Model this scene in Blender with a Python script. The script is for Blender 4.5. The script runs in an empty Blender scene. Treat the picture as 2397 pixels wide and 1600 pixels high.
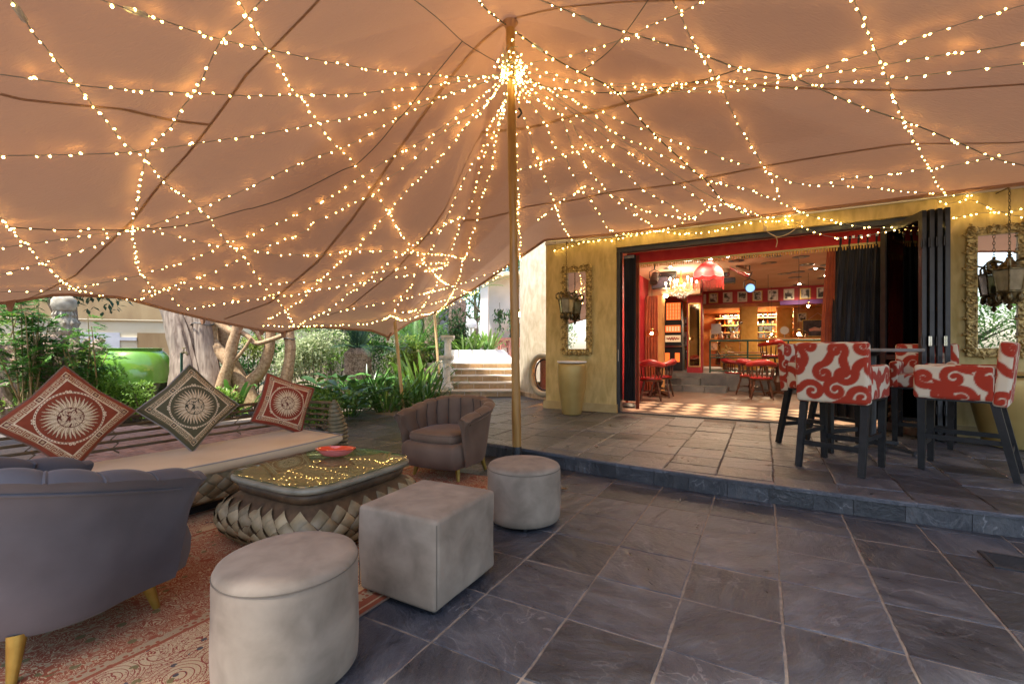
import bpy, bmesh, math, random
import numpy as np
from mathutils import Vector, Matrix
random.seed(7); rng = np.random.default_rng(7)
SC = bpy.context.scene; COL = SC.collection
R = math.radians; PI = math.pi

# ------------------------------------------------------------------ camera, sky, sun, exposure
CAM_H = 1.23; FPX = 1066.0; CX = 1198.5; HY = 816.0      # photo pixels (2397 wide): 16 mm lens, level camera
cam = bpy.data.cameras.new('camera'); camo = bpy.data.objects.new('camera', cam); COL.objects.link(camo)
camo.location = (0, 0, CAM_H); camo.rotation_euler = (PI/2, 0, 0)
cam.sensor_width = 36; cam.lens = 36*FPX/2397; cam.shift_y = (HY-800)/2397; cam.clip_end = 500; cam.clip_start = .05
SC.camera = camo
W = bpy.data.worlds.new('World'); SC.world = W; W.use_nodes = True
_n = W.node_tree; _sky = _n.nodes.new('ShaderNodeTexSky'); _sky.sky_type = 'NISHITA'; _sky.sun_disc = False
SUN_EL, SUN_AZ = 66, -132          # azimuth measured from +Y towards +X
_sky.sun_elevation = R(SUN_EL); _sky.sun_rotation = R(SUN_AZ); _sky.air_density = 1.0; _sky.dust_density = 2.0; _sky.ozone_density = 1.0
_bg = _n.nodes['Background']; _n.links.new(_sky.outputs[0], _bg.inputs[0]); _bg.inputs[1].default_value = .15
sl = bpy.data.lights.new('sun', 'SUN'); sl.energy = 3.4; sl.angle = R(4); sl.color = (1, .95, .87)
slo = bpy.data.objects.new('sun', sl); COL.objects.link(slo)
_d = Vector((math.sin(R(SUN_AZ))*math.cos(R(SUN_EL)), math.cos(R(SUN_AZ))*math.cos(R(SUN_EL)), math.sin(R(SUN_EL))))
slo.rotation_euler = _d.to_track_quat('Z', 'Y').to_euler(); slo.location = (0, 0, 30)
SC.view_settings.view_transform = 'Standard'; SC.view_settings.look = 'None'
SC.view_settings.exposure = 1.65; SC.view_settings.gamma = 1
SC.render.engine = 'CYCLES'
cy = SC.cycles; cy.use_denoising = True; cy.max_bounces = 9; cy.diffuse_bounces = 4; cy.glossy_bounces = 4; cy.transmission_bounces = 6
cy.transparent_max_bounces = 8; cy.caustics_reflective = False; cy.caustics_refractive = False; cy.sample_clamp_indirect = 4; cy.use_light_tree = True
BULB_E = 10.0

# ------------------------------------------------------------------ where a photo pixel meets the place
def gp(px, py, z=0):
    d = (CAM_H-z)*FPX/(py-HY); return Vector(((px-CX)/FPX*d, d, z))
def at(px, py, y):
    return Vector(((px-CX)/FPX*y, y, CAM_H+(HY-py)/FPX*y))
CROPS = {1: (0, 0, .3406), 2: (600, 0, .3406), 3: (1100, 0, .298), 4: (1697, 0, .298), 5: (0, 400, .298), 6: (600, 350, .298), 7: (1180, 200, .298), 8: (1780, 440, .4592), 9: (0, 660, .3406)}
def C(k, *pts):
    ox, oy, s = CROPS[k]; return [(ox+x*s, oy+y*s) for x, y in pts]
U = Vector((.875, -.484, 0)); N = Vector((.484, .875, 0))       # along the facade to the right, and into the building
FA = Vector((1.757, 7.70, 0)); PZ = .15                          # left door jamb on the facade; terrace level
def bp(s, t, z=0): return FA+U*s+N*t+Vector((0, 0, z))
UANG = math.atan2(U.y, U.x)

# ------------------------------------------------------------------ materials
MATS = {}
def nodes(name):
    m = bpy.data.materials.new(name); m.use_nodes = True; MATS[name] = m
    return m, m.node_tree, m.node_tree.nodes['Principled BSDF']
def M(name, c1, c2=None, scale=6, rough=.6, bump=0, bscale=None, metal=0, rnd=0, detail=5, world=False, spec=.5, sheen=0, distort=0, stretch=None, contrast=(.35, .65), coat=0, trans=0, rvar=0, fbump=0, fscale=200):
    m, t, b = nodes(name); L = t.links
    b.inputs['Roughness'].default_value = rough; b.inputs['Metallic'].default_value = metal
    b.inputs['Specular IOR Level'].default_value = spec; b.inputs['Sheen Weight'].default_value = sheen
    b.inputs['Sheen Roughness'].default_value = .4; b.inputs['Coat Weight'].default_value = coat; b.inputs['Coat Roughness'].default_value = .08
    b.inputs['Transmission Weight'].default_value = trans
    tc = t.nodes.new('ShaderNodeTexCoord'); geo = t.nodes.new('ShaderNodeNewGeometry')
    src = geo.outputs['Position'] if world else tc.outputs['Object']
    mp = t.nodes.new('ShaderNodeMapping'); L.new(src, mp.inputs[0])
    if stretch: mp.inputs['Scale'].default_value = stretch
    oi = t.nodes.new('ShaderNodeObjectInfo')
    if rnd:
        mu = t.nodes.new('ShaderNodeMath'); mu.operation = 'MULTIPLY'; mu.inputs[1].default_value = 40; L.new(oi.outputs['Random'], mu.inputs[0])
        L.new(mu.outputs[0], mp.inputs['Location'])
    col = None
    if c2 is not None:
        n = t.nodes.new('ShaderNodeTexNoise'); n.inputs['Scale'].default_value = scale; n.inputs['Detail'].default_value = detail; n.inputs['Distortion'].default_value = distort
        L.new(mp.outputs[0], n.inputs['Vector'])
        r = t.nodes.new('ShaderNodeValToRGB'); r.color_ramp.elements[0].position = contrast[0]; r.color_ramp.elements[1].position = contrast[1]
        r.color_ramp.elements[0].color = (*c1, 1); r.color_ramp.elements[1].color = (*c2, 1)
        L.new(n.outputs['Fac'], r.inputs[0]); col = r.outputs[0]
        if rvar:
            mr = t.nodes.new('ShaderNodeMapRange'); mr.inputs['From Min'].default_value = .3; mr.inputs['From Max'].default_value = .7
            mr.inputs['To Min'].default_value = rough-rvar; mr.inputs['To Max'].default_value = rough+rvar
            L.new(n.outputs['Fac'], mr.inputs[0]); L.new(mr.outputs[0], b.inputs['Roughness'])
    if rnd:
        hs = t.nodes.new('ShaderNodeHueSaturation')
        mr2 = t.nodes.new('ShaderNodeMapRange'); mr2.inputs['To Min'].default_value = 1-rnd; mr2.inputs['To Max'].default_value = 1+rnd
        L.new(oi.outputs['Random'], mr2.inputs[0]); L.new(mr2.outputs[0], hs.inputs['Value'])
        if col is not None: L.new(col, hs.inputs['Color'])
        else: hs.inputs['Color'].default_value = (*c1, 1)
        col = hs.outputs[0]
    if col is not None: L.new(col, b.inputs['Base Color'])
    else: b.inputs['Base Color'].default_value = (*c1, 1)
    prev = None
    for (bs, sc) in ((bump, bscale or scale*3), (fbump, fscale)):
        if bs:
            n2 = t.nodes.new('ShaderNodeTexNoise'); n2.inputs['Scale'].default_value = sc; n2.inputs['Detail'].default_value = 6; n2.inputs['Distortion'].default_value = distort
            L.new(mp.outputs[0], n2.inputs['Vector'])
            bu = t.nodes.new('ShaderNodeBump'); bu.inputs['Strength'].default_value = min(1, bs*20); bu.inputs['Distance'].default_value = bs
            L.new(n2.outputs['Fac'], bu.inputs['Height'])
            if prev: L.new(prev, bu.inputs['Normal'])
            prev = bu.outputs[0]
    if prev: L.new(prev, b.inputs['Normal'])
    return m
def M_emit(name, col, s, base=(.8, .8, .8)):
    m, t, b = nodes(name); b.inputs['Base Color'].default_value = (*base, 1)
    b.inputs['Emission Color'].default_value = (*col, 1); b.inputs['Emission Strength'].default_value = s; return m
def M_glass(name, col=(1, 1, 1), rough=.0, ior=1.45, alpha=.25):
    # thin pane: mostly clear with a mirror-like skin
    m, t, b = nodes(name); t.nodes.remove(b); o = t.nodes['Material Output']
    g = t.nodes.new('ShaderNodeBsdfGlossy'); g.inputs['Roughness'].default_value = rough
    tr = t.nodes.new('ShaderNodeBsdfTransparent'); tr.inputs[0].default_value = (*col, 1)
    fr = t.nodes.new('ShaderNodeLayerWeight'); fr.inputs[0].default_value = alpha; ge = t.nodes.new('ShaderNodeNewGeometry')
    inv = t.nodes.new('ShaderNodeMath'); inv.operation = 'SUBTRACT'; inv.inputs[0].default_value = 1; t.links.new(ge.outputs['Backfacing'], inv.inputs[1])
    fm = t.nodes.new('ShaderNodeMath'); fm.operation = 'MULTIPLY'; t.links.new(fr.outputs['Fresnel'], fm.inputs[0]); t.links.new(inv.outputs[0], fm.inputs[1])
    mx = t.nodes.new('ShaderNodeMixShader'); t.links.new(fm.outputs[0], mx.inputs[0]); t.links.new(tr.outputs[0], mx.inputs[1]); t.links.new(g.outputs[0], mx.inputs[2])
    t.links.new(mx.outputs[0], o.inputs[0]); return m
def M_attr(name, rough=.85, bump=.0, bscale=300, sheen=.04):
    m, t, b = nodes(name); b.inputs['Roughness'].default_value = rough; b.inputs['Sheen Weight'].default_value = sheen
    a = t.nodes.new('ShaderNodeAttribute'); a.attribute_name = 'Col'; t.links.new(a.outputs['Color'], b.inputs['Base Color'])
    if bump:
        tc = t.nodes.new('ShaderNodeTexCoord')
        n2 = t.nodes.new('ShaderNodeTexNoise'); n2.inputs['Scale'].default_value = bscale; t.links.new(tc.outputs['Object'], n2.inputs['Vector'])
        bu = t.nodes.new('ShaderNodeBump'); bu.inputs['Distance'].default_value = bump; bu.inputs['Strength'].default_value = .6
        t.links.new(n2.outputs['Fac'], bu.inputs['Height']); t.links.new(bu.outputs[0], b.inputs['Normal'])
    return m
def M_leaf(name, c1, c2, rough=.45, trans=.35, scale=3):
    m, t, b = nodes(name); L = t.links
    geo = t.nodes.new('ShaderNodeNewGeometry'); oi = t.nodes.new('ShaderNodeObjectInfo')
    n = t.nodes.new('ShaderNodeTexNoise'); n.inputs['Scale'].default_value = scale; n.inputs['Detail'].default_value = 3; L.new(geo.outputs['Position'], n.inputs['Vector'])
    ad = t.nodes.new('ShaderNodeMath'); ad.operation = 'MULTIPLY_ADD'; ad.inputs[1].default_value = .35; L.new(geo.outputs['Random Per Island'], ad.inputs[0])
    su = t.nodes.new('ShaderNodeMath'); su.operation = 'MULTIPLY_ADD'; su.inputs[1].default_value = .35; su.inputs[2].default_value = -.35; L.new(oi.outputs['Random'], su.inputs[0])
    s2 = t.nodes.new('ShaderNodeMath'); s2.operation = 'ADD'; L.new(su.outputs[0], s2.inputs[0]); L.new(n.outputs['Fac'], s2.inputs[1]); L.new(s2.outputs[0], ad.inputs[2])
    r = t.nodes.new('ShaderNodeValToRGB'); r.color_ramp.elements[0].position = .2; r.color_ramp.elements[1].position = .8
    r.color_ramp.elements[0].color = (*c1, 1); r.color_ramp.elements[1].color = (*c2, 1); L.new(ad.outputs[0], r.inputs[0])
    L.new(r.outputs[0], b.inputs['Base Color']); b.inputs['Roughness'].default_value = rough
    o = t.nodes['Material Output']; tl = t.nodes.new('ShaderNodeBsdfTranslucent'); L.new(r.outputs[0], tl.inputs[0])
    mx = t.nodes.new('ShaderNodeMixShader'); mx.inputs[0].default_value = trans; L.new(b.outputs[0], mx.inputs[1]); L.new(tl.outputs[0], mx.inputs[2]); L.new(mx.outputs[0], o.inputs[0])
    return m

# ------------------------------------------------------------------ mesh building
class B:
    def __init__(s): s.v = []; s.f = []
    def add(s, vs, fs):
        o = len(s.v); s.v += [tuple(p) for p in vs]; s.f += [tuple(i+o for i in f) for f in fs]; return s
    def box(s, c, d, rot=None):
        x, y, z = d[0]/2, d[1]/2, d[2]/2; vs = [Vector((i*x, j*y, k*z)) for k in (-1, 1) for j in (-1, 1) for i in (-1, 1)]
        if rot is not None: vs = [rot @ p for p in vs]
        c = Vector(c)
        return s.add([p+c for p in vs], [(0, 2, 3, 1), (4, 5, 7, 6), (0, 1, 5, 4), (2, 6, 7, 3), (0, 4, 6, 2), (1, 3, 7, 5)])
    def bar(s, a, b, w, h=None, up=Vector((0, 0, 1)), w2=None, h2=None):
        a = Vector(a); b = Vector(b); h = h or w; d = (b-a).normalized(); x = d.cross(up)
        if x.length < 1e-4: x = d.cross(Vector((1, 0, 0)))
        x.normalize(); y = x.cross(d).normalized(); w2 = w2 or w; h2 = h2 or h
        vs = [a+x*i*w/2+y*j*h/2 for i, j in ((-1, -1), (1, -1), (1, 1), (-1, 1))]+[b+x*i*w2/2+y*j*h2/2 for i, j in ((-1, -1), (1, -1), (1, 1), (-1, 1))]
        return s.add(vs, [(3, 2, 1, 0), (4, 5, 6, 7), (0, 1, 5, 4), (1, 2, 6, 5), (2, 3, 7, 6), (3, 0, 4, 7)])
    def tube(s, path, r, n=8, cap=True, closed=False):
        P = [Vector(p) for p in path]; m = len(P); rr = r if isinstance(r, (list, tuple)) else [r]*m
        ref = None; vs = []; fs = []
        for i, p in enumerate(P):
            if closed: d = P[(i+1) % m]-P[i-1]
            else: d = P[min(i+1, m-1)]-P[max(i-1, 0)]
            if d.length < 1e-9: d = Vector((0, 0, 1))
            d.normalize()
            if ref is None: ref = d.orthogonal().normalized()
            ref = (ref-d*ref.dot(d))
            if ref.length < 1e-5: ref = d.orthogonal()
            ref.normalize(); b2 = d.cross(ref)
            for k in range(n):
                a = 2*PI*k/n; vs.append(p+(ref*math.cos(a)+b2*math.sin(a))*rr[i])
        for i in range(m if closed else m-1):
            j = (i+1) % m
            for k in range(n): fs.append((i*n+k, i*n+(k+1) % n, j*n+(k+1) % n, j*n+k))
        if cap and not closed: fs.append(tuple(reversed(range(n)))); fs.append(tuple(range((m-1)*n, m*n)))
        return s.add(vs, fs)
    def lathe(s, prof, n=32, c=(0, 0, 0), sx=1, sy=1, cap=True):
        c = Vector(c); vs = []; fs = []
        for r, z in prof:
            for k in range(n):
                a = 2*PI*k/n; vs.append(c+Vector((r*math.cos(a)*sx, r*math.sin(a)*sy, z)))
        for i in range(len(prof)-1):
            for k in range(n): fs.append((i*n+k, i*n+(k+1) % n, (i+1)*n+(k+1) % n, (i+1)*n+k))
        if cap: fs.append(tuple(reversed(range(n)))); fs.append(tuple(range((len(prof)-1)*n, len(prof)*n)))
        return s.add(vs, fs)
    def grid(s, f, nu, nv, cu=False):
        vs = [f(i, j) for i in range(nu) for j in range(nv)]; fs = []
        for i in range(nu if cu else nu-1):
            for j in range(nv-1): a = i*nv+j; b = ((i+1) % nu)*nv+j; fs.append((a, b, b+1, a+1))
        return s.add(vs, fs)
    def poly(s, pts, z0, z1):
        n = len(pts); vs = [(p[0], p[1], z0) for p in pts]+[(p[0], p[1], z1) for p in pts]
        return s.add(vs, [tuple(reversed(range(n))), tuple(range(n, 2*n))]+[(i, (i+1) % n, n+(i+1) % n, n+i) for i in range(n)])
    def ball(s, c, r, n=10, m=6, sz=(1, 1, 1)):
        c = Vector(c); vs = [c+Vector((0, 0, -r*sz[2]))]
        for i in range(1, m):
            a = PI*i/m
            for k in range(n): b = 2*PI*k/n; vs.append(c+Vector((r*sz[0]*math.sin(a)*math.cos(b), r*sz[1]*math.sin(a)*math.sin(b), -r*sz[2]*math.cos(a))))
        vs.append(c+Vector((0, 0, r*sz[2]))); e = len(vs)-1; fs = [(0, 1+(k+1) % n, 1+k) for k in range(n)]
        for i in range(m-2):
            for k in range(n): a = 1+i*n+k; b = 1+i*n+(k+1) % n; fs.append((a, b, b+n, a+n))
        o = 1+(m-2)*n; fs += [(o+k, o+(k+1) % n, e) for k in range(n)]
        return s.add(vs, fs)
    def mesh(s, name, m, smooth=True, ang=40):
        me = bpy.data.meshes.new(name); me.from_pydata(s.v, [], s.f); me.validate()
        if smooth:
            me.polygons.foreach_set('use_smooth', [True]*len(me.polygons)); me.set_sharp_from_angle(angle=R(ang))
        if m: me.materials.append(MATS[m] if isinstance(m, str) else m)
        me.update(); return me
def rbox(d, bev=.01, seg=2, mat=None, name='box', taper=None):
    bm = bmesh.new(); bmesh.ops.create_cube(bm, size=1); bmesh.ops.scale(bm, vec=d, verts=bm.verts)
    if taper:
        for v in bm.verts:
            if v.co.z < 0: v.co.x *= taper; v.co.y *= taper
    bmesh.ops.bevel(bm, geom=bm.edges[:], offset=bev, segments=seg, affect='EDGES', profile=.5)
    me = bpy.data.meshes.new(name); bm.to_mesh(me); bm.free()
    me.polygons.foreach_set('use_smooth', [True]*len(me.polygons)); me.set_sharp_from_angle(angle=R(35))
    if mat: me.materials.append(MATS[mat])
    return me
def ob(name, mesh, parent=None, loc=None, rz=0, rot=None, scale=None):
    o = bpy.data.objects.new(name, mesh); COL.objects.link(o)
    if parent is not None: o.parent = parent
    if loc is not None: o.location = loc
    o.rotation_euler = rot if rot is not None else (0, 0, rz)
    if scale is not None: o.scale = scale if isinstance(scale, (tuple, list)) else (scale,)*3
    return o
def mk(name, b, m, parent=None, loc=None, rz=0, smooth=True, ang=40, rot=None, scale=None):
    return ob(name, b.mesh(name, m, smooth, ang), parent, loc, rz, rot, scale)
def tag(o, label, cat, group=None):
    o['label'] = label; o['category'] = cat
    if group: o['group'] = group
    return o
def thing(name, label, cat, loc=(0, 0, 0), rz=0, group=None, scale=None):
    o = ob(name, None, None, loc, rz, scale=scale); o.empty_display_size = .1; return tag(o, label, cat, group)
def struct(name, b, m, smooth=False, **k):
    o = mk(name, b, m, smooth=smooth, **k); o['kind'] = 'structure'; return o
def copy_tree(o, parent=None):
    c = o.copy(); COL.objects.link(c); c.parent = parent
    for ch in list(o.children): copy_tree(ch, c)
    return c
def catmull(P, n=8):
    P = [Vector(p) for p in P]; Q = [P[0]*2-P[1]]+P+[P[-1]*2-P[-2]]; out = []
    for i in range(1, len(Q)-2):
        for k in range(n):
            t = k/n; a, b, c, d = Q[i-1], Q[i], Q[i+1], Q[i+2]
            out.append(.5*((2*b)+(c-a)*t+(2*a-5*b+4*c-d)*t*t+(3*b-a-3*c+d)*t**3))
    out.append(P[-1]); return out
def setcol(me, cols):
    at_ = me.color_attributes.new('Col', 'FLOAT_COLOR', 'POINT'); a = np.ones((len(me.vertices), 4), np.float32); a[:, :3] = cols
    at_.data.foreach_set('color', a.ravel())
def text(name, body, size, mat, parent, loc, rot, ext=.002, align='CENTER'):
    c = bpy.data.curves.new(name, 'FONT'); c.body = body; c.size = size; c.extrude = ext; c.align_x = align; c.align_y = 'CENTER'
    c.materials.append(MATS[mat]); o = bpy.data.objects.new(name, c); COL.objects.link(o)
    o.parent = parent; o.location = loc; o.rotation_euler = rot; return o
# ------------------------------------------------------------------ shared materials
M('grout_sand', (.29, .235, .18), (.18, .15, .12), 30, .9, .004, 120, world=True)
M('grout_dark', (.07, .06, .055), (.12, .10, .09), 30, .9, .004, 120, world=True)
def slate(name, a, b, c):
    m, t, p = nodes(name); L = t.links
    geo = t.nodes.new('ShaderNodeNewGeometry'); oi = t.nodes.new('ShaderNodeObjectInfo')
    mu = t.nodes.new('ShaderNodeMath'); mu.operation = 'MULTIPLY'; mu.inputs[1].default_value = 60; L.new(oi.outputs['Random'], mu.inputs[0])
    mp = t.nodes.new('ShaderNodeMapping'); L.new(geo.outputs['Position'], mp.inputs[0]); L.new(mu.outputs[0], mp.inputs['Location'])
    rr = t.nodes.new('ShaderNodeMath'); rr.operation = 'MULTIPLY'; rr.inputs[1].default_value = 6.28; L.new(oi.outputs['Random'], rr.inputs[0])
    cmb = t.nodes.new('ShaderNodeCombineXYZ'); L.new(rr.outputs[0], cmb.inputs['Z']); L.new(cmb.outputs[0], mp.inputs['Rotation'])
    mp2 = t.nodes.new('ShaderNodeMapping'); mp2.inputs['Scale'].default_value = (1, 2.2, 1); L.new(mp.outputs[0], mp2.inputs[0])
    n1 = t.nodes.new('ShaderNodeTexNoise'); n1.inputs['Scale'].default_value = 4.2; n1.inputs['Detail'].default_value = 9; n1.inputs['Roughness'].default_value = .68; n1.inputs['Distortion'].default_value = .25
    L.new(mp2.outputs[0], n1.inputs['Vector'])
    r = t.nodes.new('ShaderNodeValToRGB'); e = r.color_ramp.elements; e[0].position = .3; e[0].color = (*a, 1); e[1].position = .72; e[1].color = (*c, 1)
    k = r.color_ramp.elements.new(.5); k.color = (*b, 1); L.new(n1.outputs['Fac'], r.inputs[0])
    # pale mineral veins
    n3 = t.nodes.new('ShaderNodeTexNoise'); n3.inputs['Scale'].default_value = 4.5; n3.inputs['Detail'].default_value = 5; n3.inputs['Distortion'].default_value = .9; L.new(mp.outputs[0], n3.inputs['Vector'])
    ab = t.nodes.new('ShaderNodeMath'); ab.operation = 'SUBTRACT'; ab.inputs[1].default_value = .5; L.new(n3.outputs['Fac'], ab.inputs[0])
    a2 = t.nodes.new('ShaderNodeMath'); a2.operation = 'ABSOLUTE'; L.new(ab.outputs[0], a2.inputs[0])
    mr = t.nodes.new('ShaderNodeMapRange'); mr.inputs['From Min'].default_value = .0; mr.inputs['From Max'].default_value = .012; mr.inputs['To Min'].default_value = .5; mr.inputs['To Max'].default_value = 0; L.new(a2.outputs[0], mr.inputs[0])
    n4 = t.nodes.new('ShaderNodeTexNoise'); n4.inputs['Scale'].default_value = 2; L.new(mp.outputs[0], n4.inputs['Vector'])
    m4 = t.nodes.new('ShaderNodeMapRange'); m4.inputs['From Min'].default_value = .5; m4.inputs['From Max'].default_value = .62; L.new(n4.outputs['Fac'], m4.inputs[0])
    vm = t.nodes.new('ShaderNodeMath'); vm.operation = 'MULTIPLY'; L.new(mr.outputs[0], vm.inputs[0]); L.new(m4.outputs[0], vm.inputs[1])
    mx = t.nodes.new('ShaderNodeMix'); mx.data_type = 'RGBA'; mx.inputs['B'].default_value = (.28, .27, .27, 1); L.new(vm.outputs[0], mx.inputs['Factor']); L.new(r.outputs[0], mx.inputs['A'])
    hs = t.nodes.new('ShaderNodeHueSaturation'); m2 = t.nodes.new('ShaderNodeMapRange'); m2.inputs['To Min'].default_value = .6; m2.inputs['To Max'].default_value = 1.35; L.new(oi.outputs['Random'], m2.inputs[0]); L.new(m2.outputs[0], hs.inputs['Value'])
    L.new(mx.outputs['Result'], hs.inputs['Color']); L.new(hs.outputs[0], p.inputs['Base Color'])
    ro = t.nodes.new('ShaderNodeMapRange'); ro.inputs['From Min'].default_value = .3; ro.inputs['From Max'].default_value = .7; ro.inputs['To Min'].default_value = .24; ro.inputs['To Max'].default_value = .50; L.new(n1.outputs['Fac'], ro.inputs[0]); L.new(ro.outputs[0], p.inputs['Roughness'])
    p.inputs['Specular IOR Level'].default_value = .5
    n2 = t.nodes.new('ShaderNodeTexNoise'); n2.inputs['Scale'].default_value = 16; n2.inputs['Detail'].default_value = 8; n2.inputs['Roughness'].default_value = .6; n2.inputs['Distortion'].default_value = .4; L.new(mp2.outputs[0], n2.inputs['Vector'])
    bu = t.nodes.new('ShaderNodeBump'); bu.inputs['Strength'].default_value = .85; bu.inputs['Distance'].default_value = .032; L.new(n1.outputs['Fac'], bu.inputs['Height'])
    b2 = t.nodes.new('ShaderNodeBump'); b2.inputs['Strength'].default_value = .6; b2.inputs['Distance'].default_value = .006; L.new(n2.outputs['Fac'], b2.inputs['Height']); L.new(bu.outputs[0], b2.inputs['Normal']); L.new(b2.outputs[0], p.inputs['Normal'])
    return m
slate('slate', (.034, .037, .045), (.062, .065, .076), (.125, .125, .130))
slate('slate_riser_shaded_dirty', (.022, .023, .027), (.040, .042, .047), (.078, .077, .077))  # darker slate copy: riser shade and dirt put into the colour
slate('slate_rough', (.050, .055, .068), (.086, .091, .106), (.15, .15, .158))
M('plaster_ochre', (.46, .345, .125), (.64, .50, .215), 11, .85, .012, 24, world=True, stretch=(1, 1, .32), distort=.5, contrast=(.3, .62), fbump=.004, fscale=80)
M('plaster_plain', (.45, .33, .14), (.53, .41, .2), 6, .85, .004, 60, world=True)
M('plaster_white', (.42, .35, .24), (.58, .51, .38), 7, .9, .014, 34, world=True, stretch=(1, 1, .6), distort=.4)
M('wall_cream', (.74, .62, .40), (.82, .72, .52), 1.3, .9, .003, 40, world=True)
M('wall_brown', (.24, .15, .07), (.42, .30, .15), 1.1, .9, .003, 40, world=True, stretch=(1, 1, .3))
M('wall_grey', (.45, .46, .50), (.52, .53, .57), 2, .85, .002, 40, world=True)
M('roof_slate', (.16, .17, .21), (.24, .25, .30), 3, .7, world=True)
M('paint_white', (.78, .77, .73), (.84, .83, .8), 3, .6, .001, 60, world=True)
M('stone_white', (.62, .60, .56), (.80, .78, .74), 9, .8, .006, 40)
M('stone_carved', (.22, .19, .14), (.42, .375, .29), 9, .9, .004, 40)
M('concrete', (.18, .165, .14), (.30, .28, .25), 6, .9, .006, 40, stretch=(1, 1, 3))
M('tan_tile', (.46, .31, .17), (.58, .42, .26), 8, .75, .002, 60, rnd=.18)
M('tan_tread', (.60, .50, .38), (.68, .59, .48), 5, .6, .002, 60, world=True)
M('brick_pink', (.25, .145, .115), (.36, .235, .195), 14, .85, .004, 90, rnd=.3)
M('brick_counter', (.27, .10, .075), (.38, .17, .13), 30, .7, .003, 80)
M('soil', (.06, .038, .024), (.13, .085, .055), 14, .95, .03, 20, world=True)
M('wood_pole', (.30, .15, .035), (.42, .23, .06), 4, .38, .002, 40, stretch=(6, 6, .8), coat=.2)
M('wood_pole_pale', (.52, .34, .15), (.62, .44, .22), 4, .55, .002, 40, stretch=(6, 6, .8))
M('black_plastic', (.018, .018, .02), rough=.45)
M('black_metal', (.022, .023, .026), (.035, .036, .04), 12, .42, .0008, 200, world=True)
M('alu_track', (.62, .60, .55), rough=.35, metal=.7)
M('wire_pvc', (.23, .22, .19), rough=.4)
M('wire_dark', (.07, .06, .05), rough=.5)
M('clear_plastic', (.75, .74, .7), rough=.15, trans=.5)
M('velvet_taupe', (.105, .060, .036), (.185, .115, .072), 4, .75, .004, 10, sheen=.12, contrast=(.25, .75), fbump=.0006, fscale=500)
M('velvet_grey', (.055, .052, .060), (.108, .103, .114), 3.2, .75, .005, 7, sheen=.12, contrast=(.25, .75), fbump=.0006, fscale=500)
M('velvet_groove_shade', (.05, .035, .028), rough=.8)  # crease shade put into the colour of the armchair groove tubes
M('suede', (.165, .127, .090), (.315, .252, .186), 7, .92, .004, 22, sheen=.06, detail=10, contrast=(.26, .74), distort=.3, fbump=.002, fscale=200)
M('suede_seam', (.12, .095, .07), rough=.9)
M('gold_paint', (.40, .285, .09), (.48, .355, .13), 3, .42, metal=.35)
M('gold_leg', (.32, .20, .035), (.42, .28, .06), 15, .4, metal=.55)
M('canvas_cushion', (.60, .45, .26), (.68, .53, .33), 3, .9, .002, 120, sheen=.1, fbump=.0008, fscale=600)
M('canvas_piping', (.30, .26, .23), rough=.9)
M('rattan_dark', (.085, .062, .035), (.16, .12, .065), 8, .5, .002, 60, stretch=(1, 1, 1))
M('rattan_green', (.10, .085, .045), (.19, .155, .08), 18, .5, .003, 60)
M('rattan_weave', (.17, .135, .07), (.33, .265, .15), 9, .5, .003, 60, rnd=.3)
M('rattan_rim', (.14, .125, .085), (.25, .225, .16), 9, .5, .003, 50)
M('rattan_band', (.06, .034, .016), (.115, .068, .032), 16, .55, .004, 60)
M('fabric_brown', (.20, .12, .08), rough=.9)
M('curtain_black', (.014, .014, .019), (.028, .027, .032), 4, .62, .002, 60, sheen=.12)
M('curtain_rust', (.30, .055, .02), (.42, .09, .03), 5, .7, .002, 60, sheen=.2)
M('red_paint', (.36, .015, .025), (.44, .025, .035), 3, .55, .001, 50, world=True)
M('red_velvet', (.50, .012, .010), (.60, .03, .02), 6, .75, .002, 60, sheen=.3)
M('red_shade', (.50, .008, .012), (.58, .016, .02), 6, .7, sheen=.3)
M('red_leather', (.27, .014, .015), (.36, .025, .024), 8, .32, .001, 50, coat=.2)
M('dark_wood', (.055, .022, .012), (.10, .042, .022), 5, .35, .001, 60, stretch=(1, 1, 6))
M('orange_wood', (.42, .16, .04), (.56, .25, .08), 4, .4, .001, 60, stretch=(1, 8, 1))
M('ceiling_peach', (.62, .38, .22), (.70, .45, .28), 2, .85, .003, 30, world=True)
M('col_orange', (.60, .27, .09), (.68, .34, .13), 3, .85, .006, 40, world=True)
M('tuft_gold', (.62, .33, .055), (.70, .40, .09), 8, .5, .002, 50, sheen=.3)
M('gold_frame', (.50, .32, .08), (.66, .46, .16), 30, .35, .002, 80, metal=.7)
M('carved_gold', (.20, .13, .035), (.62, .46, .17), 26, .5, .004, 80, metal=.25, contrast=(.4, .6))
M('bronze', (.06, .045, .02), (.22, .17, .08), 30, .4, .002, 80, metal=.7)
M('green_metal', (.02, .075, .05), rough=.4)
M('chrome', (.7, .7, .7), rough=.15, metal=1)
M('vinyl', (.012, .012, .014), (.03, .03, .03), 90, .3, stretch=(1, 1, 1))
M('record_label', (.5, .36, .2), rough=.6)
M('tile_pale', (.66, .50, .38), (.72, .56, .44), 6, .35, rnd=.08)
M('tile_dark', (.075, .05, .045), (.11, .075, .065), 6, .35, rnd=.15)
M('tile_floor', (.11, .075, .06), (.16, .11, .09), 3, .4, .002, 40, world=True, rvar=.08)
M('slate_stage', (.10, .10, .10), (.16, .155, .15), 5, .45, .002, 40, rnd=.2)
M('green_glaze', (.11, .26, .028), (.17, .36, .055), 3.5, .09, .002, 20, coat=.6, stretch=(1, 1, .4))
M('dark_glaze', (.035, .05, .02), (.06, .07, .035), 8, .15, coat=.4, stretch=(1, 1, .4))
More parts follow.
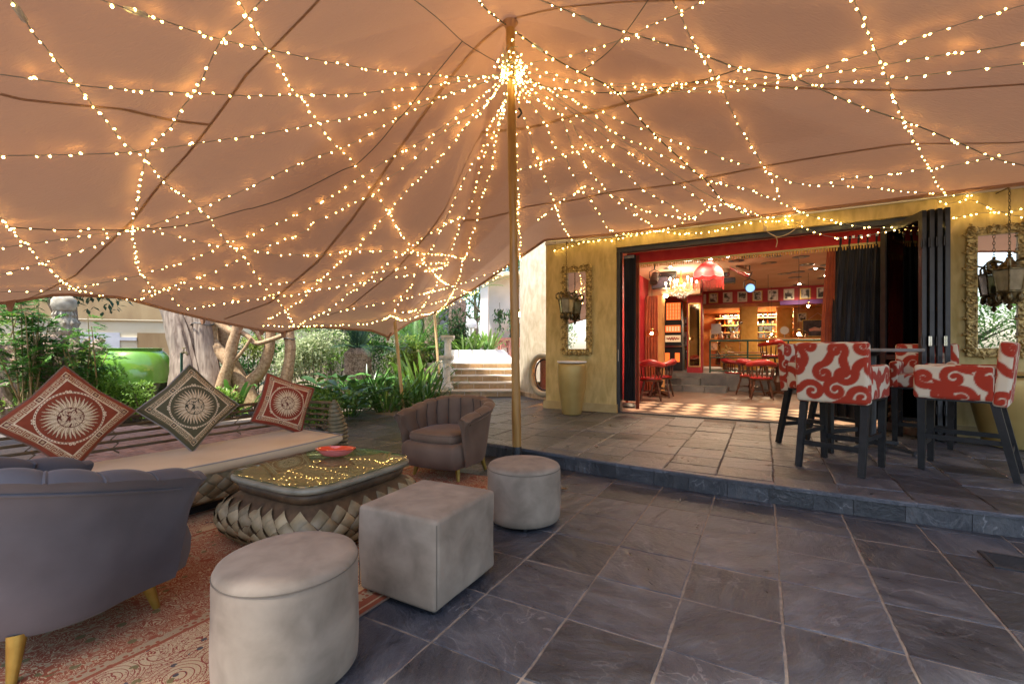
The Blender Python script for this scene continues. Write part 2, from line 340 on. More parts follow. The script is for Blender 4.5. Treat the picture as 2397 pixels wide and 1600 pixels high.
M('bark_grey', (.16, .115, .085), (.36, .285, .22), 7, .95, .014, 12, stretch=(2.4, 2.4, .28), distort=.6, fbump=.004, fscale=60)
M('bark_tan', (.25, .15, .075), (.44, .30, .17), 22, .95, .010, 60, distort=.3)
M('bark_fibre', (.12, .07, .045), (.46, .33, .24), 14, .95, .03, 24, distort=1.5)
M('stem_tan', (.22, .15, .06), (.33, .24, .1), 8, .7)
M('stem_dark', (.07, .05, .03), (.11, .08, .05), 8, .8)
M_leaf('leaf_mid', (.05, .15, .025), (.15, .31, .055))
M_leaf('leaf_light', (.09, .20, .02), (.26, .42, .06), scale=5)
M_leaf('leaf_yellow', (.16, .26, .03), (.42, .48, .10), scale=5)
M_leaf('leaf_dark', (.022, .07, .02), (.07, .16, .04))
M_leaf('leaf_blue', (.018, .055, .032), (.055, .12, .06))
M_leaf('leaf_variegated', (.20, .30, .12), (.72, .74, .46), scale=18)
M_leaf('leaf_strap', (.04, .12, .025), (.12, .27, .05), rough=.3, trans=.2)
M_leaf('leaf_strap_light', (.06, .15, .02), (.20, .34, .05), rough=.3, trans=.25)
M_leaf('leaf_dry', (.30, .17, .06), (.5, .32, .14))
M_leaf('leaf_far', (.05, .14, .03), (.18, .33, .08), scale=1.5)
m = M_emit('bulb_glow', (1.0, .64, .17), BULB_E, (1, .9, .7)); _t = m.node_tree; _oi = _t.nodes.new('ShaderNodeObjectInfo'); _mr = _t.nodes.new('ShaderNodeMapRange')
_mr.inputs['To Min'].default_value = BULB_E*.45; _mr.inputs['To Max'].default_value = BULB_E*1.6; _t.links.new(_oi.outputs['Random'], _mr.inputs[0]); _t.links.new(_mr.outputs[0], _t.nodes['Principled BSDF'].inputs['Emission Strength'])
M_emit('lamp_glow', (1.0, .74, .45), 30)
M_emit('spot_glow', (1.0, .80, .55), 60)
M_emit('blue_glow', (.25, .5, 1.0), .55, (.3, .4, .6))
M('lantern_glass', (.34, .29, .17), (.5, .44, .28), 12, .2, trans=.45)
M_emit('flame', (1.0, .33, .04), 9)
M_emit('neon', (1.0, .14, .02), .55, (.7, .1, .03))
M_emit('panel_cream', (1.0, .6, .3), .22, (.7, .6, .45))
M('table_inlay', (.28, .22, .10), (.38, .31, .15), 8, .5)
M('window_trim', (.36, .32, .22), (.45, .40, .28), 6, .6)
M_glass('glass_clear', (.93, .97, .95), .0, alpha=.35)
M('wood_black', (.010, .010, .011), (.018, .018, .019), 14, .5, .0006, 120, spec=.25)
M_glass('glass_smoke', (.16, .16, .17), .0, alpha=.2)
M_glass('glass_table', (.88, .95, .90), .0, alpha=.62)
M_glass('glass_lamp', (1.0, .86, .70), .05, alpha=.4)
M('mirror', (.86, .86, .86), rough=.01, metal=1)
M('mirror_dark', (.22, .17, .13), rough=.05, metal=1)
M('glass_red', (.85, .09, .03), rough=.08, trans=.15, coat=.5)
M('glass_pink', (.88, .22, .20), rough=.1, trans=.15, coat=.5)
M('photo_paper', (.05, .05, .05), (.72, .70, .66), 9, .5, rnd=.2, detail=3, contrast=(.42, .58))
M('mat_cream', (.72, .66, .55), rough=.7)
M('bottle_glass', (.05, .10, .04), rough=.08, coat=.5, rnd=.6)
M('bottle_amber', (.35, .14, .03), rough=.08, coat=.5, rnd=.4)
M('ceramic', (.75, .73, .70), rough=.25)
M('purple_paint', (.10, .03, .16), rough=.6)
M('print_dark', (.03, .03, .05), (.12, .1, .14), 6, .5)
M('print_pink', (.62, .34, .30), (.78, .55, .48), 8, .6)
M('yellow_foam', (.7, .62, .05), rough=.8)
# ------------------------------------------------------------------ tent surface (height field around the king pole)
PK = Vector((-.02, 4.9, 4.77))
_edge = [((0, 709), 6.5), ((133, 686), 6.75), ((286, 694), 7.0), ((408, 727), 7.25), ((510, 751), 7.6), ((612, 771), 7.9), ((663, 776), 8.1), ((714, 762), 8.4), ((786, 766), 8.8), ((870, 772), 9.3), ((908, 787), 9.6), ((960, 752), 10.8), ((1017, 731), 12.2), ((1126, 664), 10.25)]
_bd = [at(px, py, d) for (px, py), d in _edge]
_bd += [bp(-1.3, -.04, 3.22), bp(0, -.04, 3.17), bp(2, -.04, 3.17), bp(4, -.04, 3.17), bp(5.6, -.04, 3.17)]
_bd += [Vector(p) for p in ((6.7, 1.5, 3.1), (5.4, .0, 3.1), (3.5, .1, 3.4), (1.5, .5, 3.9), (-1.5, .5, 3.75), (-4.5, .7, 2.8), (-6.9, 2.2, 2.1), (-7.7, 4.6, 1.95))]
_th = np.array([math.atan2(p.x-PK.x, p.y-PK.y) for p in _bd]); _o = np.argsort(_th)
_bx = np.array([_bd[i].x for i in _o]); _by = np.array([_bd[i].y for i in _o]); _bz = np.array([_bd[i].z for i in _o]); _th = _th[_o]
_rr = np.hypot(_bx-PK.x, _by-PK.y)
NT = 360
_T = np.linspace(-PI, PI, NT, endpoint=False)
def _ray_edge(th):
    # straight edge between neighbouring boundary points, seen from the pole
    n = len(_th); i = np.searchsorted(_th, th) % n; j = (i-1) % n
    d = np.array([math.sin(th), math.cos(th)]); p = np.array([_bx[j]-PK.x, _by[j]-PK.y]); q = np.array([_bx[i]-PK.x, _by[i]-PK.y]); e = q-p
    den = d[0]*e[1]-d[1]*e[0]; r = (p[0]*e[1]-p[1]*e[0])/den; k = ((p+0*e)[0]*d[1]-p[1]*d[0])/(d[0]*e[1]-d[1]*e[0])
    return r, _bz[j]+(_bz[i]-_bz[j])*min(1, max(0, k))
_RZ = np.array([_ray_edge(t) for t in _T]); _RE = _RZ[:, 0]; _ZE = _RZ[:, 1]
_gt = np.array([0, .03, .08, .16, .285, .42, .55, .75, 1.0]); _gv = np.array([0, .012, .05, .15, .345, .57, .745, .92, 1.0])
_ZS = _ZE.copy()
for _ in range(60): _ZS = (np.roll(_ZS, 1)+np.roll(_ZS, -1)+2*_ZS)/4      # smooth far-field level, true edge only near the rim
def tent_z(x, y):
    dx = x-PK.x; dy = y-PK.y; r = math.hypot(dx, dy); th = math.atan2(dx, dy); f = (th+PI)/(2*PI)*NT; i = int(f) % NT; k = f-int(f); j = (i+1) % NT
    Re = _RE[i]*(1-k)+_RE[j]*k; t = min(1.0, r/Re); ze = _ZE[i]*(1-k)+_ZE[j]*k; zs = _ZS[i]*(1-k)+_ZS[j]*k
    w = t**3; e = zs*(1-w)+ze*w
    z = PK.z+(e-PK.z)*float(np.interp(t, _gt, _gv))
    z += .40*math.exp(-((x+2.39)**2+(y-9.25)**2)/.35)*(1-t**6)
    z += .035*math.sin(th*9+1.3)*math.sin(PI*t)*t
    return z
def tent_hit(px, py, off=0.0):
    dx = (px-CX)/FPX; dz = (HY-py)/FPX; lo, hi = .8, 14.0; prev = None; y = lo
    # facade plane in front of the wall
    def g(y): return CAM_H+dz*y-(tent_z(dx*y, y)-off)
    yt = None
    while y < hi:
        v = g(y)
        if prev is not None and prev < 0 <= v:
            a, b = y-.06, y
            for _ in range(14):
                c = (a+b)/2
                if g(c) < 0: a = c
                else: b = c
            yt = b; break
        prev = v; y += .06
    # facade: (P-FA).N = -.07
    den = dx*N.x+N.y; yf = (FA.x*N.x+FA.y*N.y-.07)/den if den > .05 else 99
    p = Vector((dx*yf, yf, CAM_H+dz*yf)); s = (p-FA).dot(U)
    if not (s > -1.2 and p.z < 3.3): yf = 99
    yy = min(yt if yt else 99, yf)
    if yy > 50: yy = 9.4
    # keep inside the rim
    x = dx*yy
    return Vector((x, yy, CAM_H+dz*yy))
def tent_material(name, c1, c2, tl, k):
    m, t_, b_ = nodes(name); L_ = t_.links
    _g = t_.nodes.new('ShaderNodeNewGeometry')
    _n1 = t_.nodes.new('ShaderNodeTexNoise'); _n1.inputs['Scale'].default_value = .9; _n1.inputs['Detail'].default_value = 4; L_.new(_g.outputs['Position'], _n1.inputs['Vector'])
    _r1 = t_.nodes.new('ShaderNodeValToRGB'); _r1.color_ramp.elements[0].position = .3; _r1.color_ramp.elements[1].position = .7
    _r1.color_ramp.elements[0].color = (*c1, 1); _r1.color_ramp.elements[1].color = (*c2, 1); L_.new(_n1.outputs['Fac'], _r1.inputs[0])
    L_.new(_r1.outputs[0], b_.inputs['Base Color']); b_.inputs['Roughness'].default_value = .62; b_.inputs['Specular IOR Level'].default_value = .25
    _mp = t_.nodes.new('ShaderNodeMapping'); _mp.inputs['Scale'].default_value = (1, 2.6, 1); _mp.inputs['Rotation'].default_value = (0, 0, UANG); L_.new(_g.outputs['Position'], _mp.inputs[0])
    _n2 = t_.nodes.new('ShaderNodeTexNoise'); _n2.inputs['Scale'].default_value = 7; _n2.inputs['Detail'].default_value = 3; _n2.inputs['Distortion'].default_value = 2.5; L_.new(_mp.outputs[0], _n2.inputs['Vector'])
    _bu = t_.nodes.new('ShaderNodeBump'); _bu.inputs['Strength'].default_value = .35; _bu.inputs['Distance'].default_value = .02; L_.new(_n2.outputs['Fac'], _bu.inputs['Height']); L_.new(_bu.outputs[0], b_.inputs['Normal'])
    _tl = t_.nodes.new('ShaderNodeBsdfTranslucent'); _tl.inputs[0].default_value = (*tl, 1); L_.new(_bu.outputs[0], _tl.inputs['Normal'])
    _mx = t_.nodes.new('ShaderNodeMixShader'); _mx.inputs[0].default_value = k; L_.new(b_.outputs[0], _mx.inputs[1]); L_.new(_tl.outputs[0], _mx.inputs[2]); L_.new(_mx.outputs[0], t_.nodes['Material Output'].inputs[0])
tent_material('tent_fabric', (.37, .205, .132), (.44, .25, .163), (.43, .24, .152), .10)
tent_material('tent_seam', (.325, .18, .114), (.395, .222, .143), (.39, .215, .135), .10)
tent = thing('stretch_tent', 'tan stretch tent canopy spread over the whole lounge and pulled up by the tall pole', 'tent', (0, 0, 0))
NR = 90
def _tp(i, j):
    th = _T[i]; t = (j/(NR-1))**1.15; r = .02+t*(_RE[i]-.02); x = PK.x+r*math.sin(th); y = PK.y+r*math.cos(th); return (x, y, tent_z(x, y))
b = B().grid(_tp, NT, NR, cu=True); mk('canopy', b, 'tent_fabric', tent, ang=80)
rim = [Vector((PK.x+_RE[i]*math.sin(_T[i]), PK.y+_RE[i]*math.cos(_T[i]), 0)) for i in range(NT)]
rim = [Vector((p.x, p.y, _ZE[i]-.01)) for i, p in enumerate(rim)]
mk('hem', B().tube(rim, .028, 6, closed=True), 'tent_fabric', tent)
def drape(pts, w, n=40):
    P = []
    for a, b2 in zip(pts[:-1], pts[1:]):
        for k in range(n): q = a.lerp(b2, k/n); P.append(Vector((q.x, q.y, tent_z(q.x, q.y)-.012)))
    return P
def strip(P, w, drop=.008):
    bb = B(); vs = []
    for i, p in enumerate(P):
        d = (P[min(i+1, len(P)-1)]-P[max(i-1, 0)]).normalized(); x = Vector((d.y, -d.x, 0)).normalized()
        for k, h in ((-1, 0), (-.6, -drop), (.6, -drop), (1, 0)): q = p+x*w/2*k; vs.append(Vector((q.x, q.y, tent_z(q.x, q.y)-.004+h)))
    fs = [(i*4+k, i*4+k+1, i*4+k+5, i*4+k+4) for i in range(len(P)-1) for k in range(3)]
    return bb.add(vs, fs)
for off, s0, s1 in ((-5.2, -6, 6), (-3.6, -7, 7), (-1.9, -7.4, 7.5), (0, -6.6, 7), (1.05, -4.6, 6.5), (2.1, -3.4, 6)):
    a = Vector((PK.x, PK.y, 0))+N*off+U*s0; c = Vector((PK.x, PK.y, 0))+N*off+U*s1
    P = [p for p in drape([a, c], .05, 90) if math.hypot(p.x-PK.x, p.y-PK.y) < .98*_RE[int((math.atan2(p.x-PK.x, p.y-PK.y)+PI)/(2*PI)*NT) % NT]]
    mk('seam', strip(P, .028, .003), 'tent_seam', tent, ang=80)
P = drape([tent_hit(0, 219), tent_hit(500, 292)], .05, 60); mk('seam', strip(P, .028, .003), 'tent_seam', tent, ang=80)
for px, py, d in ((22, 709, 6.5), (474, 741, 7.5), (612, 768, 7.9), (663, 775, 8.1), (908, 784, 9.6)):
    p = at(px, py, d); b = B().add([(p.x-.08, p.y, p.z+.06), (p.x+.08, p.y, p.z+.06), (p.x+.02, p.y, p.z-.12), (p.x-.02, p.y, p.z-.12), (p.x-.08, p.y+.02, p.z+.06), (p.x+.08, p.y+.02, p.z+.06), (p.x+.02, p.y+.02, p.z-.12), (p.x-.02, p.y+.02, p.z-.12)], [(0, 1, 2, 3), (7, 6, 5, 4), (0, 4, 5, 1), (1, 5, 6, 2), (2, 6, 7, 3), (3, 7, 4, 0)])
    mk('corner_tab', b, 'tent_seam', tent, smooth=False)
# ------------------------------------------------------------------ poles
kp = thing('tent_pole', 'tall varnished wooden king pole standing against the step, wrapped in fairy lights', 'pole', (.053, 4.86, 0))
top = Vector((PK.x-.053, PK.y-4.86, 4.72))
mk('shaft', B().tube([Vector((0, 0, .1)).lerp(top, k/12) for k in range(13)], [.046+.004*math.sin(k*1.7) for k in range(13)], 16), 'wood_pole', kp)
mk('foot', B().lathe([(.052, 0), (.056, .01), (.053, .17), (.048, .19)], 20), 'black_plastic', kp)
mk('head_pad', B().lathe([(.048, -.06), (.06, -.02), (.085, .012), (.05, .02)], 20), 'tent_seam', kp, loc=top)
b = B(); 
for k in range(7):
    c = Vector((0, 0, .1)).lerp(top, .868+.006*k); b.tube([c+Vector((math.cos(a)*.054, math.sin(a)*.054, .004*math.sin(a*2+k))) for a in np.linspace(0, 2*PI, 18, endpoint=False)], .005, 5, closed=True)
mk('cable_wrap', b, 'wire_dark', kp)
for nm, base, topp, lab in (('tent_prop', gp(944, 957), at(921, 718, 9.3), 'slender pale wooden prop in front of the strappy plants'), ('tent_prop', gp(1031, 926, .02), at(1017, 734, 12.2), 'slender pale wooden prop beside the white pedestal column')):
    p = thing(nm, lab, 'pole', (base.x, base.y, 0), group='thin tent props'); d = topp-Vector((base.x, base.y, 0))
    mk('shaft', B().tube([d*(k/6) for k in range(7)], .034, 10), 'wood_pole_pale', p)
    mk('cap', B().ball(d+Vector((0, 0, .01)), .05, 10, 6), 'black_plastic', p)
# ------------------------------------------------------------------ ground, lower slate floor, terrace step
g = struct('ground', B().poly([(-150, -150), (150, -150), (150, 150), (-150, 150)], -.30, -.10), 'soil')
STEP = [Vector(p+(0,)) for p in ((-.62, 5.56), (-.33, 5.31), (.95, 4.36), (1.8, 3.80), (2.62, 3.335), (3.33, 2.965), (4.6, 2.33), (8.5, .38))]
PLAT = [(p.x, p.y) for p in STEP]+[(12, 2.5), (12, 14), (0.2, 10.9), (-1.75, 10.6), (-1.25, 8)]
fl = struct('lower_floor', B().poly([(-7, -4), (7, -4), (7, 6), (1, 12.0), (-4.0, 9.2), (-7, 5.2)], -.09, -.0045), 'grout_sand')
pl = struct('terrace', B().poly(PLAT, -.05, PZ-.008), 'grout_dark')
def clip_half(poly, a, d):    # keep the side where cross(d, p-a) >= 0
    out = []
    for i in range(len(poly)):
        p, q = poly[i], poly[(i+1) % len(poly)]
        fp = d.x*(p.y-a.y)-d.y*(p.x-a.x); fq = d.x*(q.y-a.y)-d.y*(q.x-a.x)
        if fp >= 0: out.append(p)
        if (fp >= 0) != (fq >= 0): k = fp/(fp-fq); out.append(p+(q-p)*k)
    return out
def slab(poly, z, th, bev=.006, wob=0):
    c = sum(poly, Vector((0, 0, 0)))/len(poly); n = len(poly); b = B()
    top = []; mid = []
    for p in poly:
        d = (c-p); d.normalize(); top.append((p.x+d.x*bev*1.4, p.y+d.y*bev*1.4, z)); mid.append((p.x, p.y, z-bev))
    bot = [(p.x, p.y, z-th) for p in poly]
    b.add(top+mid+bot, [tuple(range(n))]+[(i+n, (i+1) % n+n, (i+1) % n, i) for i in range(n)]+[(i+2*n, (i+1) % n+2*n, (i+1) % n+n, i+n) for i in range(n)]); return b
def rough_rect(w, h, k=5, amp=.004):
    pts = []
    cs = [(-w/2, -h/2), (w/2, -h/2), (w/2, h/2), (-w/2, h/2)]
    for i in range(4):
        a, c = cs[i], cs[(i+1) % 4]
        for j in range(k):
            f = j/k; q = amp if j else amp*.5
            pts.append(Vector((a[0]+(c[0]-a[0])*f+random.uniform(-q, q), a[1]+(c[1]-a[1])*f+random.uniform(-q, q), 0)))
    return pts
TS = .4325; T0 = Vector((.247, 2.083, 0))
TM = [slab(rough_rect(TS-.011, TS-.008, 7, .003), 0, .03, .0025).mesh('tile', 'slate', False) for _ in range(6)]
def in_view(p, z=0):
    if p.y < .55: return False
    return abs(p.x/p.y) < 1.75 and (HY+(CAM_H-z)*FPX/p.y) < 3000
def plat_side(p):
    return all((STEP[i+1]-STEP[i]).cross(p-STEP[i]).z >= 0 for i in range(1, 7))
cnt = 0
for i in range(-16, 12):
    for j in range(-8, 16):
        c = T0+U*(TS*(i+.5))+N*(TS*(j+.5))
        if not in_view(c): continue
        inside = plat_side(c) and c.x > -.4
        if inside and plat_side(c-(U*.0+N*.45)): continue
        if c.x < -2.3-.2*(c.y-3) and c.y > 4.4: continue
        if c.y > 8.6 or (c.x < -3.4 and c.y > 3.0) or (c.y > 6.2 and c.x < -3): continue
        if c.x < -2.0 and c.y < 2.6: continue
        o = ob('tile', TM[random.randrange(6)], fl, (c.x, c.y, random.uniform(-.003, .001)), UANG+random.choice((0, PI/2, PI, -PI/2)), ); cnt += 1
        o.rotation_euler = (random.uniform(-.004, .004), random.uniform(-.004, .004), o.rotation_euler.z)
pc = 0
for i in range(-14, 14):
    j = -14.0; off = 0
    while j < 18:
        wd = 1; hd = random.choice((1, 1, 1, .6, .8, 1.4)); c = T0+U*(TS*(i+.5))+N*(TS*(j+hd/2)); j += hd
        if not in_view(c, PZ) or c.y > 11 or (c-FA).dot(N) > -.10 and (c-FA).dot(U) > -1.35: continue
        if not plat_side(c) and not any(plat_side(c+U*a*TS*.5*wd+N*b2*TS*.5*hd) for a in (-1, 1) for b2 in (-1, 1)): continue
        if c.x < -.62-(c.y-5.5)*.21: continue
        if c.y > 10.3 and c.x < .1: continue
        rr_ = rough_rect(TS*wd-.009, TS*hd-.009, 6, .006); rot = Matrix.Rotation(UANG, 3, 'Z')
        poly = [rot @ p+c for p in rr_]
        if not all(plat_side(p) for p in poly):
            for k in range(1, 7):
                d = STEP[k+1]-STEP[k]; poly = clip_half(poly, STEP[k]-Vector((d.y, -d.x, 0)).normalized()*-.03, d)
                if len(poly) < 3: break
        if len(poly) < 3: continue
        cc = sum(poly, Vector((0, 0, 0)))/len(poly)
        ar = abs(sum(poly[q].x*poly[(q+1) % len(poly)].y-poly[(q+1) % len(poly)].x*poly[q].y for q in range(len(poly))))/2
        if ar < .006: continue
        o = mk('tile', slab([p-cc for p in poly], 0, .03, .005), 'slate_rough' if cc.y > 4.3 else 'slate', pl, (cc.x, cc.y, PZ+random.uniform(-.004, .002)), smooth=False); pc += 1
print('tiles', cnt, pc)
# riser stones and nosing along the step
path = []
for a, c in zip(STEP[:-1], STEP[1:]):
    n = max(1, round((c-a).length/.05))
    for k in range(n): path.append(a.lerp(c, k/n))
path.append(STEP[-1]); d = 0; i = 0; step = .0
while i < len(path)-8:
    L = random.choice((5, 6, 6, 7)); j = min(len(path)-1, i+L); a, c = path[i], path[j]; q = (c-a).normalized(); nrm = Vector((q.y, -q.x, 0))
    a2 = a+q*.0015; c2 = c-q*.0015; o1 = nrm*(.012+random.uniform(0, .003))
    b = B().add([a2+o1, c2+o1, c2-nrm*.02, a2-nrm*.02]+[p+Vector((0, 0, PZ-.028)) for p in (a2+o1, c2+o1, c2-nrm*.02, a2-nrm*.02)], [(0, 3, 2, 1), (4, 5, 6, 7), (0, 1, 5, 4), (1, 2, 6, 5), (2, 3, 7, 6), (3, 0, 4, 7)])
    if a.x < 3.6: mk('riser_stone', b, 'slate_riser_shaded_dirty', pl, smooth=False)
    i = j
vs = []
for i, p in enumerate(path):
    q = (path[min(i+1, len(path)-1)]-path[max(i-1, 0)]).normalized(); nrm = Vector((q.y, -q.x, 0)); w = .026+random.uniform(-.004, .004)
    for o1, z in ((nrm*w, PZ-.026), (nrm*(w+.004), PZ-.010), (nrm*(w-.004), PZ+.001), (-nrm*.035, PZ+.002), (-nrm*.035, PZ-.026)): vs.append(p+o1+Vector((0, 0, z)))
fs = [(i*5+k, i*5+(k+1) % 5, i*5+5+(k+1) % 5, i*5+5+k) for i in range(len(path)-1) for k in range(5)]
mk('nosing', B().add(vs, fs), 'slate_rough', pl, ang=30)
# brick paving behind the bench
BD = Vector((.88, -.47, 0)); BN = Vector((.47, .88, 0)); bpv = struct('brick_paving', B().poly([(-7.5, 3.6), (-3.3, 3.2), (-2.6, 5.0), (-2.2, 7.5), (-4.5, 7.6), (-7.5, 6.6)], -.085, -.01), 'grout_dark')
BM = [slab(rough_rect(.215, .10, 2, .002), 0, .03, .004).mesh('brick', 'brick_pink', False) for _ in range(3)]
bc = 0; cand = []
for i in range(-40, 40):
    for j in range(-40, 60):
        c = Vector((-3.9, 4.6, 0))+U*((i+.5*(j % 2))*.225)+N*(j*.11)
        if c.y < 3.9 or c.y > 7.3 or c.x > -2.25-.12*(c.y-4.8) or c.x/c.y < -1.05: continue
        cand.append(c)
cand.sort(key=lambda c: c.length)
for c in cand[:300]: ob('brick', BM[random.randrange(3)], bpv, (c.x, c.y, random.uniform(-.003, .003)), UANG)
b = B()
for c in cand[300:900]:
    for_ = [Matrix.Rotation(UANG, 3, 'Z') @ Vector((sx*.106, sy*.048, 0))+c for sx, sy in ((-1, -1), (1, -1), (1, 1), (-1, 1))]; sb = slab(for_, random.uniform(-.003, .003), .03, .004); b.add(sb.v, sb.f)
o = mk('brick_field', b, 'brick_pink', bpv, smooth=False); o['kind'] = 'stuff'
# drain grate in the lower floor, right edge
gr = thing('drain_grate', 'small dark slotted drain grate in the slate floor at the right edge', 'grate', gp(2392, 1322)); gr.rotation_euler = (0, 0, UANG)
mk('frame', B().box((0, -.11, .004), (.30, .02, .012)).box((0, .11, .004), (.30, .02, .012)).box((-.14, 0, .004), (.02, .20, .012)).box((.14, 0, .004), (.02, .20, .012)), 'black_metal', gr, smooth=False)
for k in range(9): mk('slat', B().box((0, -.085+k*.021, .004), (.26, .009, .01)), 'black_metal', gr, smooth=False)
# rugs
m, t_, b_ = nodes('rug_persian'); L_ = t_.links
tc = t_.nodes.new('ShaderNodeTexCoord'); OBJ = tc.outputs['Object']
def nd(ty, **k):
    n = t_.nodes.new(ty)
    for a, v in k.items(): setattr(n, a, v)
    return n
def mth(op, a, b=None, c=None):
    n = nd('ShaderNodeMath', operation=op)
    for i, v in enumerate((a, b, c)):
        if v is None: continue
        if isinstance(v, (int, float)): n.inputs[i].default_value = v
        else: L_.new(v, n.inputs[i])
    return n.outputs[0]
def mixc(f, a, b):
    n = nd('ShaderNodeMix', data_type='RGBA')
    for k, v in (('Factor', f), ('A', a), ('B', b)):
        if isinstance(v, tuple): n.inputs[k].default_value = (*v, 1)
        elif isinstance(v, (int, float)): n.inputs[k].default_value = v
        else: L_.new(v, n.inputs[k])
    return n.outputs['Result']
sx = nd('ShaderNodeSeparateXYZ'); L_.new(OBJ, sx.inputs[0]); X, Y = sx.outputs[0], sx.outputs[1]
# distance to the rug edge (rug is 2.2 x 3.2)
dxe = mth('SUBTRACT', 1.10, mth('ABSOLUTE', X)); dye = mth('SUBTRACT', 1.60, mth('ABSOLUTE', Y)); de = mth('MINIMUM', dxe, dye)
def nz(sc, det=3, dist=0, lac=2):
    n = nd('ShaderNodeTexNoise'); n.inputs['Scale'].default_value = sc; n.inputs['Detail'].default_value = det; n.inputs['Distortion'].default_value = dist; L_.new(OBJ, n.inputs['Vector']); return n.outputs['Fac']
def vor(sc, feat='DISTANCE_TO_EDGE', rnd=.8):
    n = nd('ShaderNodeTexVoronoi', feature=feat); n.inputs['Scale'].default_value = sc; n.inputs['Randomness'].default_value = rnd; L_.new(OBJ, n.inputs['Vector']); return n.outputs['Distance']
def band(v, lo, hi): return mth('MULTIPLY', mth('GREATER_THAN', v, lo), mth('LESS_THAN', v, hi))
swirl = nz(9, 2, 3.5); vine = band(mth('FRACT', mth('MULTIPLY', swirl, 9)), .36, .66); fl1 = mth('LESS_THAN', vor(13, 'F1'), .24); fl2 = mth('LESS_THAN', vor(26, 'F1', 1), .30); big = band(mth('FRACT', mth('MULTIPLY', vor(4.2, 'F1', .5), 7)), .45, .70)
ring = band(mth('FRACT', mth('MULTIPLY', vor(6.5, 'F1', .6), 9)), .5, .68)
cream = (.52, .38, .21); cream2 = (.38, .27, .15); red = (.24, .022, .010); redb = (.29, .055, .016); navy = (.03, .035, .05); olive = (.15, .12, .035)
field = mixc(mth('MULTIPLY', vine, mth('GREATER_THAN', nz(5), .38)), redb, cream); field = mixc(mth('MULTIPLY', fl2, mth('GREATER_THAN', nz(7), .5)), field, cream2); field = mixc(mth('MULTIPLY', fl1, mth('GREATER_THAN', nz(6), .52)), field, olive)
bord = mixc(mth('MULTIPLY', vine, mth('GREATER_THAN', nz(6, 2), .42)), cream, red); bord = mixc(mth('MULTIPLY', ring, mth('GREATER_THAN', nz(4), .46)), bord, red); bord = mixc(mth('MULTIPLY', fl2, mth('GREATER_THAN', nz(8), .56)), bord, navy); bord = mixc(mth('MULTIPLY', fl1, mth('GREATER_THAN', nz(11), .58)), bord, olive)
guard = mixc(mth('LESS_THAN', vor(34, 'F1'), .35), cream2, redb)
ddc = mth('ADD', de, mth('MULTIPLY', nz(30), .006))
col = mixc(mth('LESS_THAN', ddc, .62), field, guard); col = mixc(mth('LESS_THAN', ddc, .575), col, redb); col = mixc(mth('LESS_THAN', ddc, .555), col, bord)
col = mixc(mth('LESS_THAN', ddc, .16), col, redb); col = mixc(mth('LESS_THAN', ddc, .145), col, guard); col = mixc(mth('LESS_THAN', ddc, .085), col, redb); col = mixc(band(ddc, .035, .045), col, cream)
wear = mth('MULTIPLY', nz(2.2, 5), .16); col = mixc(wear, col, (.33, .22, .13)); wv = nz(220, 2); col = mixc(mth('MULTIPLY', wv, .2), col, (.14, .07, .04))
L_.new(col, b_.inputs['Base Color']); b_.inputs['Roughness'].default_value = .95; b_.inputs['Sheen Weight'].default_value = 0
bu = nd('ShaderNodeBump'); bu.inputs['Distance'].default_value = .003; bu.inputs['Strength'].default_value = .7; L_.new(nz(160), bu.inputs['Height']); L_.new(bu.outputs[0], b_.inputs['Normal'])
def rug(name, label, c, w, h, rz, z):
    b = B(); nu, nv = 40, 56
    b.grid(lambda i, j: (-w/2+w*i/(nu-1), -h/2+h*j/(nv-1), z+.006+.004*math.sin(i*.9)*math.sin(j*.7)*(1 if 0 < i < nu-1 else 0)), nu, nv)
    e = [(-w/2, -h/2), (w/2, -h/2), (w/2, h/2), (-w/2, h/2)]
    b.poly(e, z-.004, z+.0055)
    o = thing(name, label, 'rug', (c[0], c[1], 0), rz); mk('pile', b, 'rug_persian', o, ang=80)
    mk('binding', B().tube([Vector((x, y, z+.003)) for x, y in e], .006, 6, closed=True), 'fabric_brown', o); return o
rug('persian_rug', 'large red and cream persian rug under the coffee table and left armchair', (-1.90, 2.20), 2.2, 3.2, -R(30), .006)
rug('persian_rug', 'worn wine red rug corner showing under the far armchair', (-.72, 4.12), 1.2, .85, -R(27), .006)
b = B(); b.add([(-.05, -.012, .004), (0, -.02, .018), (.05, 0, .006), (0, .02, .016)], [(0, 1, 3), (1, 2, 3)]); tag(mk('fallen_leaf', b, 'leaf_dry', loc=gp(1318, 1146)), 'dry brown leaf on the floor beside the far round pouf', 'leaf')
b = B(); b.add([(-.04, -.012, .004), (0, -.02, .018), (.04, 0, .006), (0, .02, .016)], [(0, 1, 3), (1, 2, 3)]); tag(mk('fallen_leaf', b, 'leaf_dry', loc=gp(936, 998, .02)), 'dry brown leaf on the slates left of the far armchair', 'leaf')
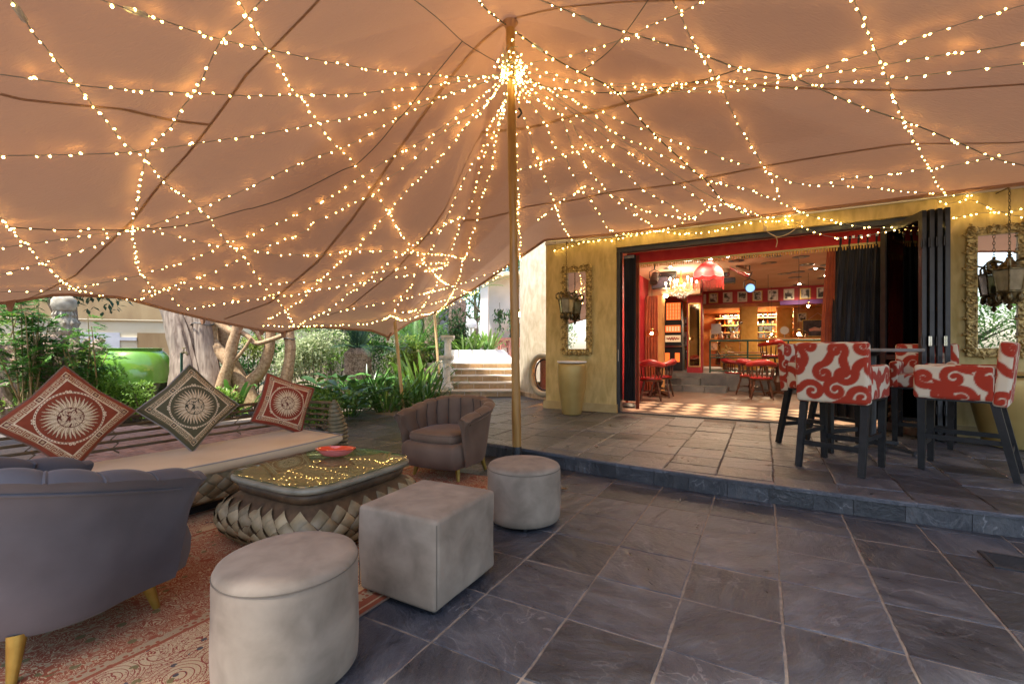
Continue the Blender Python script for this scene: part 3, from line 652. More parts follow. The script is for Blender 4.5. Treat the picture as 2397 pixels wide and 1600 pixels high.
# ------------------------------------------------------------------ tub armchair
def armchair(label, loc, rz, mat, scale=1, hm=.76):
    o = thing('tub_armchair', label, 'armchair', loc, rz, 'tub armchairs', scale)   # faces local +Y
    PM = R(128); nch = 11; nφ = nch*12+1
    def hgt(p):      # top height round the shell, p from the rear
        a = abs(p)/PM; return hm-(hm-.625)*a**2.1+.012*math.exp(-((a-.97)/.08)**2)
    def rad(z, p): a = abs(p)/PM; return .335+.085*(max(0, z-.14)/.6)**1.0+.02*a*a
    def cen(p, r):   # superellipse plan, rear at -Y
        a = abs(p); sg = 1 if p >= 0 else -1; e = max(0, a-PI/2); a = min(a, PI/2); return Vector((sg*r*(1.02*math.sin(a)**.9-.05*e), -math.cos(a)**.95*r*.94+e*.50, 0))
    def sc(p): k = (p+PM)/(2*PM)*nch; return abs(math.sin(PI*k))**.55
    def section(p, k):
        h = hgt(p); s = sc(p); th = .085
        if k == 0: z = .15; r = rad(z, p)-.012
        elif k == 1: z = .19; r = rad(z, p)
        elif k <= 5: z = .19+(h-.09-.19)*(k-1)/4; r = rad(z, p)
        elif k <= 12:
            a = PI*(k-5)/8; ro = rad(h-.06, p); z = h-.065+.065*math.sin(a)*(.70+.30*s); r = ro+.022-.06+.06*math.cos(a)*1.15+.004*s
            if k == 12: r = ro-th-.01-.010*(1-s)*-1
        else:
            f = (k-12)/5; z = (h-.075)*(1-f)+.34*f; r = rad(h-.06, p)-th-.018*f-.05*math.sin(f*PI*.6)*.35+.028*(1-s)
        q = cen(p, r); e = max(0, abs(p)-PI/2); q.y -= e*.50*(1-(.30+.70*max(0, min(1, (z-.15)/(h-.20))))); q.z = z; return q
    K = 18
    φ = [-PM+2*PM*i/(nφ-1) for i in range(nφ)]
    b = B(); b.grid(lambda i, j: section(φ[i], j), nφ, K)
    # rounded arm fronts
    for i, sgn in ((0, -1), (nφ-1, 1)):
        loop = [section(φ[i], j) for j in range(K)]; c = sum(loop, Vector((0, 0, 0)))/K
        fwd = Vector((0, 1, 0)); st = len(b.v)
        rows = [loop]
        for f, e in ((.035, .93), (.055, .72), (.062, .35)): rows.append([Vector((c.x, c.y, p.z*.25+.75*p.z)).lerp(p, e)+fwd*f for p in loop])
        vs = [p for r_ in rows for p in r_]; fs = []
        for r_ in range(3):
            for j in range(K-1): fs.append((r_*K+j, r_*K+j+1, r_*K+K+j+1, r_*K+K+j))
        b.add(vs, fs); b.add(rows[3], [tuple(range(K))])
    mk('shell', b, mat, o, ang=60)
    sh = o.children[-1] if o.children else None
    for c in range(1, nch):
        p = -PM+2*PM*c/nch; mk('piping', B().tube([section(p, j)+Vector((0, 0, .001)) for j in range(6, K)], .0075, 6), mat, o); mk('groove', B().tube([section(p, j)-Vector((section(p, j).x, section(p, j).y, 0)).normalized()*.0055 for j in range(11, K)], .0042, 5), 'velvet_groove_shade', o)
    mk('top_seam', B().tube([section(p, 5)+Vector((section(p, 5).x, min(0, section(p, 5).y), 0)).normalized()*.005 for p in φ[2:-2:3]], .006, 6), mat, o)
    # seat base with bowed front, loose cushion
    def dshape(w, d, fr, n=28):
        pts = []
        for k in range(n): a = PI+PI*k/(n-1); pts.append(Vector((w*math.cos(a), d*math.sin(a)*.92, 0)))
        m_ = 16
        for k in range(1, m_): f = k/m_; pts.append(Vector((w*(1-2*f), fr+.05*math.sin(PI*f), 0)) if .06 < f < .94 else Vector((w*(1-2*f)*.985, fr*.75, 0)))
        return pts
    def puff(pts, zs):
        b = B(); n = len(pts); vs = []
        for s_, z in zs: vs += [Vector((p.x*s_, p.y*s_, z)) for p in pts]
        fs = [(r_*n+k, r_*n+(k+1) % n, (r_+1)*n+(k+1) % n, (r_+1)*n+k) for r_ in range(len(zs)-1) for k in range(n)]
        fs += [tuple(reversed(range(n))), tuple(range((len(zs)-1)*n, len(zs)*n))]; return b.add(vs, fs)
    mk('seat_base', puff(dshape(.345, .33, .36), [(.90, .13), (.98, .15), (1.02, .22), (1.03, .29), (1.0, .345), (.93, .365), (.80, .372)]), mat, o, ang=70)
    cs = puff(dshape(.285, .27, .325), [(.93, .36), (.99, .375), (1, .41), (.985, .44), (.93, .458), (.7, .468), (.4, .472)])
    cu = mk('seat_cushion', cs, mat, o, ang=70)
    mk('cushion_piping', B().tube([Vector((p.x*.985, p.y*.985, .443)) for p in dshape(.285, .27, .325)], .005, 6, closed=True), mat, cu)
    for sx_, sy_ in ((-1, -1), (1, -1), (-1, 1), (1, 1)):
        mk('leg', B().tube([(sx_*.23, sy_*.22, .16), (sx_*.262, sy_*.252, .004)], [.030, .015], 10), 'gold_leg', o)
    return o
armchair('brown velvet tub armchair with fluted back at the far corner of the rug', (-.61, 4.52, 0), R(153), 'velvet_taupe', .98)
armchair('grey velvet tub armchair seen from behind at the left edge', (-2.00, 1.97, .008), R(-16), 'velvet_grey', 1.02, .80)

# ------------------------------------------------------------------ poufs
def round_pouf(label, c, r, h):
    o = thing('round_pouf', label, 'pouf', (c[0], c[1], 0), random.uniform(0, 6), 'suede poufs'); f = .028
    prof = [(r*.93, f), (r*.985, f+.012), (r*.998, f+.05)]+[(r*(1+.006*math.sin(k)), f+.05+(h-f-.12)*k/6) for k in range(1, 7)]+[(r*.995, h-.045), (r*.985, h-.034), (r*.988, h-.026), (r*.955, h-.010), (r*.88, h-.001), (r*.6, h+.006), (r*.25, h+.010), (.01, h+.011)]
    b = B(); n = 72
    b.lathe(prof, n)
    b.v = [(x*(1+.004*math.sin(5*math.atan2(y, x)+z*9)), y*(1+.004*math.sin(5*math.atan2(y, x)+z*9)), z) for x, y, z in b.v]
    mk('upholstery', b, 'suede', o, ang=70)
    mk('seam', B().tube([Vector((math.cos(a)*r*.989, math.sin(a)*r*.989, h-.031)) for a in np.linspace(0, 2*PI, 64, endpoint=False)], .0028, 5, closed=True), 'suede_seam', o)
    for k in range(4):
        a = PI/4+k*PI/2; mk('foot', B().lathe([(.016, 0), (.020, .006), (.018, .034)], 12, (math.cos(a)*r*.78, math.sin(a)*r*.78, 0)), 'black_plastic', o)
    return o
round_pouf('large round suede pouf nearest the camera, cut off at bottom edge', (-.85, 1.735), .252, .45)
round_pouf('small round suede pouf beside the terrace step near the tall pole', (.085, 3.275), .262, .415)
o = thing('cube_pouf', 'square suede cube pouf between the two round poufs', 'pouf', (-.435, 2.40, 0), UANG+R(1.5), 'suede poufs')
bm = bmesh.new(); bmesh.ops.create_cube(bm, size=1); bmesh.ops.scale(bm, vec=(.49, .525, .42), verts=bm.verts)
bmesh.ops.bevel(bm, geom=bm.edges[:], offset=.022, segments=4, affect='EDGES', profile=.5); bmesh.ops.translate(bm, vec=(0, 0, .24), verts=bm.verts)
bmesh.ops.subdivide_edges(bm, edges=[e for e in bm.edges if e.calc_length() > .2], cuts=8, use_grid_fill=True)
for v in bm.verts:
    x, y, z = v.co; v.co.z += .008*max(0, 1-(x/.25)**2)*max(0, 1-(y/.26)**2)*(1 if z > .3 else 0); k = .006*math.sin(z*9+x*7)*math.sin(y*8+z*5); v.co.x += k*(abs(x) > .22); v.co.y += k*(abs(y) > .24)
me = bpy.data.meshes.new('upholstery'); bm.to_mesh(me); bm.free(); me.polygons.foreach_set('use_smooth', [True]*len(me.polygons)); me.materials.append(MATS['suede']); ob('upholstery', me, o)
for sx_ in (-1, 1):
    for sy_ in (-1, 1):
        mk('seam', B().tube([(sx_*.2385, sy_*.2560, .05), (sx_*.2385, sy_*.2560, .43)], .0026, 5), 'suede_seam', o); mk('foot', B().lathe([(.018, 0), (.021, .006), (.02, .034)], 12, (sx_*.19, sy_*.21, 0)), 'black_plastic', o)
mk('seam', B().tube([(-.228, -.245, .4455), (.228, -.245, .4455), (.228, .245, .4455), (-.228, .245, .4455)], .0026, 5, closed=True), 'suede_seam', o)

# ------------------------------------------------------------------ coffee table
TC = Vector((-1.285, 3.14, 0)); ct = thing('coffee_table', 'bulging woven rattan coffee table with rounded glass top', 'coffee table', TC, UANG)
def sell(a, hx, hy, e=.42):
    c, s_ = math.cos(a), math.sin(a); return Vector((hx*math.copysign(abs(c)**e, c), hy*math.copysign(abs(s_)**e, s_), 0))
HX, HYY = .432, .478
def ring_b(prof, n=96, e=.42):
    b = B(); vs = []
    for off, z in prof:
        for k in range(n): p = sell(2*PI*k/n, HX+off, HYY+off, e); vs.append((p.x, p.y, z))
    fs = [(i*n+k, i*n+(k+1) % n, (i+1)*n+(k+1) % n, (i+1)*n+k) for i in range(len(prof)-1) for k in range(n)]+[tuple(reversed(range(n))), tuple(range((len(prof)-1)*n, len(prof)*n))]
    return b.add(vs, fs)
def bulge(z): return -.10+.175*math.sin(PI*min(1, max(0, (z+.015)/.36)))**.8
mk('basket_base', ring_b([(bulge(z), z) for z in np.linspace(.03, .335, 14)]), 'rattan_band', ct, ang=70)
mk('neck_band', ring_b([(-.075, .30), (-.035, .335), (-.025, .37), (-.045, .395)]), 'rattan_band', ct, ang=70)
mk('rim', ring_b([(-.06, .388), (-.012, .390), (.004, .400), (.006, .418), (-.004, .428), (-.02, .432)]), 'rattan_rim', ct, ang=70)
mk('table_panel', ring_b([(-.03, .425), (-.03, .434)]), 'table_inlay', ct)
mk('glass_top', ring_b([(-.012, .4355), (-.006, .4365), (-.006, .4435), (-.012, .4445)]), 'glass_table', ct, ang=30)
mk('foot_ring', B().tube([sell(2*PI*k/48, HX-.06, HYY-.06)+Vector((0, 0, .035)) for k in range(48)], .026, 8, closed=True), 'rattan_green', ct)
# plaited leaf panels, each shaped to the bulge
def weave_patch(surf, s0, z0, hw, hh, k):
    # surf(s, z) -> point, outward normal; diamond with raised ridges, one end lifted over its neighbour
    b = B(); vs = []; n = 9; hw *= .96; hh *= .96
    for i in range(n):
        for j in range(n):
            u, v = i/(n-1)*2-1, j/(n-1)*2-1; x = (u-v)*.25*hw; z = (u+v)*.25*hh
            p, nr = surf(s0+x, z0+z); w = u if k else v; q_ = v if k else u
            vs.append(p+nr*(.001+.010*(1-q_*q_)*(1-.4*w*w)+.006*w+.0030*(i % 2 if not k else j % 2)))
    b.add(vs, [(i*n+j, (i+1)*n+j, (i+1)*n+j+1, i*n+j+1) for i in range(n-1) for j in range(n-1)]); return b
per = [sell(2*PI*k/1440, HX+.05, HYY+.05) for k in range(1441)]; cum = [0]
for a, c in zip(per[:-1], per[1:]): cum.append(cum[-1]+(c-a).length)
cum = np.array(cum); PT = cum[-1]
def tsurf(s_, z):
    a = float(np.interp(s_ % PT, cum, np.linspace(0, 2*PI, 1441))); z = max(.035, min(.325, z))
    f = lambda a_, z_: (lambda p: Vector((p.x, p.y, z_)))(sell(a_, HX+bulge(z_), HYY+bulge(z_)))
    p = f(a, z); tx = f(a+.012, z)-f(a-.012, z); tz = f(a, z+.006)-f(a, z-.006); nr = tx.cross(tz).normalized()
    if nr.dot(Vector((p.x, p.y, 0))) < 0: nr = -nr
    return p, nr
npn = 31; pw_ = PT/npn
for row, z in enumerate((.05, .091, .132, .173, .214, .255)):
    for k in range(npn): mk('weave_panel', weave_patch(tsurf, (k+.5*(row % 2))*pw_, z, pw_*1.0, .085, row % 2), 'rattan_weave', ct, ang=50)
# bowl
bw = thing('glass_bowl', 'leaf shaped red and pink glass bowl on the coffee table', 'bowl', gp(784, 1068, .4455), scale=.74)
b = B(); n = 48
def bl(i, j):
    a = 2*PI*i/n; k = j/9
    if j <= 9: r = .05+.085*k**.8; z = .006+.075*k**1.5
    rx = r*1.35*(1+.10*max(0, math.cos(a))**8); return (rx*math.cos(a), r*.82*math.sin(a), z+.0015*math.sin(a*3)*k)
b.grid(bl, n, 10, cu=True); mk('outer_wall', b, 'glass_pink', bw, ang=70)
b = B(); b.grid(lambda i, j: (lambda p: (p[0]*.96, p[1]*.96, p[2]+.004))(bl(i, j)), n, 10, cu=True); b.add([(.05*1.3*math.cos(2*PI*k/n), .05*.8*math.sin(2*PI*k/n), .008) for k in range(n)], [tuple(range(n))]); mk('inner_wall', b, 'glass_red', bw, ang=70)
mk('rim', B().tube([Vector(bl(i, 9)) for i in range(n)], .004, 6, closed=True), 'glass_red', bw)

# ------------------------------------------------------------------ rattan daybed
BF = Vector((-1.57, 4.27, 0)); BL = Vector((-.523, -.852, 0)); BW = Vector((-.852, .523, 0))    # right-front corner, along, back
db = thing('daybed', 'long rattan daybed with pale canvas mattress and rail back', 'daybed', BF, 0)
DL, DW = 2.30, .74
def q(l, w, z): return BL*l+BW*w+Vector((0, 0, z))
def curvebox(l0, l1, w0, w1, z0, z1, nl=40, sag=.0, rise=0, bev=.02):
    b = B(); vs = []
    prof = [(w0+bev, z0), (w0, z0+bev), (w0-.004, (z0+z1)/2), (w0, z1-bev), (w0+bev*.4, z1-bev*.3), (w0+bev*1.5, z1), (w1-bev*1.5, z1), (w1, z1-bev), (w1, z0+bev), (w1-bev, z0)]
    n = len(prof)
    for i in range(nl):
        f = i/(nl-1); e = min(1, min(f, 1-f)/.012+.55)
        for w, z in prof: vs.append(q(l0+(l1-l0)*f, (w-(w0+w1)/2)*(.985+.015*e)+(w0+w1)/2, (z-(z0+z1)/2)*e+(z0+z1)/2+rise*(1-f)**6+sag*math.sin(f*PI)))
    fs = [(i*n+k, (i+1)*n+k, (i+1)*n+(k+1) % n, i*n+(k+1) % n) for i in range(nl-1) for k in range(n)]+[tuple(range(n)), tuple(reversed(range((nl-1)*n, nl*n)))]
    return b.add(vs, fs)
mt = mk('mattress', curvebox(.02, DL, 0, DW, .325, .42, sag=-.008, rise=.022), 'canvas_cushion', db, ang=50)
mk('piping', B().tube([q(.02+(DL-.02)*k/40, .004, .407-.008*math.sin(PI*k/40)+.022*(1-k/40)**6) for k in range(41)], .005, 6), 'canvas_piping', mt)
mk('piping', B().tube([q(.018, DW*k/10, .429) for k in range(11)], .005, 6), 'canvas_piping', mt)
mk('plinth', B().poly([(q(l, w, 0).x, q(l, w, 0).y) for l, w in ((.18, .2), (DL-.18, .2), (DL-.18, .6), (.18, .6))], 0, .10), 'black_plastic', db, smooth=False)
b = B(); prof = [(.14, .08), (.04, .13), (.005, .20), (.0, .27), (.02, .325), (DW-.02, .325), (DW, .22), (DW-.14, .08)]; nl = 30; n = len(prof); vs = []
for i in range(nl):
    for w, z in prof: vs.append(q(DL*i/(nl-1), w, z))
b.add(vs, [(i*n+k, (i+1)*n+k, (i+1)*n+(k+1) % n, i*n+(k+1) % n) for i in range(nl-1) for k in range(n)]+[tuple(range(n)), tuple(reversed(range((nl-1)*n, nl*n)))])
mk('base', b, 'rattan_green', db, ang=30)
_pw = [(.14, .08), (.04, .13), (.005, .20), (.0, .27), (.02, .325)]
def dsurf(l, z):
    z = max(.085, min(.32, z)); w = float(np.interp(z, [p[1] for p in _pw], [p[0] for p in _pw])); return q(max(0, min(DL, l)), w, z), (-BW+Vector((0, 0, -.2 if z < .19 else .05))).normalized()
for row, z in enumerate((.13, .18, .23, .28)):
    for k in range(18): mk('weave_panel', weave_patch(dsurf, .06+(k+.5*(row % 2))*.125, z, .124, .10, row % 2), 'rattan_weave', db, ang=50)
RAILZ = (.475, .53, .585, .64, .70)
for k, z in enumerate(RAILZ):
    fl_ = .05*(z-.45)/.25
    pth = [q(-.01, .22, z+.01), q(.0, .40, z+.005), q(.03, .60, z), q(.09, DW+.01+fl_, z), q(.25, DW+.05+fl_, z)]+[q(.25+(DL-.45)*i/8, DW+.05+fl_, z) for i in range(1, 9)]+[q(DL-.05, DW+fl_, z), q(DL, DW-.2, z+.01)]
    mk('rail', B().tube(catmull(pth, 4), .011 if k < 4 else .014, 8), 'rattan_dark', db)
for l in (.12, .55, 1.0, 1.45, 1.9):
    pth = []
    for k, z in enumerate(np.linspace(.44, .72, 9)): fl_ = .05*(z-.45)/.25; pth.append(q(l+(.022 if k % 2 else -.022), DW+.055+fl_, z))
    mk('lacing', B().tube(pth, .006, 6), 'rattan_dark', db)
for w in (.30, .52):
    mk('lacing', B().tube([q(.0+(.016 if k % 2 else -.004)+.03*(w-.3), w+(.016 if k % 2 else -.016), z) for k, z in enumerate(np.linspace(.44, .72, 9))], .006, 6), 'rattan_dark', db)
def horn(l, w, lean):
    pth = []; rr = []
    for k in range(200):
        f = k/199; z = .06+.68*f; bulge_ = math.sin(PI*min(1, f*1.05))*.05; pth.append(q(l-lean*(bulge_-.02), w+.0+.02*math.sin(f*3), z+0)); rr.append((.02+.075*math.sin(PI*min(1, (f*.93+.05)))**.8*(1-.35*f))*(1+.22*abs(math.sin(f*PI*18)))*(1 if f < .97 else .6))
    return B().tube(pth, rr, 14)
mk('horn_post', horn(-.03, .16, 1), 'rattan_green', db, ang=80); mk('horn_post', horn(DL+.03, .16, -1), 'rattan_green', db, ang=80)
mk('horn_post', horn(DL+.02, DW+.0, -1), 'rattan_green', db, ang=80)

# ------------------------------------------------------------------ sun medallion cushions
M_attr('cushion_print', .9, .0012, 260)
def cushion(label, c, side, base, dark, tilt, spin, face):
    NG = 190; lin = np.linspace(-1, 1, NG); Xg, Yg = np.meshgrid(lin, lin, indexing='ij')
    pin = 1-.055*(1-Xg**2)*np.abs(Yg)**3-0*Xg; px_ = Xg*(1-.085*(1-np.abs(Yg))*np.abs(Xg)**3); py_ = Yg*(1-.085*(1-np.abs(Xg))*np.abs(Yg)**3)
    th = .17*side*2*np.clip((1-Xg**2)*(1-Yg**2), 0, 1)**.40
    rw = np.random.default_rng(int(spin*100)); wr = .006*np.sin(Xg*7+Yg*5+rw.uniform(0, 6))*np.abs(Yg)**2+.006*np.sin(Yg*8-Xg*6+rw.uniform(0, 6))*np.abs(Xg)**2+.007*np.sin(np.arctan2(Yg, Xg)*26+rw.uniform(0, 6))*np.clip(np.hypot(Xg, Yg)-.75, 0, .5)*2
    def face_verts(sgn): return np.stack([px_*side/2, py_*side/2, sgn*(th/2)+wr*(1-np.maximum(np.abs(Xg), np.abs(Yg))**8)], -1).reshape(-1, 3)
    r = np.hypot(Xg, Yg); a = np.arctan2(Yg, Xg)
    cream_ = np.array((.72, .56, .36)); tan_ = np.array((.45, .31, .165)); base = np.array(base); dark = np.array(dark)
    col = np.broadcast_to(base, (NG, NG, 3)).copy()
    def put(mask, c): col[mask] = c
    # greek key border along the four sides
    key = np.array([[1, 1, 1, 1, 1, 1, 1, 0], [1, 0, 0, 0, 0, 0, 1, 0], [1, 0, 1, 1, 1, 0, 1, 0], [1, 0, 1, 0, 1, 0, 1, 0], [1, 0, 0, 0, 1, 0, 1, 0], [1, 1, 1, 1, 1, 0, 1, 1]]).T
    for A, Bc in ((Xg, Yg), (-Xg, Yg), (Yg, Xg), (-Yg, Xg)):
        e = (A-.735)/.135; inb = (e > 0) & (e < 1) & (np.abs(Bc) < A)
        ui = ((Bc+5)/.165 % 1*8).astype(int) % 8; vi = np.clip((e*6).astype(int), 0, 5); put(inb & (key[ui, vi] == 1), tan_*.75+cream_*.25)
        put((np.abs(A-.718) < .008) & (np.abs(Bc) < A), cream_); put((np.abs(A-.885) < .008) & (np.abs(Bc) < A), tan_)
        for bc in (0.0, -.80, .80):
            sq = (np.abs(A-.80) < .075) & (np.abs(Bc-bc) < .075); put(sq, dark); fr = sq & ((np.abs(A-.80) > .064) | (np.abs(Bc-bc) > .064)); put(fr, cream_)
            rr_ = np.hypot(A-.80, Bc-bc); aa = np.arctan2(A-.80, Bc-bc); put((rr_ < .045*(.6+.4*np.abs(np.cos(4*aa)))), tan_)
    ring_ = (np.abs(r-.67) < .022); put(ring_, cream_); put((np.abs(r-.67) < .011) & (np.cos(a*58) > .1), dark)
    for k in range(4):
        ac = PI/4+k*PI/2
        for s_ in (-.05, .05): rr_ = np.hypot(Xg-.70*np.cos(ac+s_), Yg-.70*np.sin(ac+s_)); put((np.abs(rr_-.02) < .009), cream_)
    nr = 18
    for layer, (n_, ph, tip, w0, c1, c2) in enumerate(((nr, .5, .61, .42, tan_, cream_), (nr, 0, .635, .38, cream_, tan_))):
        s_ = ((a/(2*PI)*n_+ph+.10*np.sin((r-.26)*16)) % 1)-.5; f = (r-.24)/(tip-.24); wd = w0*np.clip(1-f, 0, 1)**.95*np.clip(f*6+.8, 0, 1)
        msk = (f > -.1) & (f < 1) & (np.abs(s_) < wd); put(msk, c1); put(msk & (s_ > 0) & (s_ < wd*.62), c2*.9+c1*.1); put(msk & (np.abs(np.abs(s_)-wd) < .05), dark*.8+base*.2)
    put(r < .265, dark); put(r < .245, tan_*.35+cream_*.65)
    sq = np.zeros((NG, NG)); rs = np.random.default_rng(5)
    for k in range(26):
        fx, fy, ph = rs.uniform(-30, 30), rs.uniform(-30, 30), rs.uniform(0, 6); sq += np.sin(fx*Xg+fy*Yg+ph+2.0*np.sin(7*a+11*r))
    put((r < .245) & (np.abs(sq) < 1.5), dark); put((r < .245) & (np.abs(sq) > 6), tan_*.9)
    fv = face_verts(1); bv = face_verts(-1); nV = len(fv)
    idx = np.arange(NG*NG).reshape(NG, NG); f1 = np.stack([idx[:-1, :-1], idx[1:, :-1], idx[1:, 1:], idx[:-1, 1:]], -1).reshape(-1, 4); ds = 10
    id2 = np.arange(nV, nV+NG*NG).reshape(NG, NG); f2 = np.stack([id2[:-1, :-1], id2[:-1, 1:], id2[1:, 1:], id2[1:, :-1]], -1).reshape(-1, 4)
    me = bpy.data.meshes.new('cover'); me.from_pydata(np.vstack([fv, bv]).tolist(), [], np.vstack([f1, f2]).tolist())
    me.polygons.foreach_set('use_smooth', [True]*len(me.polygons)); me.materials.append(MATS['cushion_print'])
    setcol(me, np.vstack([col.reshape(-1, 3), np.broadcast_to(base, (nV, 3))]))
    o = thing('scatter_cushion', label, 'cushion', c, 0, 'sun print cushions on the daybed')
    # local: x right, y up in the face, z out of the face
    zf = Vector(face).normalized(); xf = Vector((0, 0, 1)).cross(zf).normalized(); yf = zf.cross(xf)
    Rm = Matrix((xf, yf, zf)).transposed() @ Matrix.Rotation(spin, 3, 'Z'); o.rotation_euler = Rm.to_euler()
    ob('cover', me, o)
    h = side/2; e = []
    for k in range(80):
        s_ = k/20; i = int(s_); f = (s_-i)*2-1; pts = [(f, -1), (1, f), (-f, 1), (-1, -f)][i]; x, y = pts
        e.append((x*(1-.085*(1-abs(y))*abs(x)**3)*h*1.008, y*(1-.085*(1-abs(x))*abs(y)**3)*h*1.008, 0))
    mk('piping', B().tube(e, .006, 6, closed=True), 'canvas_piping' if base[0] < .1 else 'fabric_brown', o)
    return o
fc = lambda up: (BW*-1+Vector((.18, -.05, 0))).normalized()+Vector((0, 0, up))
cushion('large rust red cushion with cream sun medallion at the left end of daybed', (-2.97, 3.05, .765), .50, (.23, .040, .012), (.12, .02, .008), 0, R(47), (.80, -.62, .16))
cushion('dark olive green cushion with cream sun medallion in the middle of daybed', (-2.60, 3.69, .755), .50, (.088, .078, .036), (.04, .036, .018), 0, R(43), (.80, -.60, .20))
cushion('rust red cushion with sun medallion at the right end of daybed', (-2.18, 4.36, .70), .47, (.25, .034, .012), (.12, .018, .008), 0, R(68), (.76, -.65, .22))
# ------------------------------------------------------------------ bar chairs with scroll print
M_attr('scroll_fabric', .9, .0008, 500)
_rs = np.random.default_rng(11)
def _scrolls():
    pts = []; W_ = .84
    k = 0
    for i in range(6):
        for j in range(6):
            cx, cy = (i+.5+.35*(j % 2))*.14+_rs.uniform(-.02, .02), (j+.5)*.14+_rs.uniform(-.02, .02); a0 = _rs.uniform(0, 6.28); hd = 1 if (i+j) % 2 else -1; sc_ = _rs.uniform(.85, 1.2)
            for s in np.linspace(0, 1, 60):
                a = a0+hd*s*7.4; r = (.009+.050*s**1.15)*sc_; pts.append((cx+r*math.cos(a), cy+r*math.sin(a), .0148+.0078*s))
            ex, ey = cx+r*math.cos(a), cy+r*math.sin(a); d = a+hd*PI/2
            for s in np.linspace(0, 1, 50):    # tail swelling like a leaf
                d -= hd*.055*(1-1.2*s); ex += .0030*math.cos(d); ey += .0030*math.sin(d); pts.append((ex, ey, .0255*math.sin(PI*(.25+.75*s))+.001))
    P = np.array(pts); out = []
    for dx in (-W_, 0, W_):
        for dy in (-W_, 0, W_): out.append(P+np.array((dx, dy, 0)))
    P = np.vstack(out); return P[(P[:, 0] > -.1) & (P[:, 0] < W_+.1) & (P[:, 1] > -.1) & (P[:, 1] < W_+.1)]
_SP = _scrolls()
def scroll_mask(u, v):
    u = np.mod(u/1.38, .84); v = np.mod(v/1.38, .84); out = np.full(u.shape, 9.0)
    for i in range(0, len(u), 1500):
        d = np.sqrt((u[i:i+1500, None]-_SP[None, :, 0])**2+(v[i:i+1500, None]-_SP[None, :, 1])**2)-_SP[None, :, 2]; out[i:i+1500] = d.min(1)
    return out
def fabric_box(d, c, res=.0085, bev=.032, off=(0, 0), puff=0):
    # rounded box made of six dense faces, print mapped face by face
    V = []; F = []; UV = []; hx, hy, hz = d[0]/2, d[1]/2, d[2]/2
    for ax in range(3):
        for sg in (-1, 1):
            a, b_ = [(1, 2), (0, 2), (0, 1)][ax]; h = (hx, hy, hz); na = max(3, int(2*h[a]/res)+1); nb = max(3, int(2*h[b_]/res)+1)
            la = np.linspace(-h[a], h[a], na); lb = np.linspace(-h[b_], h[b_], nb); A, Bb = np.meshgrid(la, lb, indexing='ij')
            P = np.zeros((na*nb, 3)); P[:, a] = A.ravel(); P[:, b_] = Bb.ravel(); P[:, ax] = sg*h[ax]
            UV.append(np.stack([A.ravel()+off[0]+ax*.23+sg*.11, Bb.ravel()+off[1]+ax*.17], -1)); o = sum(len(x) for x in V); idx = np.arange(na*nb).reshape(na, nb)+o
            q_ = np.stack([idx[:-1, :-1], idx[1:, :-1], idx[1:, 1:], idx[:-1, 1:]], -1).reshape(-1, 4)
            if (sg > 0) == (ax == 1): q_ = q_[:, ::-1]
            F.append(q_); V.append(P)
    V = np.vstack(V); UV = np.vstack(UV); F = np.vstack(F); H = np.array((hx, hy, hz))
    inner = np.clip(V, -(H-bev), H-bev); dd = V-inner; L = np.linalg.norm(dd, axis=1, keepdims=True); V2 = inner+dd/np.maximum(L, 1e-9)*bev
    V2[:, 0] += np.sign(V2[:, 0])*0; return V2+np.array(c), F, UV
def fabric_mesh(name, parts):
    V = []; F = []; UV = []; o = 0
    for v, f, uv in parts: V.append(v); F.append(f+o); UV.append(uv); o += len(v)
    V = np.vstack(V); F = np.vstack(F); UV = np.vstack(UV); me = bpy.data.meshes.new(name); me.from_pydata(V.tolist(), [], F.tolist())
    me.polygons.foreach_set('use_smooth', [True]*len(me.polygons)); me.materials.append(MATS['scroll_fabric'])
    dm = scroll_mask(UV[:, 0], UV[:, 1]); k = np.clip(.5-dm/.004, 0, 1)[:, None]
    setcol(me, k*np.array((.33, .028, .009))+(1-k)*np.array((.60, .52, .39))); me.update(); return me
def bar_chair_proto():
    o = thing('bar_chair', '', 'bar chair'); w, dp = .56, .55      # faces +Y
    ob('backrest', fabric_mesh('backrest', [fabric_box((w, .10, .54), (0, -dp/2+.05, .89), off=(.3, .1))]), o, rot=(R(5), 0, 0), loc=(0, .030, 0))
    ob('seat', fabric_mesh('seat', [fabric_box((w-.12, dp-.08, .15), (0, .035, .715), off=(.1, .4))]), o)
    for sg in (-1, 1): ob('armrest', fabric_mesh('armrest', [fabric_box((.085, dp-.04, .30), (sg*(w/2-.044), .035, .785), off=(.2*sg+.5, .62))]), o)
    mk('seat_frame', B().box((0, .01, .632), (w-.03, dp-.04, .016)), 'wood_black', o, smooth=False)
    for sx_ in (-1, 1):
        mk('leg', B().bar((sx_*.235, .235, .64), (sx_*.228, .238, 0), .056, .056, up=Vector((0, 1, 0)), w2=.046, h2=.046), 'wood_black', o, smooth=False)
        mk('leg', B().bar((sx_*.235, -.215, .64), (sx_*.238, -.345, 0), .056, .056, up=Vector((0, 1, 0)), w2=.046, h2=.046), 'wood_black', o, smooth=False)
        mk('stretcher', B().bar((sx_*.230, .235, .30), (sx_*.236, -.285, .30), .022, .04), 'wood_black', o, smooth=False)
    mk('stretcher', B().bar((-.23, .237, .22), (.23, .237, .22), .022, .045), 'wood_black', o, smooth=False)
    mk('stretcher', B().bar((-.235, -.30, .22), (.235, -.30, .22), .022, .045), 'wood_black', o, smooth=False)
    return o
def face_rz(f): return math.atan2(f[1], f[0])-PI/2
bc0 = bar_chair_proto()
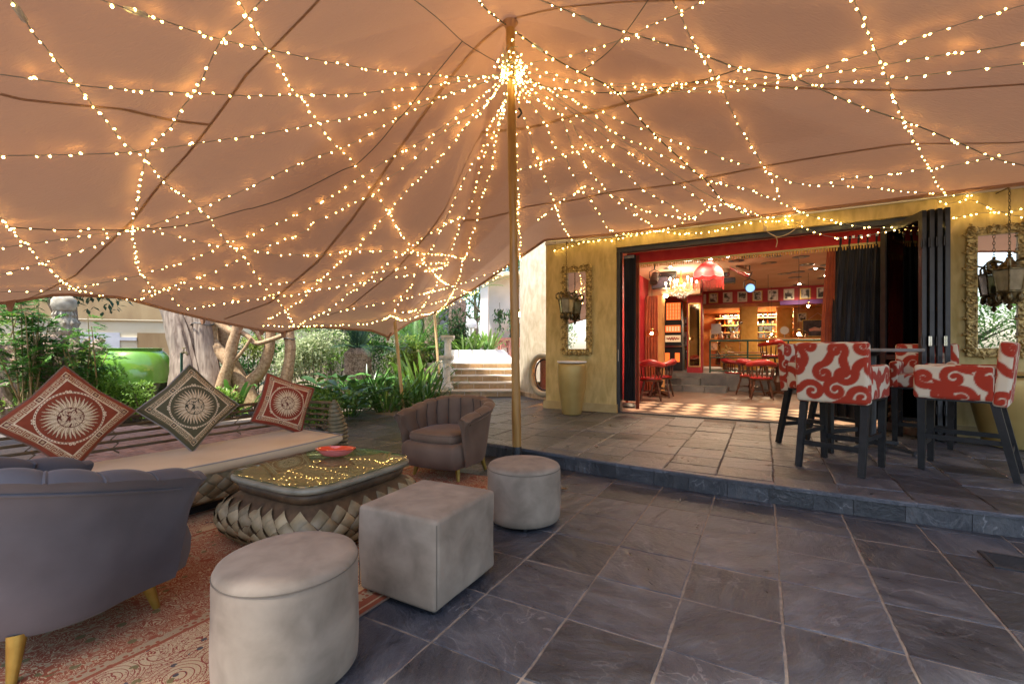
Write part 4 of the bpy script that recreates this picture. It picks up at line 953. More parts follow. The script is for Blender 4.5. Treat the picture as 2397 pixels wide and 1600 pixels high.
_sp = [((3.05, 4.20), (.80, .60), 'red and white scroll bar chair nearest the doorway, its back to the camera'), ((3.42, 5.02), (.37, -.93), 'scroll print bar chair half hidden behind another, on the left of the high table'), ((4.72, 5.22), (-.72, -.69), 'scroll print bar chair behind the high table, facing the camera'), ((4.02, 4.07), (-.64, .77), 'scroll print bar chair at the right edge seen from its side')]
for k, (c, f, lab) in enumerate(_sp):
    o = bc0 if k == 0 else copy_tree(bc0)
    o.location = (c[0], c[1], PZ+.003); o.rotation_euler = (0, 0, face_rz(f)); o['label'] = lab; o['group'] = 'scroll print bar chairs round the high table'
bt = thing('bar_table', 'round black high bar table on a cross foot between the scroll chairs', 'bar table', (3.90, 4.93, PZ+.003), R(20))
mk('table_top', B().lathe([(.38, 1.045), (.42, 1.05), (.425, 1.062), (.425, 1.074), (.418, 1.08)], 48), 'concrete', bt)
mk('column', B().lathe([(.055, .06), (.04, .10), (.036, .14), (.036, 1.0), (.10, 1.045)], 20), 'black_metal', bt)
for k in range(4):
    a = k*PI/2; mk('foot', B().bar((0, 0, .075), (.40*math.cos(a), .40*math.sin(a), .032), .06, .04, w2=.045, h2=.03), 'black_metal', bt, smooth=False)
    mk('glide', B().lathe([(.014, 0), (.014, .02)], 10, (.385*math.cos(a), .385*math.sin(a), 0)), 'black_plastic', bt)

# ------------------------------------------------------------------ facade
bld = thing('bar_building', 'ochre textured plaster building with a wide open doorway into the bar', 'building', FA, UANG)
FH = 4.3; OW = 4.09; OH = 2.94
def wallbox(s0, s1, t0, t1, z0, z1): return B().box(((s0+s1)/2, (t0+t1)/2, (z0+z1)/2), (s1-s0, t1-t0, z1-z0))
mk('wall', wallbox(-1.30, 0, 0, .28, -.05, FH), 'plaster_ochre', bld, smooth=False)
mk('wall', wallbox(OW, 7.6, 0, .28, -.05, FH), 'plaster_ochre', bld, smooth=False)
mk('lintel', wallbox(0.001, OW-.001, .002, .28, OH, FH), 'plaster_ochre', bld, smooth=False)
mk('plinth', wallbox(-1.34, .02, -.028, .05, PZ, PZ+.14), 'plaster_plain', bld, smooth=False)
mk('plinth', wallbox(OW-.0, 7.6, -.028, .05, PZ, PZ+.14), 'plaster_plain', bld, smooth=False)
mk('return_wall', wallbox(-1.298, -1.05, .28, 3.4, -.05, FH), 'plaster_ochre', bld, smooth=False)
mk('tent_track', wallbox(-1.3, 7.5, -.035, -.001, 3.115, 3.165), 'alu_track', bld, smooth=False)
for k in range(15): mk('track_bolt', B().lathe([(.009, 0), (.007, .006)], 8), 'black_metal', bld, loc=(-1.1+k*.6, -.036, 3.14), rot=(PI/2, 0, 0))
fr = thing('folding_door', 'dark metal folding door stacked open at the right of the doorway', 'door', FA, UANG)
mk('head_track', wallbox(.005, OW-.005, .06, .20, OH-.075, OH-.001), 'black_metal', fr, smooth=False)
mk('jamb', wallbox(.001, .055, .05, .21, PZ, OH-.076), 'black_metal', fr, smooth=False)
mk('jamb', wallbox(OW-.055, OW-.001, .05, .21, PZ, OH-.076), 'black_metal', fr, smooth=False)
for k, t in enumerate((.07, .115, .165)): mk('floor_rail', wallbox(.03, OW-.03, t, t+.018, PZ-.004, PZ+.016-.003*k), 'alu_track' if k == 1 else 'black_metal', fr, smooth=False)
mk('handle', B().tube([(.030, .035, 1.02), (.030, .035, 1.22)], .008, 8), 'chrome', fr)
for k in range(5):
    s0 = 3.99-.105*k; a = R(86-3*k) if k < 4 else R(58); pn = ob('door_leaf', None, fr, (s0, .13, PZ+.02)); pn.rotation_euler = (0, 0, -a)
    wd = .72; fw = .075; hh = OH-.085-PZ-.02
    f = B().box((wd/2, 0, .05), (wd, .042, .10)).box((wd/2, 0, hh-.045), (wd, .042, .09)).box((fw/2, 0, hh/2), (fw, .044, hh)).box((wd-fw/2, 0, hh/2), (fw, .044, hh)).box((wd/2, 0, .95), (wd, .03, .06))
    mk('leaf_frame', f, 'black_metal', pn, smooth=False); mk('pane', B().box((wd/2, 0, hh/2), (wd-2*fw, .008, hh-.1)), 'glass_smoke', pn, smooth=False)
    for z in (.35, 1.15, 2.3):
        mk('hinge', B().box((wd, -.024, z), (.07, .014, .11)).tube([(wd+.012, -.034, z-.055), (wd+.012, -.034, z+.055)], .009, 8), 'chrome' if (z == 1.15 and k in (0, 2)) else 'black_metal', pn, smooth=False)
# curtains
def curtain(name, label, cat, s0, s1, t, z0, z1, mat, folds, amp, flare=0, bow=0, grp=None):
    o = thing(name, label, cat, bp(s0, t, z0), UANG, grp); nu, nv = folds*10, 24
    def f(i, j):
        u = i/(nu-1); v = j/(nv-1); h = (z1-z0)*v; sx_ = (s1-s0)*u-flare*(1-u)*(1-v)**1.3*1.0-bow*math.sin(PI*v)*(1-u)
        return (sx_, amp*math.sin(u*folds*2*PI+.7*math.sin(3*v+u*5))*(.55+.45*(1-v))+.3*amp*math.sin(u*folds*4*PI+1+2*v), h)
    mk('cloth', B().grid(f, nu, nv), mat, o, ang=80); return o
c1 = curtain('door_curtain', 'black full length curtain gathered at the left of the doorway', 'curtain', .06, .265, .27, PZ+.18, OH-.10, 'curtain_black', 7, .030)
for k in range(12): mk('pleat_tape', B().box((.01+.0155*k, -.03, OH-.10-PZ-.18-.03), (.007, .008, .05)), 'alu_track', c1, smooth=False)
c2 = curtain('door_curtain', 'wide black curtain drawn open at the right of the doorway', 'curtain', 3.08, 3.98, .36, PZ+.10, OH-.12, 'curtain_black', 9, .050, flare=.08, bow=.05)
for k in range(10): mk('pleat_tape', B().box((.03+.088*k, -.05, OH-.12-PZ-.10-.025), (.03, .008, .035)), 'alu_track', c2, smooth=False)
curtain('door_curtain', 'rust orange lining curtain beside the left black curtain', 'curtain', .25, .315, .33, PZ+.04, OH-.10, 'curtain_rust', 3, .02)
curtain('door_curtain', 'narrow rust orange curtain edge left of the wide black curtain', 'curtain', 3.00, 3.09, .36, PZ+.06, OH-.12, 'curtain_rust', 3, .02, flare=.08, bow=.05)
vl = thing('valance', 'red velvet valance with gold tassel fringe across the doorway head', 'valance', bp(.07, .36, 0), UANG)
mk('cloth', B().box((1.9, 0, 2.79), (3.75, .03, .20)), 'red_velvet', vl, smooth=False)
mk('braid', B().box((1.9, -.018, 2.69), (3.75, .012, .03)), 'gold_paint', vl, smooth=False)
tm = B().tube([(0, 0, 0), (0, 0, -.02), (0, 0, -.055)], [.004, .011, .007], 6).mesh('tassel', 'tuft_gold')
for k in range(110): ob('tassel', tm, vl, (.04+k*.034, -.018, 2.68))
# ------------------------------------------------------------------ pots by the wall
def tall_pot(label, loc, sc=1):
    o = thing('tall_planter', label, 'planter', loc, 0, 'tall gold planters', sc)
    mk('body', B().lathe([(.13, 0), (.150, .008), (.158, .03), (.185, .20), (.212, .40), (.232, .58), (.240, .72), (.236, .80), (.228, .83), (.222, .835), (.205, .82)], 48), 'gold_paint', o)
    mk('lid', B().lathe([(.215, .845), (.238, .85), (.245, .862), (.238, .876), (.05, .884)], 40), 'paint_white' if sc == 1 else 'gold_paint', o)
    mk('rim_gap', B().lathe([(.205, .825), (.212, .846)], 40), 'black_plastic', o); return o
p = gp(1338, 966, PZ); tall_pot('tall tapered gold planter with white lid under the left mirror', (.985, 7.50, PZ+.003))
o = tall_pot('wide ochre planter by the wall behind the right bar chair', (5.52, 5.02, PZ+.003), .98); o.scale = (1.5, 1.5, .93)

# ------------------------------------------------------------------ carved mirrors and lanterns
def scroll_leaf():
    b = B(); pth = []; rr = []
    for k in range(22):
        f = k/21; a = f*4.6; r = .045*(1-f)**.8+.006; pth.append((r*math.cos(a)-.02, r*math.sin(a), .012+.014*f)); rr.append(.017*(1-f*.6))
    b.tube(pth, rr, 7); 
    for k in range(4): b.ball((-.05+.018*k, .045-.012*k*k*.4, .01), .016, 7, 5, (1.6, .7, .9))
    return b
SL = scroll_leaf().mesh('carved_scroll', 'carved_gold', True, 70)
def mirror(label, s, z0, z1, w, key):
    o = thing('wall_mirror', label, 'mirror', bp(s, -.03, (z0+z1)/2), UANG, 'carved gilt mirrors'); h = z1-z0; fw = .105
    mk('backing', B().box((0, .014, 0), (w-.04, .02, h-.04)), 'dark_wood', o, smooth=False)
    mk('mirror_glass', B().box((0, -.004, 0), (w-2*fw+.02, .008, h-2*fw+.02)), 'mirror', o, smooth=False)
    f = B()
    for sx_ in (-1, 1): f.box((sx_*(w/2-fw/2), -.012, 0), (fw*.82, .030, h-.03))
    for sz in (-1, 1): f.box((0, -.012, sz*(h/2-fw/2)), (w-.04, .029, fw*.82))
    for sx_ in (-1, 1): f.box((sx_*(w/2-fw+.004), -.022, 0), (.014, .026, h-2*fw+.02))
    for sz in (-1, 1): f.box((0, -.022, sz*(h/2-fw+.004)), (w-2*fw+.02, .025, .014))
    fo = mk('frame', f, 'carved_gold', o, smooth=False)
    n = 15
    for sx_ in (-1, 1):
        for k in range(n): oo = ob('carved_scroll', SL, fo, (sx_*(w/2-fw*.52), -.022, -h/2+.09+(h-.18)*k/(n-1)), rot=(PI/2, (k % 2)*PI+random.uniform(-.2, .2)+(0 if sx_ > 0 else .6), 0), scale=(1.05, 1.05*(1 if k % 2 else -1), 1))
    for sz in (-1, 1):
        for k in range(5): ob('carved_scroll', SL, fo, (-w/2+.11+(w-.22)*k/4, -.022, sz*(h/2-fw*.5)), rot=(PI/2, PI/2*sz+random.uniform(-.4, .4), 0), scale=(1, 1 if k % 2 else -1, 1))
    for sx_ in (-1, 1):
        for sz in (-1, 1): ob('carved_scroll', SL, fo, (sx_*(w/2-.055), -.028, sz*(h/2-.055)), rot=(PI/2, PI/4, 0), scale=1.25)
    return o
mirror('tall gilt carved mirror on the wall left of the doorway', -.68, 1.12, 2.68, .56, 1)
mirror('tall gilt carved mirror at the right edge behind the bar chairs', 4.62, 1.13, 2.70, .56, 2)
def lantern(label, s, z, sc=1):
    o = thing('hanging_lantern', label, 'lantern', bp(s, -.24, z), UANG+.2, 'bronze lanterns', (sc, sc, sc*1.2)); n = 6      # origin: body centre
    b = B()
    prof = [(.010, .245), (.03, .23), (.035, .205), (.075, .17), (.10, .13)]
    mk('crown', B().lathe(prof, 12), 'bronze', o)
    mk('finial', B().lathe([(.012, .24), (.022, .255), (.012, .27), (.02, .285), (.006, .30)], 10), 'bronze', o)
    mk('pendant_drop', B().lathe([(.008, -.27), (.02, -.25), (.03, -.235), (.014, -.215), (.05, -.20), (.085, -.14), (.105, -.10)], 12), 'bronze', o)
    for k in range(n):
        a = 2*PI*k/n; c, s_ = math.cos(a), math.sin(a); a2 = 2*PI*(k+1)/n; c2, s2 = math.cos(a2), math.sin(a2)
        mk('rib', B().tube([(.155*c, .155*s_, .13), (.15*c, .15*s_, .10), (.115*c, .115*s_, -.08), (.112*c, .112*s_, -.10)], .008, 6), 'bronze', o)
        mk('pane', B().add([(.145*c, .145*s_, .11), (.145*c2, .145*s2, .11), (.110*c2, .110*s2, -.09), (.110*c, .110*s_, -.09)], [(0, 1, 2, 3)]), 'lantern_glass', o, smooth=False)
        mk('scroll_bracket', B().tube([(.155*c, .155*s_, .12), (.195*c, .195*s_, .14), (.20*c, .20*s_, .19), (.15*c, .15*s_, .215), (.10*c, .10*s_, .20), (.06*c, .06*s_, .19)], [.013, .016, .012, .014, .010, .008], 6), 'bronze', o)
        mk('acanthus', B().ball((.095*c, .095*s_, -.15), .034, 8, 6, (.8, .8, 1.3)), 'bronze', o)
    mk('top_ring', B().tube([(.15*math.cos(2*PI*k/n), .15*math.sin(2*PI*k/n), .115) for k in range(n)], .010, 6, closed=True), 'bronze', o)
    mk('bottom_ring', B().tube([(.114*math.cos(2*PI*k/n), .114*math.sin(2*PI*k/n), -.095) for k in range(n)], .011, 6, closed=True), 'bronze', o)
    mk('candle', B().lathe([(.02, -.09), (.02, .0)], 10), 'ceramic', o)
    ch = B(); top = 3.06-z; k = 0; zz = .30
    sc *= 1.2
    while zz < top/sc:
        rot = Matrix.Rotation((k % 2)*PI/2, 3, 'Z'); ch.tube([rot @ Vector((.011*math.cos(q), 0, .021*math.sin(q)))+Vector((0, 0, zz)) for q in np.linspace(0, 2*PI, 8, endpoint=False)], .0035, 5, closed=True); zz += .034; k += 1
    mk('chain', ch, 'bronze', o)
    mk('wall_hook', B().tube([(0, 0, top/sc-.02), (0, .02, top/sc+.02), (.0, .26/sc, top/sc+.02)], .007, 6), 'bronze', o)
    return o
lantern('bronze lantern on a chain in front of the left mirror', -.80, 1.96, .92)
lantern('bronze lantern on a chain in front of the right mirror', 4.66, 2.00, 1.0)
# ------------------------------------------------------------------ bar interior, local x along the facade, y into the room
def room(name, b, m): o = mk(name, b, m, smooth=False, loc=FA, rz=UANG); o['kind'] = 'structure'; return o
CZ = 3.02; SL_, SR_, TB = -.45, 7.4, 10.6; TS_ = 5.35; SZ = .60
bf = room('bar_floor', wallbox(SL_, SR_, .281, TS_, -.05, PZ-.004), 'tile_floor')
room('bar_ceiling', wallbox(SL_, SR_, .281, TB, CZ, CZ+.1), 'ceiling_peach')
room('wall_side', wallbox(SL_-.15, SL_, .281, TB, -.05, CZ), 'red_paint')
room('wall_back', wallbox(SL_-.15, SR_+.1, TB, TB+.15, -.05, CZ), 'orange_wood')
room('wall_far_side', wallbox(SR_, SR_+.1, .281, TB, -.05, CZ), 'orange_wood')
st = room('stage', wallbox(SL_, SR_, TS_, TB, -.05, SZ-.012), 'slate_stage')
room('bulkhead', wallbox(.15, SR_, 7.8, 8.05, 2.62, CZ-.001), 'red_paint')
room('bulkhead_soffit', wallbox(.15, SR_, 8.051, TB-.001, 2.50, 2.62), 'orange_wood')
room('soffit_trim', wallbox(2.6, SR_, 7.74, 7.80, 2.50, 2.62), 'purple_paint')
room('drop_beam', wallbox(SL_, .8, 4.55, 4.95, 2.60, CZ-.001), 'ceiling_peach')
# harlequin tiles near the threshold
HD = B().add([(-.21, 0, 0), (0, -.21, 0), (.21, 0, 0), (0, .21, 0)], [(0, 1, 2, 3)]).mesh('tile', 'tile_pale', False); HK = B().add([(-.21, 0, 0), (0, -.21, 0), (.21, 0, 0), (0, .21, 0)], [(0, 1, 2, 3)]).mesh('tile', 'tile_dark', False)
for i in range(-2, 20):
    for j in range(8):
        if (i+j) % 2: continue
        s = .2+i*.2125; t = .55+j*.2125
        if s < 4.0: ob('tile', HD if j % 2 == 0 else HK, bf, (s, t, PZ+.0005))
# stage front cladding and steps
for k in range(9):
    mk('cladding', B().box((-.2+k*.62, TS_-.008, PZ+.205), (.612, .016, .41)), 'slate_stage', st, smooth=False)
sp = room('stage_steps', wallbox(-.35, .30, 4.99, TS_-.02, PZ-.01, PZ+.30), 'slate_stage'); sp2 = None
for k in range(3): mk('step_stone', wallbox(-.10+k*.50, .39+k*.50, 4.62, 4.985, PZ-.01, PZ+.148), 'slate_stage', sp, smooth=False)
for k in range(2): mk('step_stone', wallbox(-.35+k*.55, .19+k*.55, 4.99, 5.33, PZ+.15, PZ+.304), 'slate_stage', sp, smooth=False)
# records on the ceiling
RM = B().lathe([(.02, -.004), (.145, -.006), (.15, -.003), (.15, 0)], 28).mesh('vinyl_record', 'vinyl'); RL = B().lathe([(.004, -.0085), (.05, -.0085), (.05, -.004)], 20).mesh('label_disc', 'record_label')
c5 = lambda x, y: (1400+x*.3188, 500+y*.3188)
def onceil(x, y, z=CZ): px, py = c5(x, y); d = (z-CAM_H)*FPX/(HY-py); return Vector(((px-CX)/FPX*d, d, z))
_rec = [(380, 345, 'above the left pendant lamp'), (655, 337, 'left of the red lampshade'), (530, 400, 'above the chandelier'), (880, 315, 'just right of the red shade top'), (775, 348, 'just left of the red shade top'), (1015, 347, 'above the stage spotlights'), (1040, 283, 'nearest the valance, middle'), (1105, 318, 'first right of the spotlights'), (1288, 313, 'front one of the central pair'), (1253, 362, 'rear one of the central pair'), (1490, 317, 'with the dangling wire'), (1535, 373, 'in the middle right group'), (1600, 404, 'beside a lit downlight'), (1445, 467, 'over the photo row'), (1370, 440, 'small looking, far centre'), (1465, 427, 'next to the hanging rod'), (1690, 375, 'cut by the right curtain'), (1660, 472, 'farthest right, by the photos'), (1690, 405, 'behind the curtain edge'), (1475, 522, 'farthest over the photos'), (1560, 215, 'nearest the doorway at right'), (935, 312, 'between two lit downlights')]
for x, y, w in _rec:
    p = onceil(x, y, CZ-.001); o = thing('vinyl_record', 'black vinyl record on the bar ceiling, '+w, 'record', p, 0, 'records on the bar ceiling'); ob('disc', RM, o); ob('label_disc', RL, o)
_dl = [(727, 315, 'left of the red shade'), (792, 302, 'over the red shade, left'), (826, 332, 'right above the red shade'), (955, 315, 'right of the red shade'), (1027, 286, 'fourth from the red shade'), (530, 390, 'above the chandelier'), (1550, 215, 'brightest, nearest the doorway'), (1597, 400, 'right, upper of three'), (1672, 453, 'right, near the curtain'), (1477, 515, 'right, above the photos')]
for k, (x, y, w) in enumerate(_dl):
    p = onceil(x, y, CZ-.012); o = thing('downlight', 'small lit ceiling downlight, '+w, 'downlight', p, 0, 'ceiling downlights')
    mk('trim', B().lathe([(.035, -.002), (.05, -.004), (.055, .010)], 16), 'gold_frame', o); mk('lamp_face', B().lathe([(.004, -.016), (.022, -.014), (.03, -.004)], 12), 'spot_glow', o)
    if k in (1, 2): continue
    l = bpy.data.lights.new('downlight_beam', 'SPOT'); l.energy = 55; l.color = (1, .74, .48); l.spot_size = R(150); l.spot_blend = 1; l.shadow_soft_size = .03
    lo = bpy.data.objects.new('downlight_beam', l); COL.objects.link(lo); lo.parent = o; lo.location = (0, 0, -.04)
# red fringed lampshade
p = at(1657.5, 642, 9.1); rl = thing('fringed_pendant', 'bright red scalloped lampshade with long fringe hanging inside the bar', 'pendant lamp', (p.x, p.y, p.z-.02))
n = 64; sc_ = lambda a: abs(math.sin(4*a))
def shd(i, j):
    a = 2*PI*i/n; v = j/10; r = (.07+.23*(1-(1-v)**2.0)) if v < .7 else .07+.23*(1-.09)+(v-.7)*.02; r *= 1+.03*math.cos(8*a)*v; z = .27-.30*v; z -= .035*sc_(a)*v**3; return (r*math.cos(a), r*math.sin(a), z)
mk('shade', B().grid(shd, n, 11, cu=True), 'red_shade', rl, ang=80)
mk('trim', B().tube([Vector(shd(i, 10)) for i in range(n)], .007, 5, closed=True), 'print_dark', rl)
fm = B()
for i in range(150):
    a = 2*PI*i/150; q = Vector(shd(int(i*n/150), 10)); fm.tube([q, q+Vector((0, 0, -.20+.03*math.sin(i*.9)-.02*math.cos(8*a)))], .0045, 3, cap=False)
mk('fringe', fm, 'red_velvet', rl); mk('stem', B().tube([(0, 0, .26), (0, 0, CZ-p.z+.02)], .008, 6), 'gold_frame', rl)
mk('bulb', B().ball((0, 0, .02), .035, 10, 6), 'lamp_glow', rl)
# chandelier
p = at(1594, 672, 10.4); ch = thing('chandelier', 'crystal chandelier with candle lamps hanging left of the red shade', 'chandelier', p)
mk('stem', B().lathe([(.02, -.14), (.05, -.10), (.03, -.05), (.06, 0), (.03, .06), (.05, .12), (.02, .2), (.012, .3), (.012, CZ-p.z)], 12), 'gold_frame', ch)
for k in range(8):
    a = 2*PI*k/8+.2; c, s_ = math.cos(a), math.sin(a); r = .34 if k % 2 else .27; zz = .02 if k % 2 else .09
    mk('arm', B().tube([(.03*c, .03*s_, 0), (.14*c, .14*s_, -.09), (.26*c, .26*s_, -.08), (r*c, r*s_, zz-.04)], .008, 6), 'gold_frame', ch)
    mk('candle', B().lathe([(.03, zz-.04), (.012, zz-.03), (.012, zz+.05)], 8, (r*c, r*s_, 0)), 'ceramic', ch); mk('flame_bulb', B().ball((r*c, r*s_, zz+.085), .02, 8, 6, (1, 1, 1.9)), 'lamp_glow', ch)
b = B()
for k in range(150):
    a = random.uniform(0, 2*PI); r = random.uniform(.05, .36); z = -.02-.22*(1-r/.40)+random.uniform(-.05, .03); b.ball((r*math.cos(a), r*math.sin(a), z), .012, 5, 4, (1, 1, 1.7))
o = mk('crystal_drops', b, 'clear_plastic', ch); o['kind'] = 'stuff'
l = bpy.data.lights.new('chandelier_light', 'POINT'); l.energy = 22; l.color = (1, .8, .55); l.shadow_soft_size = .3; lo = bpy.data.objects.new('chandelier_light', l); COL.objects.link(lo); lo.parent = ch; lo.location = (0, 0, .12)
# glass pendants
for px, py, d, sc, w in ((1526, 781, 10.0, 1, 'beside the left doorway curtain'), (1798, 801, 11.0, .95, 'lowest, in front of the green railing'), (1870, 783, 8.9, 1.05, 'above the nearest bar chair back'), (1892, 717, 10.8, .95, 'highest, under the photo row'), (1806, 783, 13.2, .9, 'farthest, in front of the bar')):
    p = at(px, py, d); o = thing('glass_pendant', 'flattened amber glass pendant lamp '+w, 'pendant lamp', p, 0, 'glass pendant lamps', sc)
    mk('globe', B().lathe([(.03, .09), (.07, .085), (.135, .055), (.155, .01), (.135, -.04), (.08, -.065), (.02, -.07)], 28, cap=False), 'glass_lamp', o); mk('bulb', B().ball((0, 0, .01), .03, 10, 6), 'lamp_glow', o)
    mk('cap', B().lathe([(.03, .085), (.032, .10), (.01, .12)], 12), 'gold_frame', o); mk('cord', B().tube([(0, 0, .11), (0, 0, (CZ-p.z)/sc)], .004, 5), 'black_plastic', o)
# stage lights
def stage_light(label, pos, aim, body='black_metal', glow=None, L=.34, r=.085):
    o = thing('stage_light', label, 'stage light', pos, 0, 'stage lights'); d = Vector(aim).normalized(); q = d.to_track_quat('Z', 'Y').to_euler()
    mk('can', B().lathe([(.04, -L*.55), (r*.8, -L*.5), (r*.85, -L*.1), (r, -L*.05), (r, L*.45), (r*.92, L*.45), (r*.85, L*.30)], 20), body, o, rot=q)
    mk('lens', B().lathe([(.002, L*.33), (r*.84, L*.32), (r*.86, L*.30)], 20), glow or 'glass_clear', o, rot=q)
    mk('yoke', B().tube([Vector((r+.015, 0, 0)), Vector((r+.02, 0, .14)), Vector((0, 0, .19)), Vector((-r-.02, 0, .14)), Vector((-r-.015, 0, 0))], .009, 6), 'black_metal', o)
    mk('clamp', B().tube([(0, 0, .19), (0, 0, max(.2, CZ-pos.z))], .011, 6), 'black_metal', o); return o
stage_light('grey stage lamp hanging left of the chandelier', at(1532, 652, 9.6), (-.3, -.6, -.7), 'concrete', L=.30)
stage_light('dark stage lamp above the chandelier', at(1565, 640, 10.6), (.8, -.4, -.3), L=.36, r=.10)
stage_light('chrome stage lamp just right of the red lampshade', at(1699, 630, 10.2), (-.2, -.5, -.8), 'chrome', L=.36)
stage_light('silver stage lamp, upper of the pair right of the red shade', at(1735, 634, 9.8), (.7, -.5, -.5), 'chrome', L=.46)
stage_light('black stage lamp with a blue lit lens', at(1755, 673, 9.8), (-.35, -.9, -.2), glow='blue_glow', L=.30, r=.10)
stage_light('small black lamp under the chandelier by the speaker', at(1636, 680, 11.5), (-.6, -.7, -.3), L=.28, r=.08)
# speakers
def speaker(label, pos, w, h, d, rz, tilt=0):
    o = thing('wall_speaker', label, 'speaker', pos, rz, 'bar speakers'); mk('cabinet', B().box((0, 0, 0), (w, d, h), Matrix.Rotation(tilt, 3, 'X')), 'black_plastic', o, smooth=False)
    mk('grille', B().box((0, -d/2-.006, 0), (w*.86, .008, h*.86), Matrix.Rotation(tilt, 3, 'X')), 'print_dark', o, smooth=False); mk('bracket', B().tube([(0, d/2, 0), (0, d/2+.05, h*.5), (0, d/2+.05, CZ-pos.z)], .012, 6), 'black_metal', o)
speaker('black wall speaker with red panel left of the chandelier', at(1548, 662, 11.2), .42, .28, .25, UANG); speaker('black wall speaker beside the stage lamps', at(1706, 643, 11.6), .30, .44, .28, UANG)
o = thing('disc_cabinet', 'pale square cabinet with a round black disc under the chandelier', 'speaker', bp(.42, 7.76, 2.78), UANG); mk('box', B().box((0, 0, 0), (.38, .08, .30)), 'ceramic', o, smooth=False); mk('cone', B().lathe([(.004, .0), (.10, .004), (.12, .0)], 24), 'vinyl', o, loc=(0, -.043, 0), rot=(PI/2, 0, 0))
# framed photographs
def framed(name, label, s, t, z, w, h, fm_='gold_frame', pm='photo_paper', rz=0, cat='picture', grp=None, mw=.04):
    o = thing(name, label, cat, bp(s, t, z), UANG+rz, grp)
    mk('frame', B().box((0, 0, h/2-.012), (w, .022, .024)).box((0, 0, -h/2+.012), (w, .022, .024)).box((-w/2+.012, 0, 0), (.024, .0215, h)).box((w/2-.012, 0, 0), (.024, .0215, h)), fm_, o, smooth=False)
    mk('mount', B().box((0, .004, 0), (w-.04, .01, h-.04)), 'mat_cream', o, smooth=False); mk('print', B().box((0, -.003, 0), (w-.04-2*mw, .008, h-.04-2*mw)), pm, o, smooth=False); return o
_ord = ['first', 'second', 'third', 'fourth', 'fifth', 'sixth', 'seventh', 'eighth', 'ninth', 'tenth']
for k in range(10): framed('framed_photograph', 'black and white framed photo on the red band, %s from the left' % _ord[k], .82+k*.40, 7.785, 2.80, .26, .31, 'mat_cream' if k % 3 else 'gold_frame', grp='photos on the red band', mw=.015)
for k, (y, z, h, w, lab) in enumerate(((2.6, 1.75, .75, .42, 'tall framed film strip poster on the left red wall'), (2.6, 1.12, .4, .40, 'framed red label print low on the left red wall'))):
    framed('wall_poster', lab, SL_+.02, y, z, w, h, 'gold_frame', 'photo_paper', rz=-PI/2, grp=None)
for s, t, z, w, h, lab in ((.02, 7.9, 1.55, .30, .50, 'small cartoon drawing in a frame right of the slot machine'), (.12, 7.9, 1.05, .28, .30, 'dark framed photo right of the slot machine'), (.38, 7.6, 1.15, .26, .60, 'tall framed poster beside the mirror pillar'), (.28, 7.2, .88, .34, .50, 'framed group photo standing low by the slot machine')):
    framed('framed_print', lab, s, t, z, w, h, 'black_metal', mw=.03)
room('panel_wall', wallbox(-.30, .5, 8.05, 8.12, SZ, 2.5), 'orange_wood')
_x = [(.62, 10.25, 1.75, .28, .36, 'upper small frame beside the back bar, left'), (.62, 10.25, 1.32, .26, .30, 'lower small frame beside the back bar, left'), (3.22, 9.03, 2.2, .26, .30, 'small frame above the reclining painting, left'), (4.25, 9.03, 1.9, .40, .5, 'frame right of the reclining painting'), (-.1, 8.03, 2.1, .3, .34, 'frame above the slot machine'), (.3, 8.03, 1.95, .26, .4, 'frame between slot machine and mirror pillar')]
for s, t, z, w, h, lab in _x: framed('framed_print', lab, s, t, z, w, h, 'gold_frame', mw=.02)
# columns, pillar, drapes
o = thing('plaster_column', 'round orange plaster column inside the bar on the left', 'column', bp(-.22, 4.6, PZ), UANG); mk('shaft', B().lathe([(.17, 0), (.17, 2.3), (.18, 2.45)], 32), 'col_orange', o); mk('uplight', B().lathe([(.01, 2.40), (.05, 2.41), (.06, 2.44)], 14, (.20, -.05, 0)), 'lamp_glow', o)
curtain('stage_drape', 'dark rust velvet drape hanging in front of the orange column', 'curtain', -.42, -.12, 4.1, PZ+.05, 2.55, 'curtain_rust', 5, .035, bow=.05)
def tufted(label, s, t, w, z0, z1, seedp):
    o = thing('tufted_column', label, 'column', bp(s, t, z0), UANG, 'tufted columns'); h = z1-z0; nu, nv = 25, int(h/.04)
    def f(i, j):
        u = i/(nu-1)*w*2.0-w; v = j/(nv-1)*h; x = max(-w/2, min(w/2, u)); y = -w/2 if abs(u) <= w/2 else -w/2+(abs(u)-w/2)
        k = abs(math.sin(PI*(u/.13+v/.17)))*abs(math.sin(PI*(u/.13-v/.17))); bump = .028*k**.5
        return (x+(math.copysign(bump, u) if abs(u) > w/2 else 0), y-(bump if abs(u) <= w/2 else 0), v)
    mk('upholstery', B().grid(f, nu, nv), 'tuft_gold', o, ang=80)
    bm_ = B().ball((0, 0, 0), .012, 6, 4).mesh('button', 'gold_paint')
    k = 0
    for r_ in range(int(h/.17)):
        for q in (-.13, 0, .13):
            if r_ % 2: q += .065
            if abs(q) < w/2-.02: ob('button', bm_, o, (q, -w/2-.004, r_*.17+.085*0))
tufted('gold button tufted column in front of the bar shelves', 1.78, 8.1, .44, SZ, 2.5, 1); tufted('second gold tufted column, farther right beside the painting', 2.75, 9.2, .40, SZ, 2.5, 2)
mp_ = thing('mirror_pillar', 'red pillar with a tall gold framed dark mirror at the stage edge', 'pillar', bp(.56, 5.62, SZ), UANG)
mk('core', B().box((0, 0, 1.2), (.38, .30, 2.42)), 'red_paint', mp_, smooth=False); mk('mirror_glass', B().box((0, -.152, 1.0), (.27, .01, 1.62)), 'mirror_dark', mp_, smooth=False)
mk('frame', B().box((-.14, -.158, 1.0), (.03, .02, 1.70)).box((.14, -.158, 1.0), (.03, .02, 1.70)).box((0, -.158, 1.84), (.25, .0195, .03)).box((0, -.158, .16), (.25, .0195, .03)), 'gold_frame', mp_, smooth=False)
